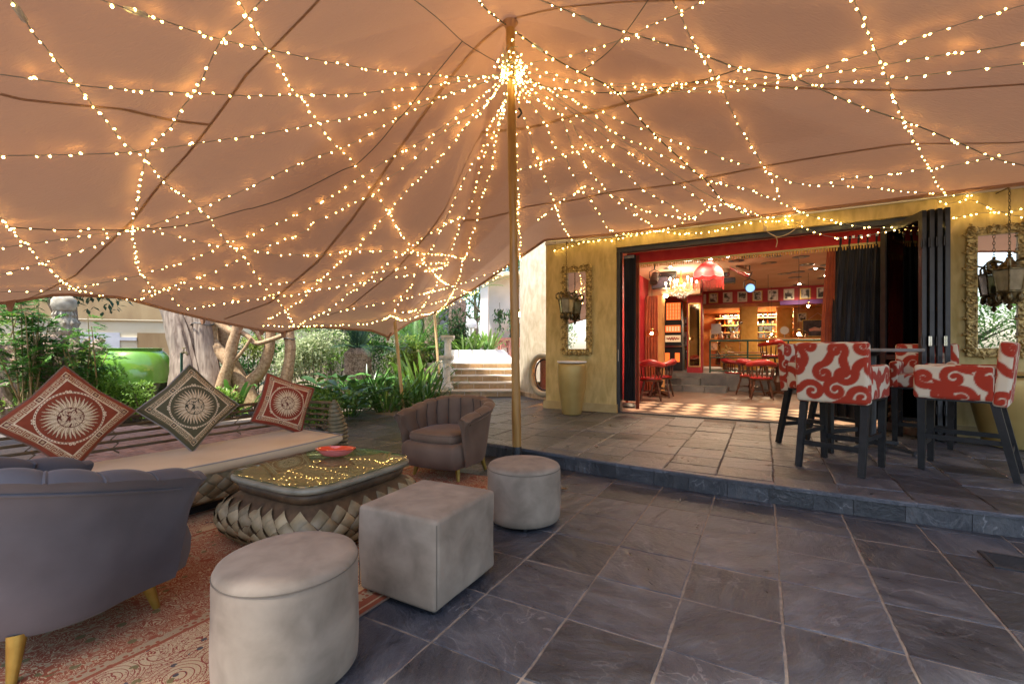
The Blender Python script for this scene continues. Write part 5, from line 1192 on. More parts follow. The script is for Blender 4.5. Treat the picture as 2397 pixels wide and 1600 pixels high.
# railing
rg = thing('stage_railing', 'green metal pipe railing along the raised stage edge', 'railing', bp(.95, TS_+.06, SZ), UANG)
for z, r in ((.84, .024), (.47, .016), (.40, .016), (.06, .018)): mk('rail', B().tube([(0, 0, z), (4.4, 0, z)], r, 10), 'green_metal', rg)
for k in range(6): mk('post', B().tube([(k*.88, 0, 0), (k*.88, 0, .84)], .021, 10), 'green_metal', rg)
# slot machine
sm = thing('slot_machine', 'tall vintage slot machine with orange screens beside the stage steps', 'slot machine', bp(-.16, 6.6, SZ), UANG)
mk('cabinet', B().box((0, 0, .34), (.56, .45, .68)).box((0, .05, 1.05), (.50, .36, .78)).box((0, .08, 1.72), (.46, .28, .60)), 'black_plastic', sm, smooth=False)
mk('top_screen', B().box((0, -.063, 1.74), (.40, .01, .50)), 'neon', sm, smooth=False)
for k in range(5): mk('pay_line', B().box((-.16+k*.08, -.070, 1.74), (.012, .006, .46)), 'panel_cream', sm, smooth=False)
for k in range(4): mk('pay_line', B().box((0, -.0705, 1.58+k*.10), (.38, .0055, .010)), 'print_dark', sm, smooth=False)
mk('reel_window', B().box((0, -.134, 1.22), (.42, .01, .20)), 'neon', sm, smooth=False)
for k in range(5): mk('reel', B().box((-.16+k*.08, -.141, 1.22), (.055, .006, .13)), 'panel_cream', sm, smooth=False)
mk('belly_glass', B().box((0, -.134, .93), (.44, .01, .20)), 'panel_cream', sm, smooth=False)
mk('belly_emblem', B().tube([(-.18+.36*k/30, -.144, .93+.05*math.sin(k*1.1)*(1-abs(k-15)/22)) for k in range(31)], .014, 6), 'red_velvet', sm)
mk('button_deck', B().box((0, -.21, .70), (.50, .16, .05)), 'chrome', sm, smooth=False)
for k in (-.14, .14): mk('door_decal', B().box((k, -.229, .38), (.13, .01, .26)), 'neon', sm, smooth=False)
# bar: counter, shelves with bottles, painting
bc = thing('bar_counter', 'long wooden bar counter with gold tufted front behind the railing', 'counter', bp(1.0, 8.75, SZ), UANG)
mk('front', B().box((1.4, 0, .46), (2.9, .08, .90)), 'tuft_gold', bc, smooth=False); mk('top', B().box((1.4, .15, .94), (3.1, .50, .06)), 'orange_wood', bc, smooth=False)
sh = thing('back_bar_shelf', 'tall back bar shelving crowded with bottles, cameras and glasses', 'shelves', bp(.75, 10.30, SZ), UANG)
mk('back_panel', B().box((1.6, .2, 1.0), (3.4, .02, 1.9)), 'mirror_dark', sh, smooth=False)
for z in (.95, 1.20, 1.45, 1.70): mk('shelf_board', B().box((1.6, .0, z), (3.4, .38, .025)), 'orange_wood', sh, smooth=False)
bo_ = B().lathe([(.034, 0), (.036, .01), (.036, .14), (.014, .18), (.013, .23), (.016, .235)], 10); bms = [bo_.mesh('bottle', x) for x in ('bottle_glass', 'bottle_amber', 'ceramic')]
cm_ = B().box((0, 0, .045), (.13, .06, .09)).box((0, 0, .10), (.05, .05, .03)).tube([(0, -.03, .045), (0, -.075, .045)], .03, 10); cms = cm_.mesh('camera', 'black_plastic')
gl_ = B().lathe([(.03, 0), (.005, .01), (.005, .06), (.035, .09), (.04, .14)], 10, cap=False).mesh('goblet', 'chrome')
for r_, z in enumerate((.963, 1.213, 1.463, 1.713)):
    for k in range(22):
        x = .05+k*.15+random.uniform(-.03, .03); me = random.choice(bms+[cms, gl_, bms[0], bms[1]]); kind = {'bottle': 'bottle', 'camera': 'old camera', 'goblet': 'goblet'}[me.name.split('.')[0]]
        o = ob(me.name.split('.')[0], me, None, bp(.75+x, 10.30+random.uniform(-.1, .05), SZ+z+.0005), UANG+random.uniform(-.4, .4), scale=random.uniform(.75, .95))
        tag(o, '%s on the %s back bar shelf, %s' % (kind, ['lowest', 'second', 'third', 'top'][r_], 'left end' if k < 7 else 'middle' if k < 15 else 'right end'), kind, '%ss on the %s shelf %s' % (kind, ['lowest', 'second', 'third', 'top'][r_], 'left end' if k < 7 else 'middle' if k < 15 else 'right end'))
l = bpy.data.lights.new('bar_strip', 'AREA'); l.energy = 130; l.size = 3; l.size_y = .1; l.shape = 'RECTANGLE'; l.color = (1, .78, .5); lo = bpy.data.objects.new('bar_strip', l); COL.objects.link(lo); lo.parent = sh; lo.location = (1.6, -.35, 1.85)
for s, t, z, lab in ((.95, 8.6, 1.57, 'left'), (1.3, 8.7, 1.57, 'middle'), (1.6, 8.65, 1.57, 'right')):
    o = thing('bar_ornament', 'small pale ornament standing on the bar counter, '+lab, 'ornament', bp(s, t+.2, z), UANG); mk('body', B().lathe([(.06, 0), (.08, .05), (.05, .12), (.07, .18), (.02, .24)], 14), 'ceramic', o)
pt = framed('hanging_painting', 'framed painting of pale reclining shapes hung on a wire at right', 3.62, 9.0, 1.86, .80, .52, 'gold_frame', 'print_dark', mw=.005, cat='painting')
mk('brush_shape', B().tube([(-.22, -.012, -.06), (-.08, -.012, -.02), (.05, -.012, -.05), (.20, -.012, .06), (.28, -.012, .10)], [.05, .075, .06, .05, .02], 8), 'print_pink', pt, scale=(1, .15, 1)); mk('wire', B().tube([(-.25, 0, .26), (0, 0, .46), (.25, 0, .26)], .004, 5), 'mat_cream', pt)
room('panel_wall', wallbox(3.0, SR_-.01, 9.05, 9.15, SZ, 2.5), 'orange_wood')
o = thing('phone_dial', 'round grey dial on a stalk beside the second tufted column', 'ornament', bp(2.75, 8.95, 1.65), UANG); mk('plate', B().lathe([(.002, .01), (.12, .01), (.12, 0)], 24), 'alu_track', o, loc=(0, -.03, .15), rot=(PI/2, 0, 0)); mk('stalk', B().tube([(0, -.03, .05), (0, -.03, -.25)], .012, 6), 'alu_track', o)
o = thing('robot_lamp', 'white retro appliance with wall lamp beside the mirror pillar', 'appliance', bp(.95, 7.2, 1.72), UANG); mk('body', B().box((0, 0, .1), (.26, .16, .30)), 'ceramic', o, smooth=False); mk('arm', B().tube([(.1, 0, 0), (.3, -.05, -.08), (.5, -.05, .05), (.62, -.05, .22)], .02, 8), 'chrome', o); mk('head', B().ball((.65, -.06, .26), .06, 12, 8), 'chrome', o); mk('bracket', B().box((0, .32, .1), (.06, .6, .06)), 'black_metal', o, smooth=False)
# captain chairs and tables
def captain():
    o = thing('captain_chair', '', 'chair')
    mk('seat', B().lathe([(.01, .43), (.20, .43), (.225, .445), (.22, .47), (.17, .485), (.01, .49)], 28), 'red_leather', o)
    mk('seat_ring', B().lathe([(.19, .40), (.225, .405), (.23, .43), (.19, .435)], 28), 'dark_wood', o)
    pth = []; rr = []
    for k in range(21): a = R(-110+220*k/20); pth.append((.26*math.sin(a), -.25*math.cos(a)+.0, .72+.07*math.exp(-(a/.9)**2))); rr.append(.045+.03*math.exp(-(a/.8)**2))
    mk('back_pad', B().tube(pth, rr, 10), 'red_leather', o)
    for k in range(9): a = R(-100+25*k); mk('spindle', B().tube([(.20*math.sin(a), -.19*math.cos(a), .44), (.235*math.sin(a), -.225*math.cos(a), .56), (.25*math.sin(a), -.24*math.cos(a), .70)], [.010, .017, .010], 6), 'dark_wood', o)
    for sx_ in (-1, 1):
        for sy_ in (-1, 1): mk('leg', B().tube([Vector((sx_*.13, sy_*.13, .41)).lerp(Vector((sx_*.21, sy_*.21, 0)), f) for f in (0, .2, .3, .45, .6, .7, .85, .92, 1)], [.016, .024, .015, .026, .028, .015, .024, .014, .018], 8), 'dark_wood', o)
        mk('stretcher', B().tube([(sx_*.175, -.17, .19), (sx_*.175, .17, .19)], .012, 6), 'dark_wood', o)
    mk('stretcher', B().tube([(-.175, 0, .19), (.175, 0, .19)], .012, 6), 'dark_wood', o); return o
cc0 = captain()
for k, (px, py, z, f, lab) in enumerate(((1523, 936, PZ, (.3, .9), 'red captain chair at the left table, its back to the doorway'), (1549, 928, PZ, (-.5, .3), 'red captain chair on the right side of the left table'), (1782, 933, PZ, (.4, .9), 'red captain chair nearest the scroll bar chair'), (1718, 913, PZ, (.9, -.1), 'red captain chair farthest left of the right hand group'), (1756, 924, PZ, (.8, .3), 'red captain chair in the middle of the right hand group'), (1806, 876, SZ, (.1, .9), 'red captain chair up on the stage behind the railing'))):
    p = gp(px, py, z); o = cc0 if k == 0 else copy_tree(cc0); o.location = p+Vector((0, 0, .003)); o.rotation_euler = (0, 0, face_rz(f)); o['label'] = lab; o['group'] = 'red captain chairs in the bar'
def pub_table(label, p):
    o = thing('pub_table', label, 'table', p, 0, 'dark pedestal tables'); mk('top', B().lathe([(.30, .72), (.36, .725), (.365, .745), (.35, .755)], 32), 'dark_wood', o); mk('pedestal', B().lathe([(.10, .05), (.05, .10), (.07, .22), (.11, .32), (.06, .45), (.05, .60), (.12, .72)], 18), 'dark_wood', o)
    for k in range(4): a = k*PI/2+.4; mk('foot', B().bar((0, 0, .09), (.30*math.cos(a), .30*math.sin(a), .03), .06, .06), 'dark_wood', o, smooth=False)
pub_table('dark pedestal table by the left doorway curtain', gp(1541, 925, PZ)); pub_table('dark pedestal table beside the right captain chairs', gp(1822, 925, PZ))
o = thing('umbrella_stand', 'low dark round base behind the left curtain', 'stand', gp(1468, 951, PZ)); mk('base', B().lathe([(.16, 0), (.165, .02), (.12, .06), (.03, .08)], 24), 'black_plastic', o); mk('post', B().tube([(0, 0, .06), (0, 0, .35)], .025, 10), 'curtain_rust', o)
o = thing('brass_fan', 'round brass fan guard on a stand behind the railing', 'fan', bp(1.25, 6.6, SZ), UANG); 
for r in (.06, .11, .16, .20): mk('guard_ring', B().tube([(r*math.cos(a), 0, .62+r*math.sin(a)) for a in np.linspace(0, 2*PI, 24, endpoint=False)], .006, 5, closed=True), 'gold_frame', o)
for k in range(4): mk('blade', B().ball((0, 0, 0), .08, 10, 6, (1, .15, .5)), 'gold_frame', o, loc=(.08*math.cos(k*PI/2), .02, .62+.08*math.sin(k*PI/2)), rot=(0, -k*PI/2, 0))
mk('stand', B().lathe([(.14, 0), (.15, .02), (.02, .05), (.018, .42)], 18), 'gold_frame', o)
o = thing('lounge_table', 'orange wooden table behind the railing in front of the bar', 'table', bp(1.7, 7.2, SZ), UANG); mk('top', B().box((0, 0, .52), (1.2, .7, .05)), 'orange_wood', o, smooth=False)
for sx_ in (-1, 1):
    for sy_ in (-1, 1): mk('leg', B().bar((sx_*.5, sy_*.28, .5), (sx_*.52, sy_*.3, 0), .05), 'dark_wood', o, smooth=False)
# ------------------------------------------------------------------ foliage helpers
def leaf(b, p, d, L, w, up=None, fold=.25):
    d = d.normalized(); up = up or Vector((0, 0, 1)); x = d.cross(up)
    if x.length < .05: x = Vector((1, 0, 0))
    x.normalize(); n = x.cross(d).normalized()
    b.add([p, p+d*L*.45+x*w/2+n*w*fold*.5, p+d*L, p+d*L*.45-x*w/2+n*w*fold*.5, p+d*L*.5-n*w*fold*.2], [(0, 4, 1), (1, 4, 2), (2, 4, 3), (3, 4, 0)])
def rdir(zb=0, zs=1):
    v = Vector((random.gauss(0, 1), random.gauss(0, 1), random.gauss(zb, zs)));
    return v.normalized()
def cloud(c, rad, n, L, w, lumps=9, flat=1.0, droop=-.1, surf=.55):
    b = B(); c = Vector(c); cs = []
    for k in range(lumps):
        v = rdir(); cs.append((Vector((v.x*rad[0], v.y*rad[1], v.z*rad[2]))*random.uniform(.3, .75), random.uniform(.35, .6)))
    for k in range(n):
        lc, lr = random.choice(cs); v = rdir(.15); f = random.random()**(1/3) if random.random() > surf else random.uniform(.85, 1.05)
        p = c+lc+Vector((v.x*rad[0], v.y*rad[1], v.z*rad[2]))*lr*f
        if p.z < .02: continue
        s = random.uniform(.7, 1.3); leaf(b, p, (v*.6+rdir(droop, .7)*.9), L*s, w*s)
    return b
def shrub(name, label, c, rad, n, L, w, mat, stems=7, cat='shrub', grp=None, smat='stem_dark', base=None):
    bz = 0.0 if base is None else base; o = thing(name, label, cat, (c[0], c[1], bz), 0, grp)
    mk('foliage', cloud((0, 0, c[2]-bz), rad, n, L, w), mat, o, smooth=False)
    for k in range(stems):
        v = rdir(); t = Vector((v.x*rad[0]*.7, v.y*rad[1]*.7, c[2]-bz+random.uniform(-.2, .6)*rad[2])); mk('stem', B().tube([Vector((v.x*.06, v.y*.06, -.05)), t*.5+Vector((v.x*.05, 0, 0)), t], [.013, .009, .004], 5), smat, o)
    return o
def strap_mesh(L, w, droop, mat, up=.9, n=8, bend=0):
    b = B(); vs = []; 
    for i in range(n):
        f = i/(n-1); x = L*f*(1-up*.35*(1-f)); 
        px_ = L*(math.sin(f*droop)/droop); pz = L*((1-math.cos(f*droop))/droop); 
        y, z = L*math.sin(f*droop)*.75, L*(f*math.cos(f*droop*.8))
        ww = w*(math.sin(PI*min(1, .12+f*.88)))**.7*(1 if f < .98 else .2); ww = max(ww, .003)
        for k, h in ((-1, .18), (0, 0), (1, .18)): vs.append((k*ww/2, y-h*ww*.5*math.cos(f), z+h*ww*.3))
    b.add(vs, [(i*3+k, i*3+k+1, i*3+k+4, i*3+k+3) for i in range(n-1) for k in range(2)]); return b.mesh('leaf', mat, True, 80)
def strap_plant(name, label, loc, n, L, w, mat, spread=(.5, 1.3), rad=.1, grp=None, cat='plant', variants=6):
    o = thing(name, label, cat, loc, 0, grp); ms = [strap_mesh(L, w, random.uniform(*spread), mat) for _ in range(variants)]
    for k in range(n):
        a = random.uniform(0, 2*PI); r = rad*math.sqrt(random.random()); oo = ob('leaf', random.choice(ms), o, (r*math.cos(a), r*math.sin(a), -.02), scale=random.uniform(.6, 1.1)); oo.rotation_euler = (random.uniform(-.35, .25), random.uniform(-.15, .15), a-PI/2+random.uniform(-.5, .5))
    return o
# ------------------------------------------------------------------ retaining wall, house behind
def wallseg(name, label, cat, a, c, z0, z1, th, mat):
    a = Vector(a); c = Vector(c); d = (c-a); L = d.length; o = thing(name, label, cat, (a.x, a.y, z0), math.atan2(d.y, d.x)); mk('wall', B().box((L/2, th/2, (z1-z0)/2), (L, th, z1-z0)), mat, o, smooth=False); return o, L
gw, L = wallseg('garden_wall', 'cream plastered garden wall behind the green jar, with a grey panel', 'wall', (-15.5, 11.6, 0), (-4.0, 16.2, 0), -.1, 2.06, .3, 'wall_cream')
mk('coping', B().box((L/2, .13, 2.17), (L, .40, .03)), 'wall_cream', gw, smooth=False)
rz_g = math.atan2(4.6, 11.5)
def onwall(px): # parameter along garden wall where the pixel column meets it
    r = (px-CX)/FPX; a = Vector((-15.5, 11.6)); d = Vector((11.5, 4.6)).normalized(); return (r*a.y-a.x)/(d.x-r*d.y)
for px0, px1, z0, z1, m_, nm in ((176, 281, .3, 1.80, 'wall_grey', 'grey_panel'), (322, 420, .3, 1.80, 'wall_brown', 'brown_panel')):
    l0, l1 = onwall(px0), onwall(px1); mk(nm, B().box(((l0+l1)/2, -.012, (z0+z1)/2), (l1-l0, .03, z1-z0)), m_, gw, smooth=False)
l0, l1 = onwall(281), onwall(321); mk('cap_band', B().box(((l0+l1)/2, -.02, 1.62), (l1-l0, .05, .10)), 'wall_grey', gw, smooth=False)
o, L = wallseg('upper_wall', 'stained brown upper wall above the cream garden wall', 'wall', (-18, 14.5, 0), (-5.2, 19.0, 0), 1.6, 3.1, .3, 'wall_brown')
hs = thing('neighbour_house', 'grey neighbouring house with white window frames seen under the tent edge', 'building', (-11, 22, 0), R(20))
mk('wall', B().box((0, 0, 3), (16, 4, 6)), 'roof_slate', hs, smooth=False)
for k in range(7):
    w_ = mk('window', B().box((-5.5+k*1.5, -2.02, 3.1), (1.0, .06, 1.6)), 'paint_white', hs, smooth=False); mk('pane', B().box((-5.5+k*1.5, -2.06, 3.1), (.8, .03, 1.4)), 'black_metal', w_, smooth=False)
for k in range(18): mk('rail_post', B().box((-6+k*.7, -2.4, 3.0), (.04, .04, 1.1)), 'paint_white', hs, smooth=False)
# ------------------------------------------------------------------ green jar, trough, totem, stump
gj = thing('green_jar', 'big glossy green glazed jar among the shrubs', 'jar', (-7.40, 8.95, -.06), scale=1.30)
prof = [(.26, 0), (.30, .02), (.40, .18), (.455, .36), (.47, .50)]; prof2 = [(.470, .50), (.472, .62), (.455, .76), (.41, .88), (.35, .955), (.33, .965), (.335, .99), (.35, 1.0), (.33, 1.005), (.30, .98)]
mk('lower_body', B().lathe(prof, 56), 'dark_glaze', gj, ang=70); mk('upper_body', B().lathe(prof2, 56, cap=False), 'green_glaze', gj, ang=70); mk('mouth', B().lathe([(.01, .93), (.31, .93), (.32, .985)], 40), 'soil', gj)
mk('drip_edge', B().tube([(.4735*math.cos(a), .4735*math.sin(a), .50-.012*abs(math.sin(a*9))) for a in np.linspace(0, 2*PI, 90, endpoint=False)], .012, 6, closed=True), 'green_glaze', gj)
tr = thing('stone_trough', 'grey weathered concrete trough behind the green jar', 'trough', (-9.4, 10.0, 0), R(15)); mk('body', B().box((0, 0, .55), (2.3, .6, 1.1)), 'concrete', tr, smooth=False); mk('lip', B().box((0, 0, 1.14), (2.5, .75, .09)), 'stone_carved', tr, smooth=False)
tt = thing('stone_totem', 'pale carved stone totem rising behind the leafy bamboo shrub', 'sculpture', (-9.05, 9.2, 0), R(30)); b = B()
for k in range(60):
    pass
rings = []
def tf(i, j):
    a = 2*PI*i/40; z = j/59*2.25; r = .17+.045*math.sin(z*8.5)+.012*math.sin(8*a+z*10)*(1 if z < 1.9 else .3)-.03*max(0, z-2.05)/.2; return (r*math.cos(a), r*math.sin(a), z)
mk('carving', B().grid(tf, 40, 60, cu=True), 'stone_carved', tt, ang=70)
for k in range(84):
    a = 2*PI*(k % 12+.5*(k//12 % 2))/12; z = .95+.16*(k//12); rr_ = .165+.045*math.sin(z*8.5); mk('carved_leaf', B().tube([(rr_*math.cos(a), rr_*math.sin(a), z-.07), ((rr_+.03)*math.cos(a), (rr_+.03)*math.sin(a), z), ((rr_+.012)*math.cos(a), (rr_+.012)*math.sin(a), z+.07)], [.018, .028, .008], 6), 'stone_carved', tt)
mk('capital', B().lathe([(.16, 2.0), (.20, 2.1), (.19, 2.22), (.12, 2.3), (.01, 2.32)], 20), 'stone_carved', tt)
sp_ = thing('palm_stump', 'shaggy brown palm stump with old leaf bases at the left edge', 'palm', (-8.6, 8.35, -.1), scale=1.12); b = B()
mk('trunk', B().lathe([(.62, -.05), (.66, .3), (.62, .8), (.52, 1.15), (.35, 1.35), (.1, 1.42)], 30), 'bark_fibre', sp_, ang=70)
lb = B().tube([(0, 0, 0), (0, .10, .10), (0, .15, .24)], [.07, .055, .045], 8).mesh('leaf_base', 'bark_grey')
for r_ in range(7):
    for k in range(15):
        a = 2*PI*(k+.5*(r_ % 2))/15; z = .12+r_*.17; rr_ = .63-.035*max(0, r_-3)**1.7*.35; oo = ob('leaf_base', lb, sp_, (rr_*math.cos(a), rr_*math.sin(a), z), scale=random.uniform(.6, 1.15)); oo.rotation_euler = (random.uniform(-.3, .2), 0, a-PI/2)
b = B()
for k in range(700):
    a = random.uniform(0, 6.28); z = random.uniform(.1, 1.35); r = .62-.25*max(0, z-.9); p = Vector((r*math.cos(a), r*math.sin(a), z)); d = rdir()*.16; b.tube([p, p+d*.5+Vector((0, 0, .02)), p+d], .0035, 3, cap=False)
o = mk('fibre', b, 'leaf_dry', sp_); o['kind'] = 'stuff'
# ------------------------------------------------------------------ gnarled trees
def trunk(parent, pts, depth, rad, mat, name='trunk', wob=0, n=12, fl=0):
    depth *= 1.12; rad = [r*1.12 for r in rad]; P = [at(*C(9, p)[0], depth+(fl*(i/(len(pts)-1)))) for i, p in enumerate(pts)]; o = parent.location
    Q = catmull(P, 7); m_ = len(Q); rr = []
    for i in range(m_):
        f = i/(m_-1)*(len(rad)-1); k = min(int(f), len(rad)-2); rr.append((rad[k]+(rad[k+1]-rad[k])*(f-k))*(1+.03*math.sin(i*.45+rad[0]*90)+.012*random.uniform(-1, 1)))
    b = B().tube([q_-o for q_ in Q], rr, n)
    if wob:
        ph = [random.uniform(-1, 1) for _ in range(n)]; vv = []
        for i, p in enumerate(b.v):
            k = i % n; r_ = i//n; c = Q[min(r_, m_-1)]-o; w_ = ph[k]+.2*math.sin(r_*.35+k*1.9)
            vv.append(c+(Vector(p)-c)*(1+wob*w_))
        b.v = [tuple(p) for p in vv]
    return mk(name, b, mat, parent, ang=80)
t1 = thing('old_tree', 'thick grey barked old tree trunk behind the green cushion', 'tree', (-6.2, 9.2, 0))
trunk(t1, [(1165, 60), (1205, 190), (1255, 320), (1290, 450), (1320, 600), (1345, 800)], 8.1, [.20, .205, .22, .245, .29, .38], 'bark_grey', wob=.16, n=34)
trunk(t1, [(1300, 100), (1330, 240), (1345, 400), (1360, 560), (1385, 780)], 8.25, [.17, .18, .2, .22, .3], 'bark_grey', wob=.16, n=26)
trunk(t1, [(1390, 130), (1400, 280), (1415, 440), (1440, 600), (1450, 780)], 8.05, [.15, .14, .15, .18, .24], 'bark_grey', wob=.16, n=26)
mk('cable_tie', B().tube([Vector((.20*math.cos(a), .20*math.sin(a), .02*math.sin(3*a))) for a in np.linspace(0, 6.28, 24, endpoint=False)], .014, 5, closed=True), 'wire_dark', t1, loc=at(*C(9, (1395, 290))[0], 9.0)-t1.location)
t2 = thing('gnarled_tree', 'twisting many stemmed tan tree with knotted branches', 'tree', (-5.4, 9.3, 0))
for pts, dp, rad in (([(1475, 120), (1465, 250), (1450, 390), (1510, 480), (1570, 545), (1600, 620), (1690, 740), (1740, 850)], 8.1, [.08, .085, .09, .10, .11, .11, .12, .15]), ([(1650, 150), (1625, 330), (1595, 440), (1575, 560), (1545, 650), (1520, 760)], 7.9, [.075, .08, .09, .095, .10, .12]), ([(1480, 260), (1540, 310), (1600, 345), (1640, 320), (1680, 250), (1720, 150)], 8.0, [.06, .065, .07, .06, .055, .05]), ([(1990, 150), (1985, 340), (1995, 450), (1985, 560), (1960, 680), (1900, 850)], 8.4, [.085, .09, .09, .095, .10, .13]), ([(1870, 200), (1860, 340), (1845, 480), (1800, 600), (1720, 690), (1640, 790)], 8.2, [.08, .085, .085, .095, .11, .15]), ([(1630, 330), (1700, 370), (1760, 420), (1850, 400), (1960, 360)], 7.95, [.045, .04, .04, .04, .04]), ([(1730, 380), (1670, 470), (1610, 540)], 7.9, [.022, .026, .03]), ([(1510, 180), (1530, 330), (1560, 480), (1620, 620), (1700, 760)], 8.45, [.11, .12, .12, .13, .16]), ([(1700, 300), (1760, 340), (1800, 420)], 8.1, [.04, .035, .03]), ([(1580, 560), (1560, 660), (1600, 790)], 8.3, [.08, .09, .12])):
    trunk(t2, pts, dp, rad, 'bark_tan', wob=.06)
mk('crown', cloud((.4, .9, 5.2), (2.0, 1.4, .9), 1500, .14, .06), 'leaf_mid', t2, smooth=False); mk('crown', cloud((-.3, .9, 5.6), (2.0, 1.6, 1.0), 1500, .14, .06), 'leaf_dark', t1, smooth=False)
mk('cable_tie', B().tube([Vector((.11*math.cos(a), .11*math.sin(a), .015*math.sin(3*a))) for a in np.linspace(0, 6.28, 20, endpoint=False)], .012, 5, closed=True), 'wire_dark', t2, loc=at(*C(9, (1990, 390))[0], 9.4)-t2.location)
wt = thing('garden_tap', 'weathered green standpipe tap in front of the old grey trunk', 'tap', at(*C(9, (1248, 600))[0], 8.3)*1); wt.location.z = 0; zt = at(*C(9, (1248, 490))[0], 8.3).z
mk('pipe', B().tube([(0, 0, 0), (0, 0, zt), (.03, 0, zt+.02)], .022, 8), 'green_metal', wt); mk('spout', B().tube([(0, 0, zt+.01), (.09, -.02, zt+.02), (.13, -.03, zt-.02)], .02, 8), 'bronze', wt); mk('valve', B().tube([(.05, -.01, zt+.03), (.05, -.01, zt+.09), (.02, -.01, zt+.10), (.09, -.01, zt+.10)], .010, 6), 'bronze', wt)
# ------------------------------------------------------------------ shrubs and plants
def nandina(label, loc, h, n, spread, mat='leaf_mid'):
    o = thing('bamboo_shrub', label, 'shrub', loc, 0, 'feathery bamboo shrubs'); b = B()
    for k in range(n):
        a = random.uniform(0, 6.28); x0 = Vector((random.gauss(0, .12), random.gauss(0, .12), 0)); tp = x0+Vector((math.cos(a)*spread*random.random(), math.sin(a)*spread*random.random(), h*random.uniform(.65, 1.05)))
        mid = x0.lerp(tp, .5)+Vector((0, 0, .03)); mk('stem', B().tube([x0, mid, tp], [.013, .011, .006], 6), 'stem_tan', o)
        for q_ in range(15):
            f = random.uniform(.4, 1.05); p = x0.lerp(tp, f); d = rdir(.1, .4); Lb = random.uniform(.18, .38)
            for s in range(11):
                ff = .25+.75*s/10; pp = p+d*Lb*ff+Vector((0, 0, -.06*ff*ff))
                for sd in (-1, 1): leaf(b, pp, (d*.5+d.cross(Vector((0, 0, 1)))*sd*.8+rdir()*.35), random.uniform(.07, .115), .034)
    mk('foliage', b, mat, o, smooth=False)
for x, y, h, n, s, lab, mt_ in ((-8.0, 7.5, 2.1, 11, .6, 'tall feathery bamboo shrub at the left edge above the red cushion', 'leaf_mid'), (-7.3, 7.75, 1.8, 8, .5, 'feathery bamboo shrub right of the tall one at the left', 'leaf_mid'), (-9.1, 7.8, 2.25, 8, .6, 'bamboo shrub cut by the left picture edge', 'leaf_light')): nandina(lab, (x, y, 0), h, n, s, mt_)
for px, d, zc, rad, n, mt_, lab in ((165, 8.1, .62, (.55, .5, .50), 1500, 'leaf_yellow', 'small bright yellow green shrub behind the left red cushion'), (262, 7.9, .26, (.62, .45, .55), 2400, 'leaf_light', 'bushy light green shrub in front of the green jar'), (325, 8.1, .20, (.45, .4, .5), 1500, 'leaf_light', 'low green shrub beside the olive cushion'), (215, 8.4, .78, (.40, .35, .32), 800, 'leaf_mid', 'green shrub touching the left side of the jar'), (535, 8.3, .24, (.36, .3, .36), 1100, 'leaf_light', 'small green shrub between the olive and right red cushions'), (735, 7.0, .30, (.42, .32, .30), 1100, 'leaf_mid', 'low green shrub behind the right red cushion'), (60, 7.6, .25, (.4, .3, .35), 800, 'leaf_light', 'low shrub at the left edge behind the daybed')):
    x = (px-CX)/FPX*d; shrub('garden_shrub', lab, (x, d, zc), rad, n, .075, .030, mt_, 8, grp='small leafy shrubs')
shrub('variegated_shrub', 'cream and green variegated bush behind the gnarled tree', ((735-CX)/FPX*10.2, 10.2, 1.12), (.75, .5, .55), 3200, .075, .035, 'leaf_variegated', 6)
shrub('variegated_shrub', 'lower left lobe of pale variegated bush beside the tan trunk', ((668-CX)/FPX*9.8, 9.8, .95), (.45, .4, .5), 1500, .075, .035, 'leaf_variegated', 5)
shrub('clipped_shrub', 'small round lime green bush between the tan trunks', ((597-CX)/FPX*9.6, 9.6, 1.25), (.26, .26, .28), 1000, .06, .025, 'leaf_yellow', 4)
# broad leaf plants: each leaf its own piece
def broad(label, loc, n, L, w, mat, grp='broad leaved plants', up=(.35, .9), rad=.3):
    o = thing('broad_leaf_plant', label, 'plant', loc, 0, grp); ms = []
    for v in range(5):
        b = B(); nn = 7; vs = []; dr = random.uniform(.7, 1.5)
        for i in range(nn):
            f = i/(nn-1); ww = w*math.sin(PI*min(1, .06+f*.94))**.75; y = .35*L*0+L*f*math.cos(f*dr*.6); z = L*f*.25-L*.45*f*f*dr*.6
            for k, h in ((-1, .16), (0, 0), (1, .16)): vs.append((k*ww/2, y, z+h*ww))
        b.add(vs, [(i*3+k, i*3+k+1, i*3+k+4, i*3+k+3) for i in range(nn-1) for k in range(2)]); ms.append(b.mesh('leaf', mat, True, 80))
    st = B()
    for k in range(n):
        a = random.uniform(0, 2*PI); el = random.uniform(*up); r = rad*math.sqrt(random.random()); h = random.uniform(.15, .75)*(1.1-r/rad*.5)
        p = Vector((r*math.cos(a)*1.3, r*math.sin(a)*1.3, h)); st.tube([Vector((p.x*.3, p.y*.3, -.02)), Vector((p.x*.6, p.y*.6, h*.6)), p], .006, 4, cap=False)
        oo = ob('leaf', random.choice(ms), o, p, scale=random.uniform(.7, 1.15)); oo.rotation_euler = (random.uniform(-.2, .5), random.uniform(-.3, .3), a-PI/2+random.uniform(-.6, .6))
    mk('stem', st, 'leaf_mid', o); return o
for px, d, n, L, w, mt_, lab in ((760, 7.9, 46, .34, .17, 'leaf_mid', 'broad leaved plant behind the right red cushion'), (712, 7.6, 30, .22, .15, 'leaf_light', 'round leaved pale plant left of the broad leaved one'), (815, 8.3, 46, .40, .16, 'leaf_strap', 'dark broad leaved plant left of the strappy clump'), (790, 9.3, 36, .42, .16, 'leaf_dark', 'dark broad leaved plant in the second row'), (870, 10.0, 40, .5, .17, 'leaf_strap', 'large broad leaved plant behind the strappy clump')):
    broad(lab, ((px-CX)/FPX*d, d, 0), n, L, w, mt_, rad=.42)
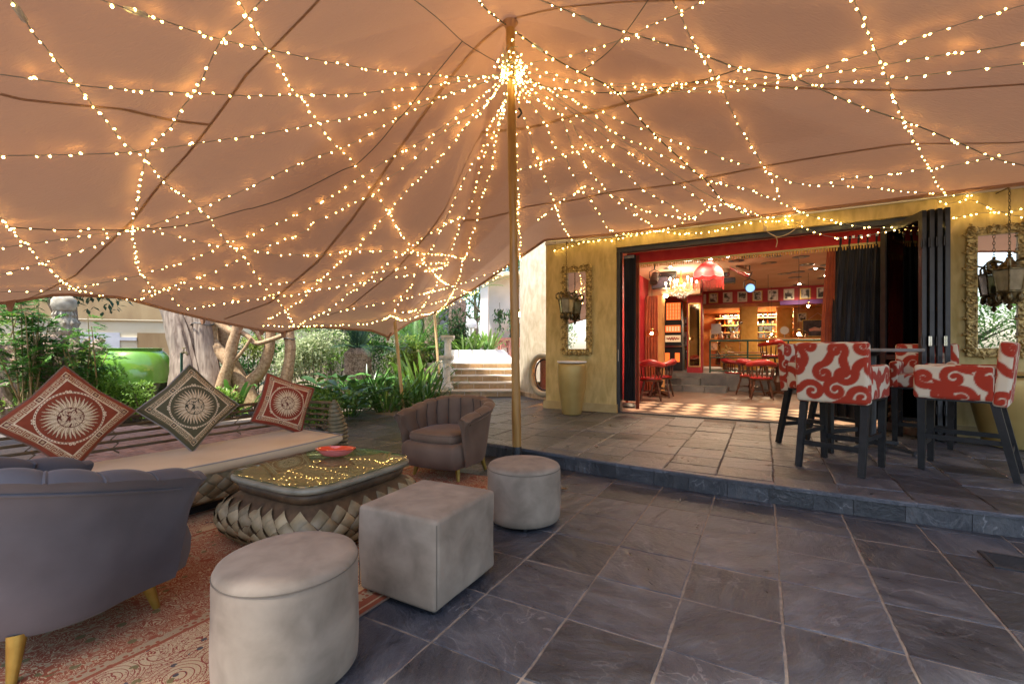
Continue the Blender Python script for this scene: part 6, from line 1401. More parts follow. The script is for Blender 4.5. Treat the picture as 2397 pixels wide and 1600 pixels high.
for px, d, n, L, w, mt_, lab in ((905, 9.05, 90, .95, .040, 'leaf_strap', 'strappy agapanthus clump in front of the front tent prop'), (968, 9.55, 90, .95, .042, 'leaf_strap', 'strappy agapanthus clump right of the front tent prop'), (855, 9.6, 70, 1.05, .042, 'leaf_strap', 'strappy agapanthus clump at the left of its bed'), (1000, 10.0, 60, .8, .04, 'leaf_strap', 'strappy clump beside the pedestal column'), (990, 10.9, 44, 1.25, .10, 'leaf_strap_light', 'bright wide bladed plant left of the pedestal column'), (950, 11.2, 36, 1.3, .10, 'leaf_strap_light', 'wide bladed yellowish plant behind the strappy clumps'), (545, 8.8, 26, .9, .08, 'leaf_strap', 'bladed plant at the foot of the tan trunks')):
    strap_plant('strappy_plant', lab, ((px-CX)/FPX*d, d, 0), n, L, w, mt_, (.7, 1.7), .26, 'strappy plants')
for px, d, zc, rad, n, mt_, lab in ((640, 12.2, 1.0, (.9, .6, .8), 2600, 'leaf_mid', 'leafy hedge bush behind the tan trunks'), (700, 13.2, 1.2, (1.0, .6, .9), 2600, 'leaf_light', 'pale hedge bush behind the variegated bush'), (790, 13.4, 1.1, (1.0, .6, .8), 2600, 'leaf_light', 'yellowish bush behind the dark cycad'), (880, 13.8, 1.2, (1.1, .6, .9), 2600, 'leaf_mid', 'bush behind the dark cycad on its right'), (945, 12.6, 1.0, (.7, .5, .7), 2000, 'leaf_yellow', 'yellow green bush behind the bladed plants'), (1010, 13.2, 1.15, (.6, .5, .8), 1800, 'leaf_mid', 'bush behind the pedestal columns'), (1060, 13.9, 1.6, (.55, .5, .9), 2200, 'leaf_dark', 'tall clipped bush left of the dome lamp'), (560, 12.0, .9, (.8, .5, .7), 1800, 'leaf_dark', 'dark bush between the old trunk and tan trunks')):
    shrub('hedge_bush', lab, ((px-CX)/FPX*d, d, zc), rad, n, .10, .045, mt_, 5, grp='bushes at the back of the beds')
# cycads and palms
def frond_mesh(L, nl, ll, mat, droop=1.1):
    b = B(); pth = []
    for i in range(14):
        f = i/13; pth.append(Vector((0, L*f*math.cos(f*droop*.55), L*(.55*f-.62*droop*f*f*.75))))
    b.tube(pth, [.012*(1-.7*i/13) for i in range(14)], 4)
    for k in range(nl):
        f = .12+.86*k/nl; i = f*13; j = int(i); p = pth[j].lerp(pth[min(13, j+1)], i-j); d = (pth[min(13, j+1)]-pth[j]).normalized()
        for sd in (-1, 1): leaf(b, p, Vector((sd, 0, .05))*1+d*.75+Vector((0, 0, -.25)), ll*math.sin(PI*min(.97, .15+f*.8))+.03, .020, fold=.1)
    return b.mesh('frond', mat, True, 60)
def cycad(label, loc, th, tr_, nf, L, mat, el=(-.2, .9), cat='cycad', name='cycad', nl=30, ll=.2):
    o = thing(name, label, cat, loc, 0); mk('trunk', B().lathe([(tr_*1.1, -.05)]+[(tr_*(1+.10*((k % 2)*2-1)*.6), th*k/14) for k in range(1, 15)]+[(tr_*.5, th+.1)], 18), 'bark_fibre', o, ang=60)
    ms = [frond_mesh(L*random.uniform(.85, 1.1), nl, ll, mat, random.uniform(.6, 1.3)) for _ in range(4)]
    for k in range(nf): oo = ob('frond', random.choice(ms), o, (0, 0, th+.02), scale=random.uniform(.8, 1.1)); oo.rotation_euler = (random.uniform(*el), 0, 2*PI*k/nf*2.6+random.uniform(-.2, .2))
cycad('dark blue green cycad with a short scaly trunk in the middle of garden', ((838-CX)/FPX*11.2, 11.2, .2), .95, .32, 34, 1.5, 'leaf_blue')
cycad('green cycad with arching fronds behind the bladed plants', ((975-CX)/FPX*13.0, 13.0, .3), .8, .22, 26, 1.7, 'leaf_mid')
cycad('tall palm with a mossy trunk and fronds arching over the steps', (-1.75, 14.6, .4), 2.35, .28, 30, 3.0, 'leaf_strap_light', (-.3, 1.0), 'palm', 'palm_tree', 44, .34)
cycad('palm with feathery fronds at the top behind the tent prop', ((1010-CX)/FPX*16.0, 16.0, .3), 3.0, .25, 26, 2.6, 'leaf_mid', (-.2, 1.0), 'palm', 'palm_tree', 40, .3)
# background trees
for k, (x, y, h, r, mt_, lab) in enumerate(((-10.3, 10.6, 3.0, 1.1, 'leaf_blue', 'small blue green tree in front of the cream garden wall'), (-11.6, 9.4, 2.5, 1.5, 'leaf_far', 'leafy tree at the far left edge behind the totem'), (-6.2, 15.2, 2.6, 1.8, 'leaf_dark', 'dark tree behind the variegated bush'), (-3.4, 17.5, 3.2, 2.4, 'leaf_far', 'light green tree behind the cycads'), (-.6, 19.5, 4.2, 2.8, 'leaf_far', 'tall pale green tree above the steps'), (-5.0, 19.5, 4.0, 2.6, 'leaf_mid', 'green tree far behind the gnarled trunks'), (1.6, 18.5, 3.8, 2.4, 'leaf_mid', 'green tree behind the white pillar, at the right'), (-1.9, 23, 5.5, 3.5, 'leaf_light', 'tallest bright tree at the very back'), (-8.5, 20.5, 5.4, 2.4, 'leaf_far', 'tree rising behind the brown upper wall'), (-13.5, 3.5, 2.6, 2.2, 'leaf_mid', 'added tree beside the lounge on the left, filling the mirrors'), (-13, -1.5, 2.4, 2.3, 'leaf_far', 'second added tree beside the lounge on the left'), (-9.5, -7.5, 2.4, 2.4, 'leaf_mid', 'added tree behind the camera on the left'), (4.5, -12, 2.4, 2.6, 'leaf_far', 'added tree far behind the camera, filling the right mirror'), (1, -13, 2.4, 2.6, 'leaf_mid', 'second added tree far behind the camera'))):  # trees beside the lounge and behind camera added to screen sky from mirrors
    o = thing('garden_tree', lab, 'tree', (x, y, 0), 0, 'trees at the back of the garden'); mk('trunk', B().tube([(0, 0, -.1), (.1, 0, h*.4), (0, .1, h*.75)], [.16, .12, .06], 8), 'bark_grey', o)
    for q_ in range(4): v = rdir(); mk('limb', B().tube([(.05, 0, h*.45), (v.x*r*.4, v.y*r*.4, h*.75), (v.x*r*.8, v.y*r*.8, h)], [.07, .045, .015], 6), 'bark_grey', o)
    mk('crown', cloud((0, 0, h), (r, r*.8, r*.85), int(1900*r), .17, .075, 14, surf=.3), mt_, o, smooth=False)
# ------------------------------------------------------------------ turret wall with porthole fireplace
tw = thing('turret_wall', 'curved pale rough plastered wall with a round window beside the tall pole', 'wall', (2.22, 11.05, 0)); TR = 2.03
b = B(); a0, a1 = R(150), R(247); hole = None
# window: centred where pixel (1287,877) meets the cylinder
def cyl(px):
    r = (px-CX)/FPX; cx, cy_ = 2.22, 11.05; A_ = 1+r*r; Bq = -2*(r*cx+cy_); Cq = cx*cx+cy_*cy_-TR*TR; dq = Bq*Bq-4*A_*Cq; y = (-Bq-math.sqrt(max(0, dq)))/(2*A_); return Vector((r*y, y, 0))
wc = cyl(1273); wa = math.atan2(wc.y-11.05, wc.x-2.22); wz = CAM_H-(877-HY)/FPX*wc.y; wr = .36
nu, nv = 150, 110
def tcell(i, j): return (TR*math.cos(a0+(a1-a0)*i/nu), TR*math.sin(a0+(a1-a0)*i/nu), -.05+4.2*j/nv)
vs = [tcell(i, j) for i in range(nu+1) for j in range(nv+1)]; fs = []
wan = wa % (2*PI)
for i in range(nu):
    for j in range(nv):
        a = a0+(a1-a0)*(i+.5)/nu; z = -.05+4.2*(j+.5)/nv
        if math.hypot((a-wan)*TR, z-wz) < wr+.01: continue
        fs.append((i*(nv+1)+j, (i+1)*(nv+1)+j, (i+1)*(nv+1)+j+1, i*(nv+1)+j+1))
mk('wall', B().add(vs, fs), 'plaster_white', tw, ang=80)
def onc(da, dz, r=TR): return Vector((r*math.cos(wan+da/TR), r*math.sin(wan+da/TR), wz+dz))
mk('window_ring', B().tube([onc((wr+.05)*math.cos(q_), (wr+.05)*math.sin(q_), TR+.02) for q_ in np.linspace(0, 2*PI, 48, endpoint=False)], .065, 10, closed=True), 'window_trim', tw)
mk('inner_ring', B().tube([onc((wr-.03)*math.cos(q_), (wr-.03)*math.sin(q_), TR-.03) for q_ in np.linspace(0, 2*PI, 48, endpoint=False)], .02, 8, closed=True), 'black_metal', tw)
mk('pane', B().add([onc((wr-.02)*math.cos(q_), (wr-.02)*math.sin(q_), TR-.05) for q_ in np.linspace(0, 2*PI, 40, endpoint=False)], [tuple(range(40))]), 'glass_clear', tw, smooth=False)
hb = B(); e1 = [onc(x, z, TR-.6) for x, z in ((-.6, -.6), (.6, -.6), (.6, .6), (-.6, .6))]; hb.add(e1, [(0, 1, 2, 3)]); e2 = [onc(x, z, TR-.12) for x, z in ((-.6, -.5), (.6, -.5))]; hb.add([e1[0]+Vector((0, 0, .1)), e1[1]+Vector((0, 0, .1)), e2[1], e2[0]], [(0, 1, 2, 3)]); mk('hearth', hb, 'brick_counter', tw, smooth=False)
mk('hearth_back', B().grid(lambda i, j: ((TR-.45)*math.cos(R(190)+R(80)*i/30), (TR-.45)*math.sin(R(190)+R(80)*i/30), -.05+2.4*j/6), 31, 7), 'brick_counter', tw, ang=80)
for k in range(9):
    p = onc(random.uniform(-.16, .12), random.uniform(-.30, -.08), TR-.30); mk('flame', B().tube([p, p+Vector((.01, 0, .08)), p+Vector((0, .01, .20))], [.035, .03, .003], 6), 'flame', tw)
for k in range(3): p = onc(-.1+.12*k, -.36, TR-.36); mk('log', B().tube([p+Vector((-.15, .05, 0)), p+Vector((.15, -.02, .06))], .035, 8), 'stem_dark', tw)
for k in range(26):
    a = wan-.42+.05*k-.25; mk('base_tile', B().box((0, 0, 0), (.095, .03, .10), Matrix.Rotation(a+PI/2, 3, 'Z')), 'tan_tile', tw, loc=((TR+.018)*math.cos(a), (TR+.018)*math.sin(a), PZ+.05), smooth=False)
# ------------------------------------------------------------------ steps up to the upper terrace
stp = thing('garden_steps', 'broad tan tiled steps climbing to the upper terrace', 'steps', (-.80, 10.22, PZ), R(2)); rh, td = .138, .52
for k in range(5):
    mk('core', B().box((-.02, .04+td*k+2.0, rh*(k+.5)-.01), (2.0-.02*k, 4.0, rh-.02)), 'tan_tread', stp, smooth=False)
    tr2 = mk('tread', B().box((-.02, td*k+.27, rh*(k+1)-.008), (2.02-.02*k, .62, .024)), 'tan_tread', stp, smooth=False)
    for q_ in range(6):
        x = -1.0+.37*q_+(.18 if k % 2 else 0)
        if x > .98: continue
        wd = min(.36, 1.0-x); mk('riser_tile', B().box((x+wd/2, td*k+.03, rh*(k+.5)-.01), (wd-.014, .016, rh-.034)), 'tan_tile', stp, smooth=False)
def pedestal(label, loc, h, sc=1):
    o = thing('pedestal_column', label, 'column', loc, 0, 'white pedestal columns', sc); mk('base', B().box((0, 0, .035), (.30, .30, .07)).lathe([(.14, .07), (.145, .10), (.11, .12), (.12, .145), (.095, .16)], 20), 'stone_white', o, smooth=False)
    n = 48; b = B(); vs = []
    for z in (.155, h-.16):
        for k in range(n): a = 2*PI*k/n; r = .088*(1-.10*abs(math.sin(a*6))**.6*1.0)*(1 if z < .3 else .92); vs.append((r*math.cos(a), r*math.sin(a), z))
    b.add(vs, [(k, (k+1) % n, n+(k+1) % n, n+k) for k in range(n)]); mk('fluted_shaft', b, 'stone_white', o, ang=20)
    mk('capital', B().lathe([(.085, h-.165), (.10, h-.15), (.10, h-.12), (.13, h-.06)], 20).box((0, 0, h-.025), (.30, .30, .05)), 'stone_white', o, smooth=False)
    for sx_ in (-1, 1):
        for sy_ in (-1, 1): mk('volute', B().tube([(sx_*.115+.03*math.cos(q_)*(1-q_/9)*sx_, sy_*.10, h-.085+.04*math.sin(q_)*(1-q_/9)) for q_ in np.linspace(0, 8, 20)], .014, 6), 'stone_white', o)
pedestal('white fluted ionic pedestal on the bottom step', (-1.50, 10.42, PZ+rh+.005), .78); pedestal('white pedestal with broad capital behind the first, higher up', (-1.62, 11.5, PZ+3*rh+.005), .95, 1.05)
pw = thing('planter_wall', 'bright white sloping planter wall at the top of the steps', 'planter', (-1.0, 13.0, .80)); b = B().add([(-.85, 0, 0), (.85, -.3, 0), (.45, -.1, .40), (-.75, .1, .40), (-.85, 1.2, 0), (1.2, 1.2, 0), (.75, 1.2, .40), (-.75, 1.2, .40)], [(0, 1, 2, 3), (1, 5, 6, 2), (5, 4, 7, 6), (4, 0, 3, 7), (3, 2, 6, 7)]); mk('wall', b, 'paint_white', pw, smooth=False)
struct('upper_terrace', B().poly([(-2.4, 12.85), (4, 12.85), (4, 24), (-2.4, 24)], .3, .835), 'tan_tread')
for k, (x, lab) in enumerate(((-1.45, 'left'), (-1.05, 'middle'), (-.7, 'right'))): strap_plant('strappy_plant', 'bright strappy plant on the white planter wall, '+lab, (x, 13.35, 1.2), 34, .75, .075, 'leaf_strap_light', (.7, 1.6), .18, 'strappy plants')
bb = thing('braai_house', 'white outdoor kitchen with brick counter and dark grill opening beyond the steps', 'building', (-.2, 16.6, .835), R(-3))
mk('back_wall', B().box((.9, .6, 1.5), (3.6, .2, 3.0)), 'paint_white', bb, smooth=False); mk('pillar', B().box((-.78, -.2, 1.35), (.28, .28, 2.7)), 'paint_white', bb, smooth=False)
mk('counter', B().box((.6, 0, .62), (3.0, .75, .34)), 'brick_counter', bb, smooth=False); mk('counter_base', B().box((-.35, .1, .22), (.9, .6, .44)), 'paint_white', bb, smooth=False)
mk('grill_opening', B().box((.75, .47, 1.08), (1.3, .1, .52)), 'black_metal', bb, smooth=False); mk('hood_roof', B().box((.9, .2, 3.05), (4.2, 1.6, .12)), 'wall_cream', bb, smooth=False)
o = thing('wall_lamp', 'small lit glass pendant above the outdoor grill', 'pendant lamp', (.28, 16.2, 2.45)); mk('bulb', B().ball((0, 0, 0), .06, 10, 8, (1, 1, 1.3)), 'lamp_glow', o); mk('shade', B().lathe([(.03, .12), (.10, .02), (.12, -.06)], 16, cap=False), 'glass_lamp', o); mk('cord', B().tube([(0, 0, .12), (0, 0, 1.38)], .006, 5), 'black_metal', o)
ws = thing('wooden_stool', 'red brown wooden bar stool in front of the outdoor kitchen', 'stool', (-.24, 14.2, .84), R(15))
mk('seat', B().box((0, 0, .66), (.34, .34, .04)), 'brick_counter', ws, smooth=False)
for sx_ in (-1, 1):
    for sy_ in (-1, 1): mk('leg', B().bar((sx_*.12, sy_*.12, .65), (sx_*.18, sy_*.18, 0), .045), 'brick_counter', ws, smooth=False)
    mk('rung', B().bar((-.16, sx_*.16, .22), (.16, sx_*.16, .22), .03), 'brick_counter', ws, smooth=False); mk('rung', B().bar((-.145, sx_*.14, .45), (.145, sx_*.14, .45), .03), 'brick_counter', ws, smooth=False)
gl = thing('globe_lamp', 'white dome garden lamp among the palms above the planter', 'lamp', ((1103-CX)/FPX*14.5, 14.5, .83)); mk('post', B().tube([(0, 0, 0), (0, 0, 1.05)], .03, 8), 'paint_white', gl); mk('dome', B().lathe([(.02, 1.36), (.10, 1.34), (.17, 1.27), (.20, 1.15), (.19, 1.05), (.02, 1.03)], 20), 'ceramic', gl)
for k in range(4):
    o = thing('hanging_plant', 'trailing leafy plant on the white kitchen wall, %s' % ('far left', 'left of the grill', 'above the grill', 'right of the grill')[k], 'plant', (-.45+.45*k, 16.45, 2.7), 0, 'trailing plants'); b = B()
    for q_ in range(110): p = Vector((random.gauss(0, .09), random.gauss(0, .06), -abs(random.gauss(.25, .35)))); leaf(b, p, Vector((random.gauss(0, .4), random.gauss(0, .4), -1)), .16, .07)
    mk('foliage', b, 'leaf_dark', o, smooth=False); mk('vine', B().tube([(0, .05, .2), (.02, 0, -.2), (0, 0, -.8)], .008, 5), 'stem_dark', o)
# ------------------------------------------------------------------ fairy lights: every string is a thing, every bulb a part
HUB = (1194, 172); HUBD = 4.86
def bulb_mesh(nm, n=6):
    return B().lathe([(.002, -.001), (.0055, .006), (.0105, .016), (.0125, .024), (.0095, .032), (.003, .036)], n).mesh(nm, 'bulb_glow', True, 80)
BULB = bulb_mesh('bulb')
GRP = 'warm fairy light strings under the tent'
def light_string(label, pts, hub=True, off=.07, sp=.125, lit=(0, 1), wire='wire_pvc', r=.0035, connector=None):
    pts = ([HUB] if hub else [])+pts
    P = []
    n = len(pts)
    # densify in the picture, then lift each point to the underside of the canopy (or the wall in front of it)
    Q = catmull([Vector((x, y, 0)) for x, y in pts], 7)
    for i, q in enumerate(Q):
        h = tent_hit(q.x, q.y, off)
        if hub:
            w = max(0, 1-i/12.0); hp = at(q.x, q.y, HUBD); h = h.lerp(hp, w*w*(3-2*w))
        P.append(h)
    # smooth
    for _ in range(3):
        P = [P[0]]+[(P[i-1]+P[i]*2+P[i+1])/4 for i in range(1, len(P)-1)]+[P[-1]]
    o = thing('fairy_light_string', label, 'string lights', P[-1], group=GRP); org = P[-1].copy()
    mk('wire', B().tube([p-org for p in P], r, 4), wire, o)
    cum = [0]
    for a, b in zip(P[:-1], P[1:]): cum.append(cum[-1]+(b-a).length)
    tot = cum[-1]; d = sp*.5+(lit[0]*tot); k = 0; i = 0
    while d < tot*lit[1] and k < 110:
        while i < len(cum)-2 and cum[i+1] < d: i += 1
        f = (d-cum[i])/max(1e-6, cum[i+1]-cum[i]); p = P[i].lerp(P[i+1], f)
        dist = p.length
        dr = Vector((random.gauss(0, 1), random.gauss(0, 1), random.gauss(-.55, .8))).normalized()
        bo = bpy.data.objects.new('bulb', BULB); COL.objects.link(bo); bo.parent = o; bo.location = p-org
        bo.rotation_euler = dr.to_track_quat('Z', 'Y').to_euler(); s = random.uniform(.5, .74); bo.scale = (s, s, s)
        d += sp*1.0*random.choice((.35, .7, .9, 1, 1.1, 1.4, 1.75)); k += 1
    if connector:
        for c in connector:
            i = min(len(P)-2, int(c*len(P))); a, b = P[i], P[i+1]; dd = (b-a).normalized()
            mk('connector', B().tube([a-org-dd*.07, a-org-dd*.05, a-org+dd*.05, a-org+dd*.07], [.008, .018, .018, .008], 8), 'clear_plastic', o)
    return o
S = light_string
S('fairy light string from pole running to the top left, with a clear connector', C(2, (1400, 530), (1070, 508), (830, 483), (480, 425), (180, 362))+C(1, (1500, 270), (1130, 145), (940, 85), (700, 2), (560, -60)), connector=[.80])
S('fairy light string from pole running level to the left edge, second from top', C(2, (1480, 545), (1160, 592), (960, 610), (700, 645), (320, 655), (20, 660))+C(1, (1600, 655), (1130, 632), (660, 600), (380, 565), (0, 512), (-150, 490)))
S('fairy light string from pole to left edge crossing under the cross seam', C(2, (1480, 600), (1230, 670), (1000, 720), (740, 790), (400, 855), (0, 930))+C(1, (1600, 950), (1160, 1015), (850, 1050), (400, 1065), (0, 1070), (-150, 1075)))
S('long fairy light string from pole sagging to the lower left edge of tent', C(2, (1350, 640), (1170, 720), (1040, 770), (840, 885), (660, 985), (520, 1040), (310, 1120), (0, 1265))+C(5, (1820, 195), (1600, 280), (1380, 360), (1090, 452), (730, 500), (400, 550), (0, 605), (-100, 620)))
S('dark cable with few lit bulbs, slung from left of the pole to the left edge', C(2, (1415, 285), (1290, 440), (1180, 570), (1060, 730), (950, 850), (850, 975), (690, 1130), (600, 1165), (250, 1340), (0, 1425))+C(5, (1900, 310), (1500, 420), (1090, 460), (800, 465), (350, 460), (70, 440)), hub=False, wire='wire_dark', r=.005, lit=(.72, 1))
S('dark bare loop of cable from pole up to a hook on the canopy', C(2, (1680, 445), (1560, 375), (1415, 285), (1250, 130), (1085, 0), (1000, -60)), wire='wire_dark', r=.004, lit=(0, .12))
S('fairy light string from pole ending at canopy edge above the carved stone totem', C(2, (1560, 650), (1450, 740), (1280, 875), (1110, 985), (870, 1120), (750, 1195), (540, 1330), (430, 1395), (260, 1485), (80, 1560))+C(5, (1900, 535), (1750, 580), (1620, 650), (1480, 705), (1250, 775), (1060, 830), (850, 870), (550, 920), (350, 945), (0, 950)))
S('fairy light string from pole ending at canopy edge above the green jar', C(2, (1600, 690), (1490, 780), (1320, 885), (1200, 985), (1040, 1140), (880, 1240), (830, 1330), (690, 1385), (540, 1460), (390, 1530))+C(6, (400, 630), (280, 690), (90, 755), (0, 805))+C(5, (1950, 660), (1800, 740), (1550, 840), (1300, 920), (1200, 970), (1090, 1005), (920, 1020)))
S('densely lit fairy string from pole to canopy edge above the gnarled trunks', C(2, (1590, 700), (1540, 770), (1450, 860), (1370, 955), (1250, 1100), (1150, 1195), (1020, 1330), (880, 1495))+C(6, (940, 600), (860, 690), (780, 780), (660, 870), (560, 970), (500, 1030), (400, 1130), (340, 1195), (250, 1250), (90, 1330)), sp=.085)
S('fairy light string from pole to the top of the slender front prop', C(2, (1680, 740), (1600, 860), (1560, 1030), (1480, 1135), (1390, 1310), (1310, 1490))+C(6, (1440, 660), (1385, 760), (1300, 890), (1250, 980), (1210, 1080), (1130, 1170), (1080, 1290)))
S('fairy light string from pole to back edge just right of the front prop', C(2, (1690, 780), (1620, 930), (1560, 1100), (1520, 1240), (1470, 1420), (1400, 1530))+C(6, (1600, 580), (1545, 760), (1510, 840), (1470, 930), (1400, 1090), (1340, 1180), (1240, 1330)))
S('fairy light string from pole to the top of the rear prop by the steps', C(2, (1700, 760), (1640, 990), (1620, 1150), (1570, 1300), (1525, 1470))+C(6, (1730, 580), (1680, 690), (1665, 800), (1620, 870), (1610, 960), (1550, 1100), (1500, 1200), (1410, 1290)))
S('fairy light string falling steeply just right of the pole', C(2, (1770, 600), (1785, 880), (1790, 1120), (1800, 1330), (1795, 1500))+C(6, (2065, 340), (2055, 550), (2075, 700), (2065, 850), (2090, 880)))
S('fairy light string from pole to canopy edge above the gold vase', C(7, (90, 40), (130, 200), (190, 350), (225, 490), (265, 590), (320, 710), (370, 860), (420, 1000), (490, 1150), (560, 1240)))
S('fairy light string from pole to wall above the left door corner', C(7, (130, 60), (245, 185), (330, 310), (375, 450), (430, 500), (490, 570), (520, 660), (575, 760), (630, 845), (665, 890), (760, 1020), (800, 1105), (860, 1150)))
S('fairy light string from pole to wall just right of the left door corner', C(7, (150, 40), (300, 140), (430, 220), (490, 360), (540, 495), (600, 555), (650, 640), (720, 730), (800, 820), (870, 890), (960, 960), (1050, 1030), (1110, 1060), (1180, 1120)))
S('fairy light string from pole to wall above the red fringed lamp', C(7, (170, 40), (375, 170), (520, 270), (570, 375), (650, 470), (745, 540), (820, 610), (950, 690), (1020, 755), (1100, 825), (1190, 880), (1290, 930), (1400, 1000), (1540, 1070)))
S('fairy light string from pole to wall above the stage spotlights', C(7, (190, 20), (440, 150), (640, 290), (750, 365), (850, 455), (980, 520), (1070, 600), (1190, 660), (1280, 730), (1370, 780), (1480, 850), (1530, 890), (1600, 940), (1700, 1000)))
S('densely lit fairy string from pole to wall above the middle of the doorway', C(7, (250, 0), (530, 105), (700, 220), (770, 285), (840, 350), (920, 400), (1080, 470), (1220, 540), (1300, 570), (1390, 630), (1500, 680), (1590, 740), (1750, 780), (1870, 800), (1950, 830), (2070, 880), (2200, 930), (2349, 1000)), sp=.09)
S('fairy light string from pole fading out half way to the right doorway', C(7, (270, 10), (600, 145), (740, 200), (820, 240), (960, 300), (1110, 345), (1240, 400), (1330, 430), (1430, 480), (1600, 515), (1760, 590), (1930, 625)))
S('thick dark cord with bulbs passing diagonally in front of the pole head to the doorway', C(3, (20, -40), (150, 95), (330, 230), (500, 350), (620, 435), (860, 570), (1060, 660), (1170, 740), (1300, 900), (1450, 1060), (1600, 1200), (1750, 1340), (1860, 1420))+C(7, (1690, 880), (1800, 960), (1960, 1030)), hub=False, wire='wire_dark', r=.007, sp=.10, connector=[.22])
S('sagging fairy string from pole rising to a plastic joiner right of the pole', C(3, (420, 590), (580, 680), (750, 705), (930, 725), (1100, 728), (1400, 708), (1640, 670), (1940, 600), (2120, 540)), r=.005, wire='wire_dark')
S('middle of the three fairy strings from pole to the right edge', C(3, (420, 560), (620, 610), (900, 660), (1300, 690), (1640, 695))+C(4, (0, 680), (330, 655), (560, 610), (850, 570), (1200, 520), (1560, 455), (2070, 385), (2349, 330), (2460, 305)))
S('lowest of the three fairy strings from pole to the right edge', C(3, (400, 640), (640, 690), (930, 725), (1300, 730), (1640, 720), (1900, 715))+C(4, (500, 690), (930, 645), (1210, 625), (1560, 590), (1940, 550), (2349, 500), (2460, 485)))
S('topmost of the three fairy strings from pole to the right edge', C(3, (360, 500), (520, 540), (640, 585), (830, 635), (1050, 655), (1500, 660))+C(4, (0, 640), (430, 605), (580, 575), (850, 500), (1150, 410), (1420, 325), (1600, 270), (1880, 180), (2349, 40), (2460, 10)))
S('fairy light string from pole climbing to the top edge right of the pole', C(3, (480, 495), (640, 470), (820, 435), (950, 390), (1200, 310), (1280, 280), (1450, 185), (1640, 110), (1850, 0), (1950, -60)))
S('bare dark cable rising from the thick cord to the top edge', C(3, (860, 570), (1040, 450), (1180, 310), (1300, 150), (1400, 0), (1440, -60)), hub=False, wire='wire_dark', r=.005, lit=(0, .2))
S('grey twisted string crossing the whole right half of the canopy, with connector', C(3, (450, -50), (550, 0), (850, 120), (1000, 190), (1250, 260), (1500, 335), (1760, 395), (1900, 460), (2130, 545))+C(4, (220, 555), (480, 595), (580, 625), (870, 755), (1100, 850), (1420, 955), (1860, 1130), (2100, 1240), (2349, 1300), (2460, 1330)), hub=False, r=.006, connector=[.14], sp=.15)
S('left of two cross strings descending on the right to the doorway head', C(3, (1560, -60), (1590, 0), (1660, 130), (1720, 270), (1800, 410), (1920, 590), (1980, 690))+C(4, (60, 890), (140, 1040), (220, 1160), (280, 1270), (330, 1350), (400, 1470), (430, 1550)), hub=False, sp=.1)
S('right of two cross strings descending to the wall above the folded doors', C(4, (980, -60), (1010, 0), (1090, 170), (1180, 390), (1240, 520), (1310, 720), (1410, 950), (1500, 1130), (1600, 1320), (1660, 1430), (1720, 1520)), hub=False, sp=.1)
S('cross string with clear connector falling from the top left corner to the back edge', C(1, (60, -40), (90, 20), (170, 140), (240, 245), (310, 320), (400, 440), (520, 580), (600, 680), (730, 830), (830, 960), (1000, 1100), (1150, 1270), (1300, 1370), (1450, 1510))+C(5, (1660, 390), (1720, 490), (1810, 580), (1920, 680), (1960, 730), (2050, 870), (2120, 950), (2190, 1020), (2250, 1110), (2310, 1220)), hub=False, connector=[.07])
S('cross string falling from the top edge left of the pole to the rear prop', C(1, (1600, -60), (1640, 0), (1700, 110), (1800, 290), (1850, 360), (1920, 450), (2000, 600), (2090, 700), (2180, 840))+C(2, (560, 1020), (690, 1140), (800, 1320), (880, 1420), (970, 1560))+C(6, (1140, 670), (1240, 800), (1360, 930), (1440, 1020), (1550, 1080), (1690, 1130)), hub=False, sp=.105)
S('zigzag cross string on the left passing the crossing of the lower strings', C(1, (1850, -50), (1800, 0), (1670, 140), (1540, 255), (1480, 350), (1400, 520), (1340, 640), (1250, 740), (1190, 850), (1090, 960), (1010, 1040), (990, 1130), (970, 1280), (940, 1420))+C(5, (1040, 430), (1050, 530), (1070, 680), (1100, 790), (1170, 890), (1240, 940), (1340, 980), (1390, 1040), (1470, 1080), (1580, 1065), (1780, 1035), (1900, 1020), (2000, 1010), (2200, 950)), hub=False, sp=.11)
S('short cross string at the left edge ending above the carved totem', C(5, (-60, 300), (0, 360), (60, 430), (200, 580), (310, 700), (440, 820), (560, 915), (700, 955), (850, 990)), hub=False, sp=.095)
S('fairy light string from the left crossing point down to the left edge', C(5, (1100, 450), (900, 510), (720, 600), (540, 655), (300, 730), (60, 800), (-80, 840)), hub=False)
S('slack fairy string from the left crossing point level across the back left', C(5, (1170, 460), (1400, 520), (1600, 570), (1880, 605), (2130, 650))+C(6, (120, 825), (350, 825), (560, 825), (670, 800), (900, 795), (1030, 795), (1300, 815), (1510, 830), (1600, 850), (1750, 865)), hub=False)
S('lower of the slack level strings above the gnarled trunks', C(5, (1090, 945), (1500, 920), (1730, 915), (1960, 905))+C(6, (20, 1060), (160, 1050), (370, 1040), (620, 1010), (760, 980), (870, 965), (1000, 955), (1100, 940), (1220, 910), (1400, 890), (1520, 890)), hub=False)
S('fairy light string curving above the variegated shrub', C(6, (30, 1170), (240, 1150), (460, 1105), (620, 1080), (730, 1055), (850, 1050), (990, 1010), (1150, 995), (1310, 965), (1440, 930), (1500, 900)), hub=False)
S('fairy light string climbing diagonally from the back edge towards the pole', C(6, (340, 1370), (480, 1300), (600, 1235), (750, 1115), (830, 1070), (930, 980), (1030, 890), (1120, 840), (1200, 770), (1280, 715), (1430, 625), (1540, 565), (1600, 530)), hub=False, sp=.095)
S('fairy light string along the back hem from the trunks to the front prop', C(6, (30, 1385), (200, 1385), (310, 1390), (440, 1380), (560, 1380), (650, 1380), (800, 1375), (930, 1355), (1010, 1330), (1060, 1300)), hub=False, sp=.085)
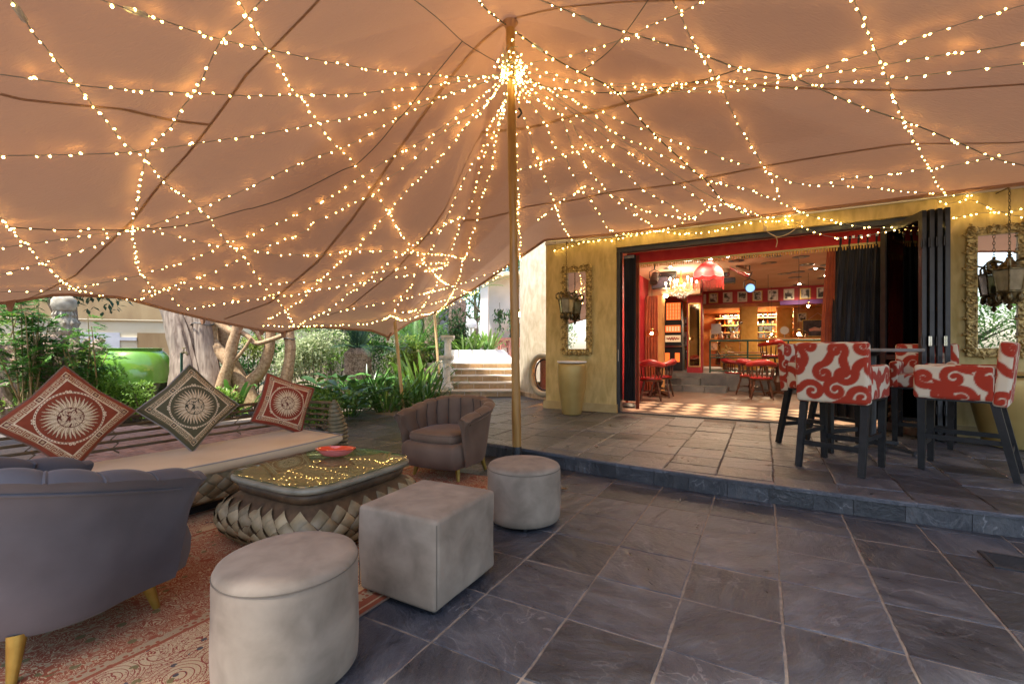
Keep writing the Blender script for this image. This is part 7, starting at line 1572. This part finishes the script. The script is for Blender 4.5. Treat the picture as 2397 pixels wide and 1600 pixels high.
S('fairy light string along the hem between the two slender props', C(6, (1060, 1300), (1130, 1335), (1200, 1335), (1280, 1300), (1350, 1290), (1410, 1275), (1500, 1235), (1620, 1180), (1750, 1105)), hub=False, sp=.11)
S('upper of two strings running up the back edge towards the ochre wall', C(6, (420, 1310), (590, 1285), (740, 1250), (900, 1220), (1050, 1195), (1180, 1165), (1330, 1125), (1440, 1100), (1600, 1060), (1740, 1005), (1900, 955), (1980, 915)), hub=False)
S('lower of two strings running up the back edge towards the ochre wall', C(6, (1120, 1280), (1220, 1270), (1330, 1230), (1440, 1190), (1540, 1165), (1690, 1115), (1800, 1060), (1890, 1000), (1970, 965)), hub=False)
S('short cross string right of the pole, between the steep strings', C(7, (105, 665), (250, 620), (370, 575), (500, 550), (600, 505), (750, 480), (880, 475)), hub=False, sp=.1)
S('low cross string looping behind the pole above the left mirror', C(7, (260, 1060), (380, 970), (450, 910), (570, 840), (620, 790), (690, 805), (790, 845), (880, 875), (1010, 935), (1110, 985), (1220, 1020), (1340, 1025), (1450, 1050)), hub=False, sp=.1)
S('fairy light string along the wall track over the left half of the doorway', C(7, (380, 1300), (570, 1245), (700, 1220), (860, 1215), (950, 1190), (1200, 1140), (1300, 1150), (1450, 1165), (1700, 1130), (1900, 1080), (2100, 1065), (2349, 1060)), hub=False, sp=.075)
S('fairy light string gathered on the wall above the doorway middle', C(7, (860, 1175), (1010, 1165), (1260, 1130), (1480, 1040), (1570, 985), (1700, 930), (1840, 960), (1950, 1000), (2060, 1040), (2250, 1020)), hub=False, sp=.08)
S('slack fairy string under the canopy between the two right cross strings', C(4, (330, 1350), (480, 1415), (590, 1445), (780, 1455), (930, 1460), (1150, 1480), (1400, 1500), (1700, 1525), (2000, 1535)), hub=False, sp=.1)
S('fairy light string rising from the doorway to the lower right edge of canopy', C(4, (780, 1440), (980, 1405), (1150, 1385), (1370, 1360), (1450, 1345), (1600, 1325), (1740, 1310), (1900, 1280), (2100, 1240), (2349, 1190), (2460, 1170)), hub=False, sp=.12)
S('sagging fairy string in front of the black curtain and folded doors', C(8, (180, 110), (270, 145), (430, 180), (540, 200), (720, 205), (790, 210), (860, 195), (1000, 150), (1100, 130), (1250, 120), (1344, 110)), hub=False, sp=.075)
S('lowest sagging string hanging across the black curtain top', C(8, (120, 190), (180, 180), (290, 230), (370, 250), (480, 255), (600, 230), (720, 205), (830, 200)), hub=False, sp=.1)
S('fairy light string on the ochre wall above the right mirror', C(8, (900, 60), (960, 80), (1070, 60), (1170, 100), (1250, 130), (1344, 150)), hub=False, sp=.07)
# knot of bulbs round the pole
kn = thing('fairy_light_bundle', 'dense glowing bundle of fairy lights tied round the tall pole', 'string lights', at(1194, 172, HUBD-.05))
b = B(); hp = kn.location.copy()
for k in range(9):
    a0 = random.uniform(0, 6.28); b.tube([Vector((.07*math.cos(a0+q*.7)*(1+.4*math.sin(q)), .07*math.sin(a0+q*.7)*(1+.4*math.cos(q)), random.uniform(-.13, .1)+.02*q)) for q in range(10)], .0035, 4)
mk('wire', b, 'wire_pvc', kn)
for k in range(75):
    a = random.uniform(0, 2*PI); rr = .06+abs(random.gauss(0, .07)); bo = ob('bulb', BULB, kn, (rr*math.cos(a), rr*math.sin(a)*.8-.03, random.gauss(0, .085)), rot=(random.uniform(0, 6), random.uniform(0, 6), 0), scale=.65)
tag(mk('hook_clip', B().tube([(0, 0, .05), (.02, 0, .03), (.03, 0, 0), (.01, 0, -.03), (-.01, 0, -.05)], .012, 6), 'black_plastic', loc=at(1214, 265, 4.9)), 'small dark clip hanging just right of the tall pole', 'clip')

# pale stay cord and a tangle of slack wire over the doorway
P = [tent_hit(x, y, .10) for x, y in C(7, (330, 40), (700, 290), (1100, 540), (1500, 800), (1880, 1010))]; P[0] = at(*C(7, (330, 40))[0], 5.0)
o = thing('stay_cord', 'thin pale straight cord from the pole to the doorway head', 'cord', P[-1]); mk('cord', B().tube([p-P[-1] for p in catmull(P, 6)], .0035, 5), 'wire_pvc', o); mk('knot', B().ball((0, 0, 0), .018, 8, 6), 'wire_pvc', o)
P = [tent_hit(x, y, .05)-N*.05 for x, y in C(7, (2010, 1020), (2050, 1130), (2090, 1170), (2150, 1195), (2230, 1170), (2300, 1120), (2340, 1080), (2310, 1060))]
o = thing('slack_wire', 'yellowish tangle of slack wire hanging at the doorway head', 'wire', P[-1]); mk('loop', B().tube([p-P[-1] for p in catmull(P, 6)], .006, 5), 'canvas_cushion', o)
P2 = [tent_hit(x, y, .05)-N*.05 for x, y in C(7, (2090, 1170), (2130, 1190), (2145, 1230), (2135, 1275))]; mk('tail', B().tube([p-P[-1] for p in catmull(P2, 6)], .005, 5), 'canvas_cushion', o)
mk('tie', B().ball(P[1]-P[-1], .03, 8, 6, (1, .6, 1.4)), 'canvas_cushion', o)
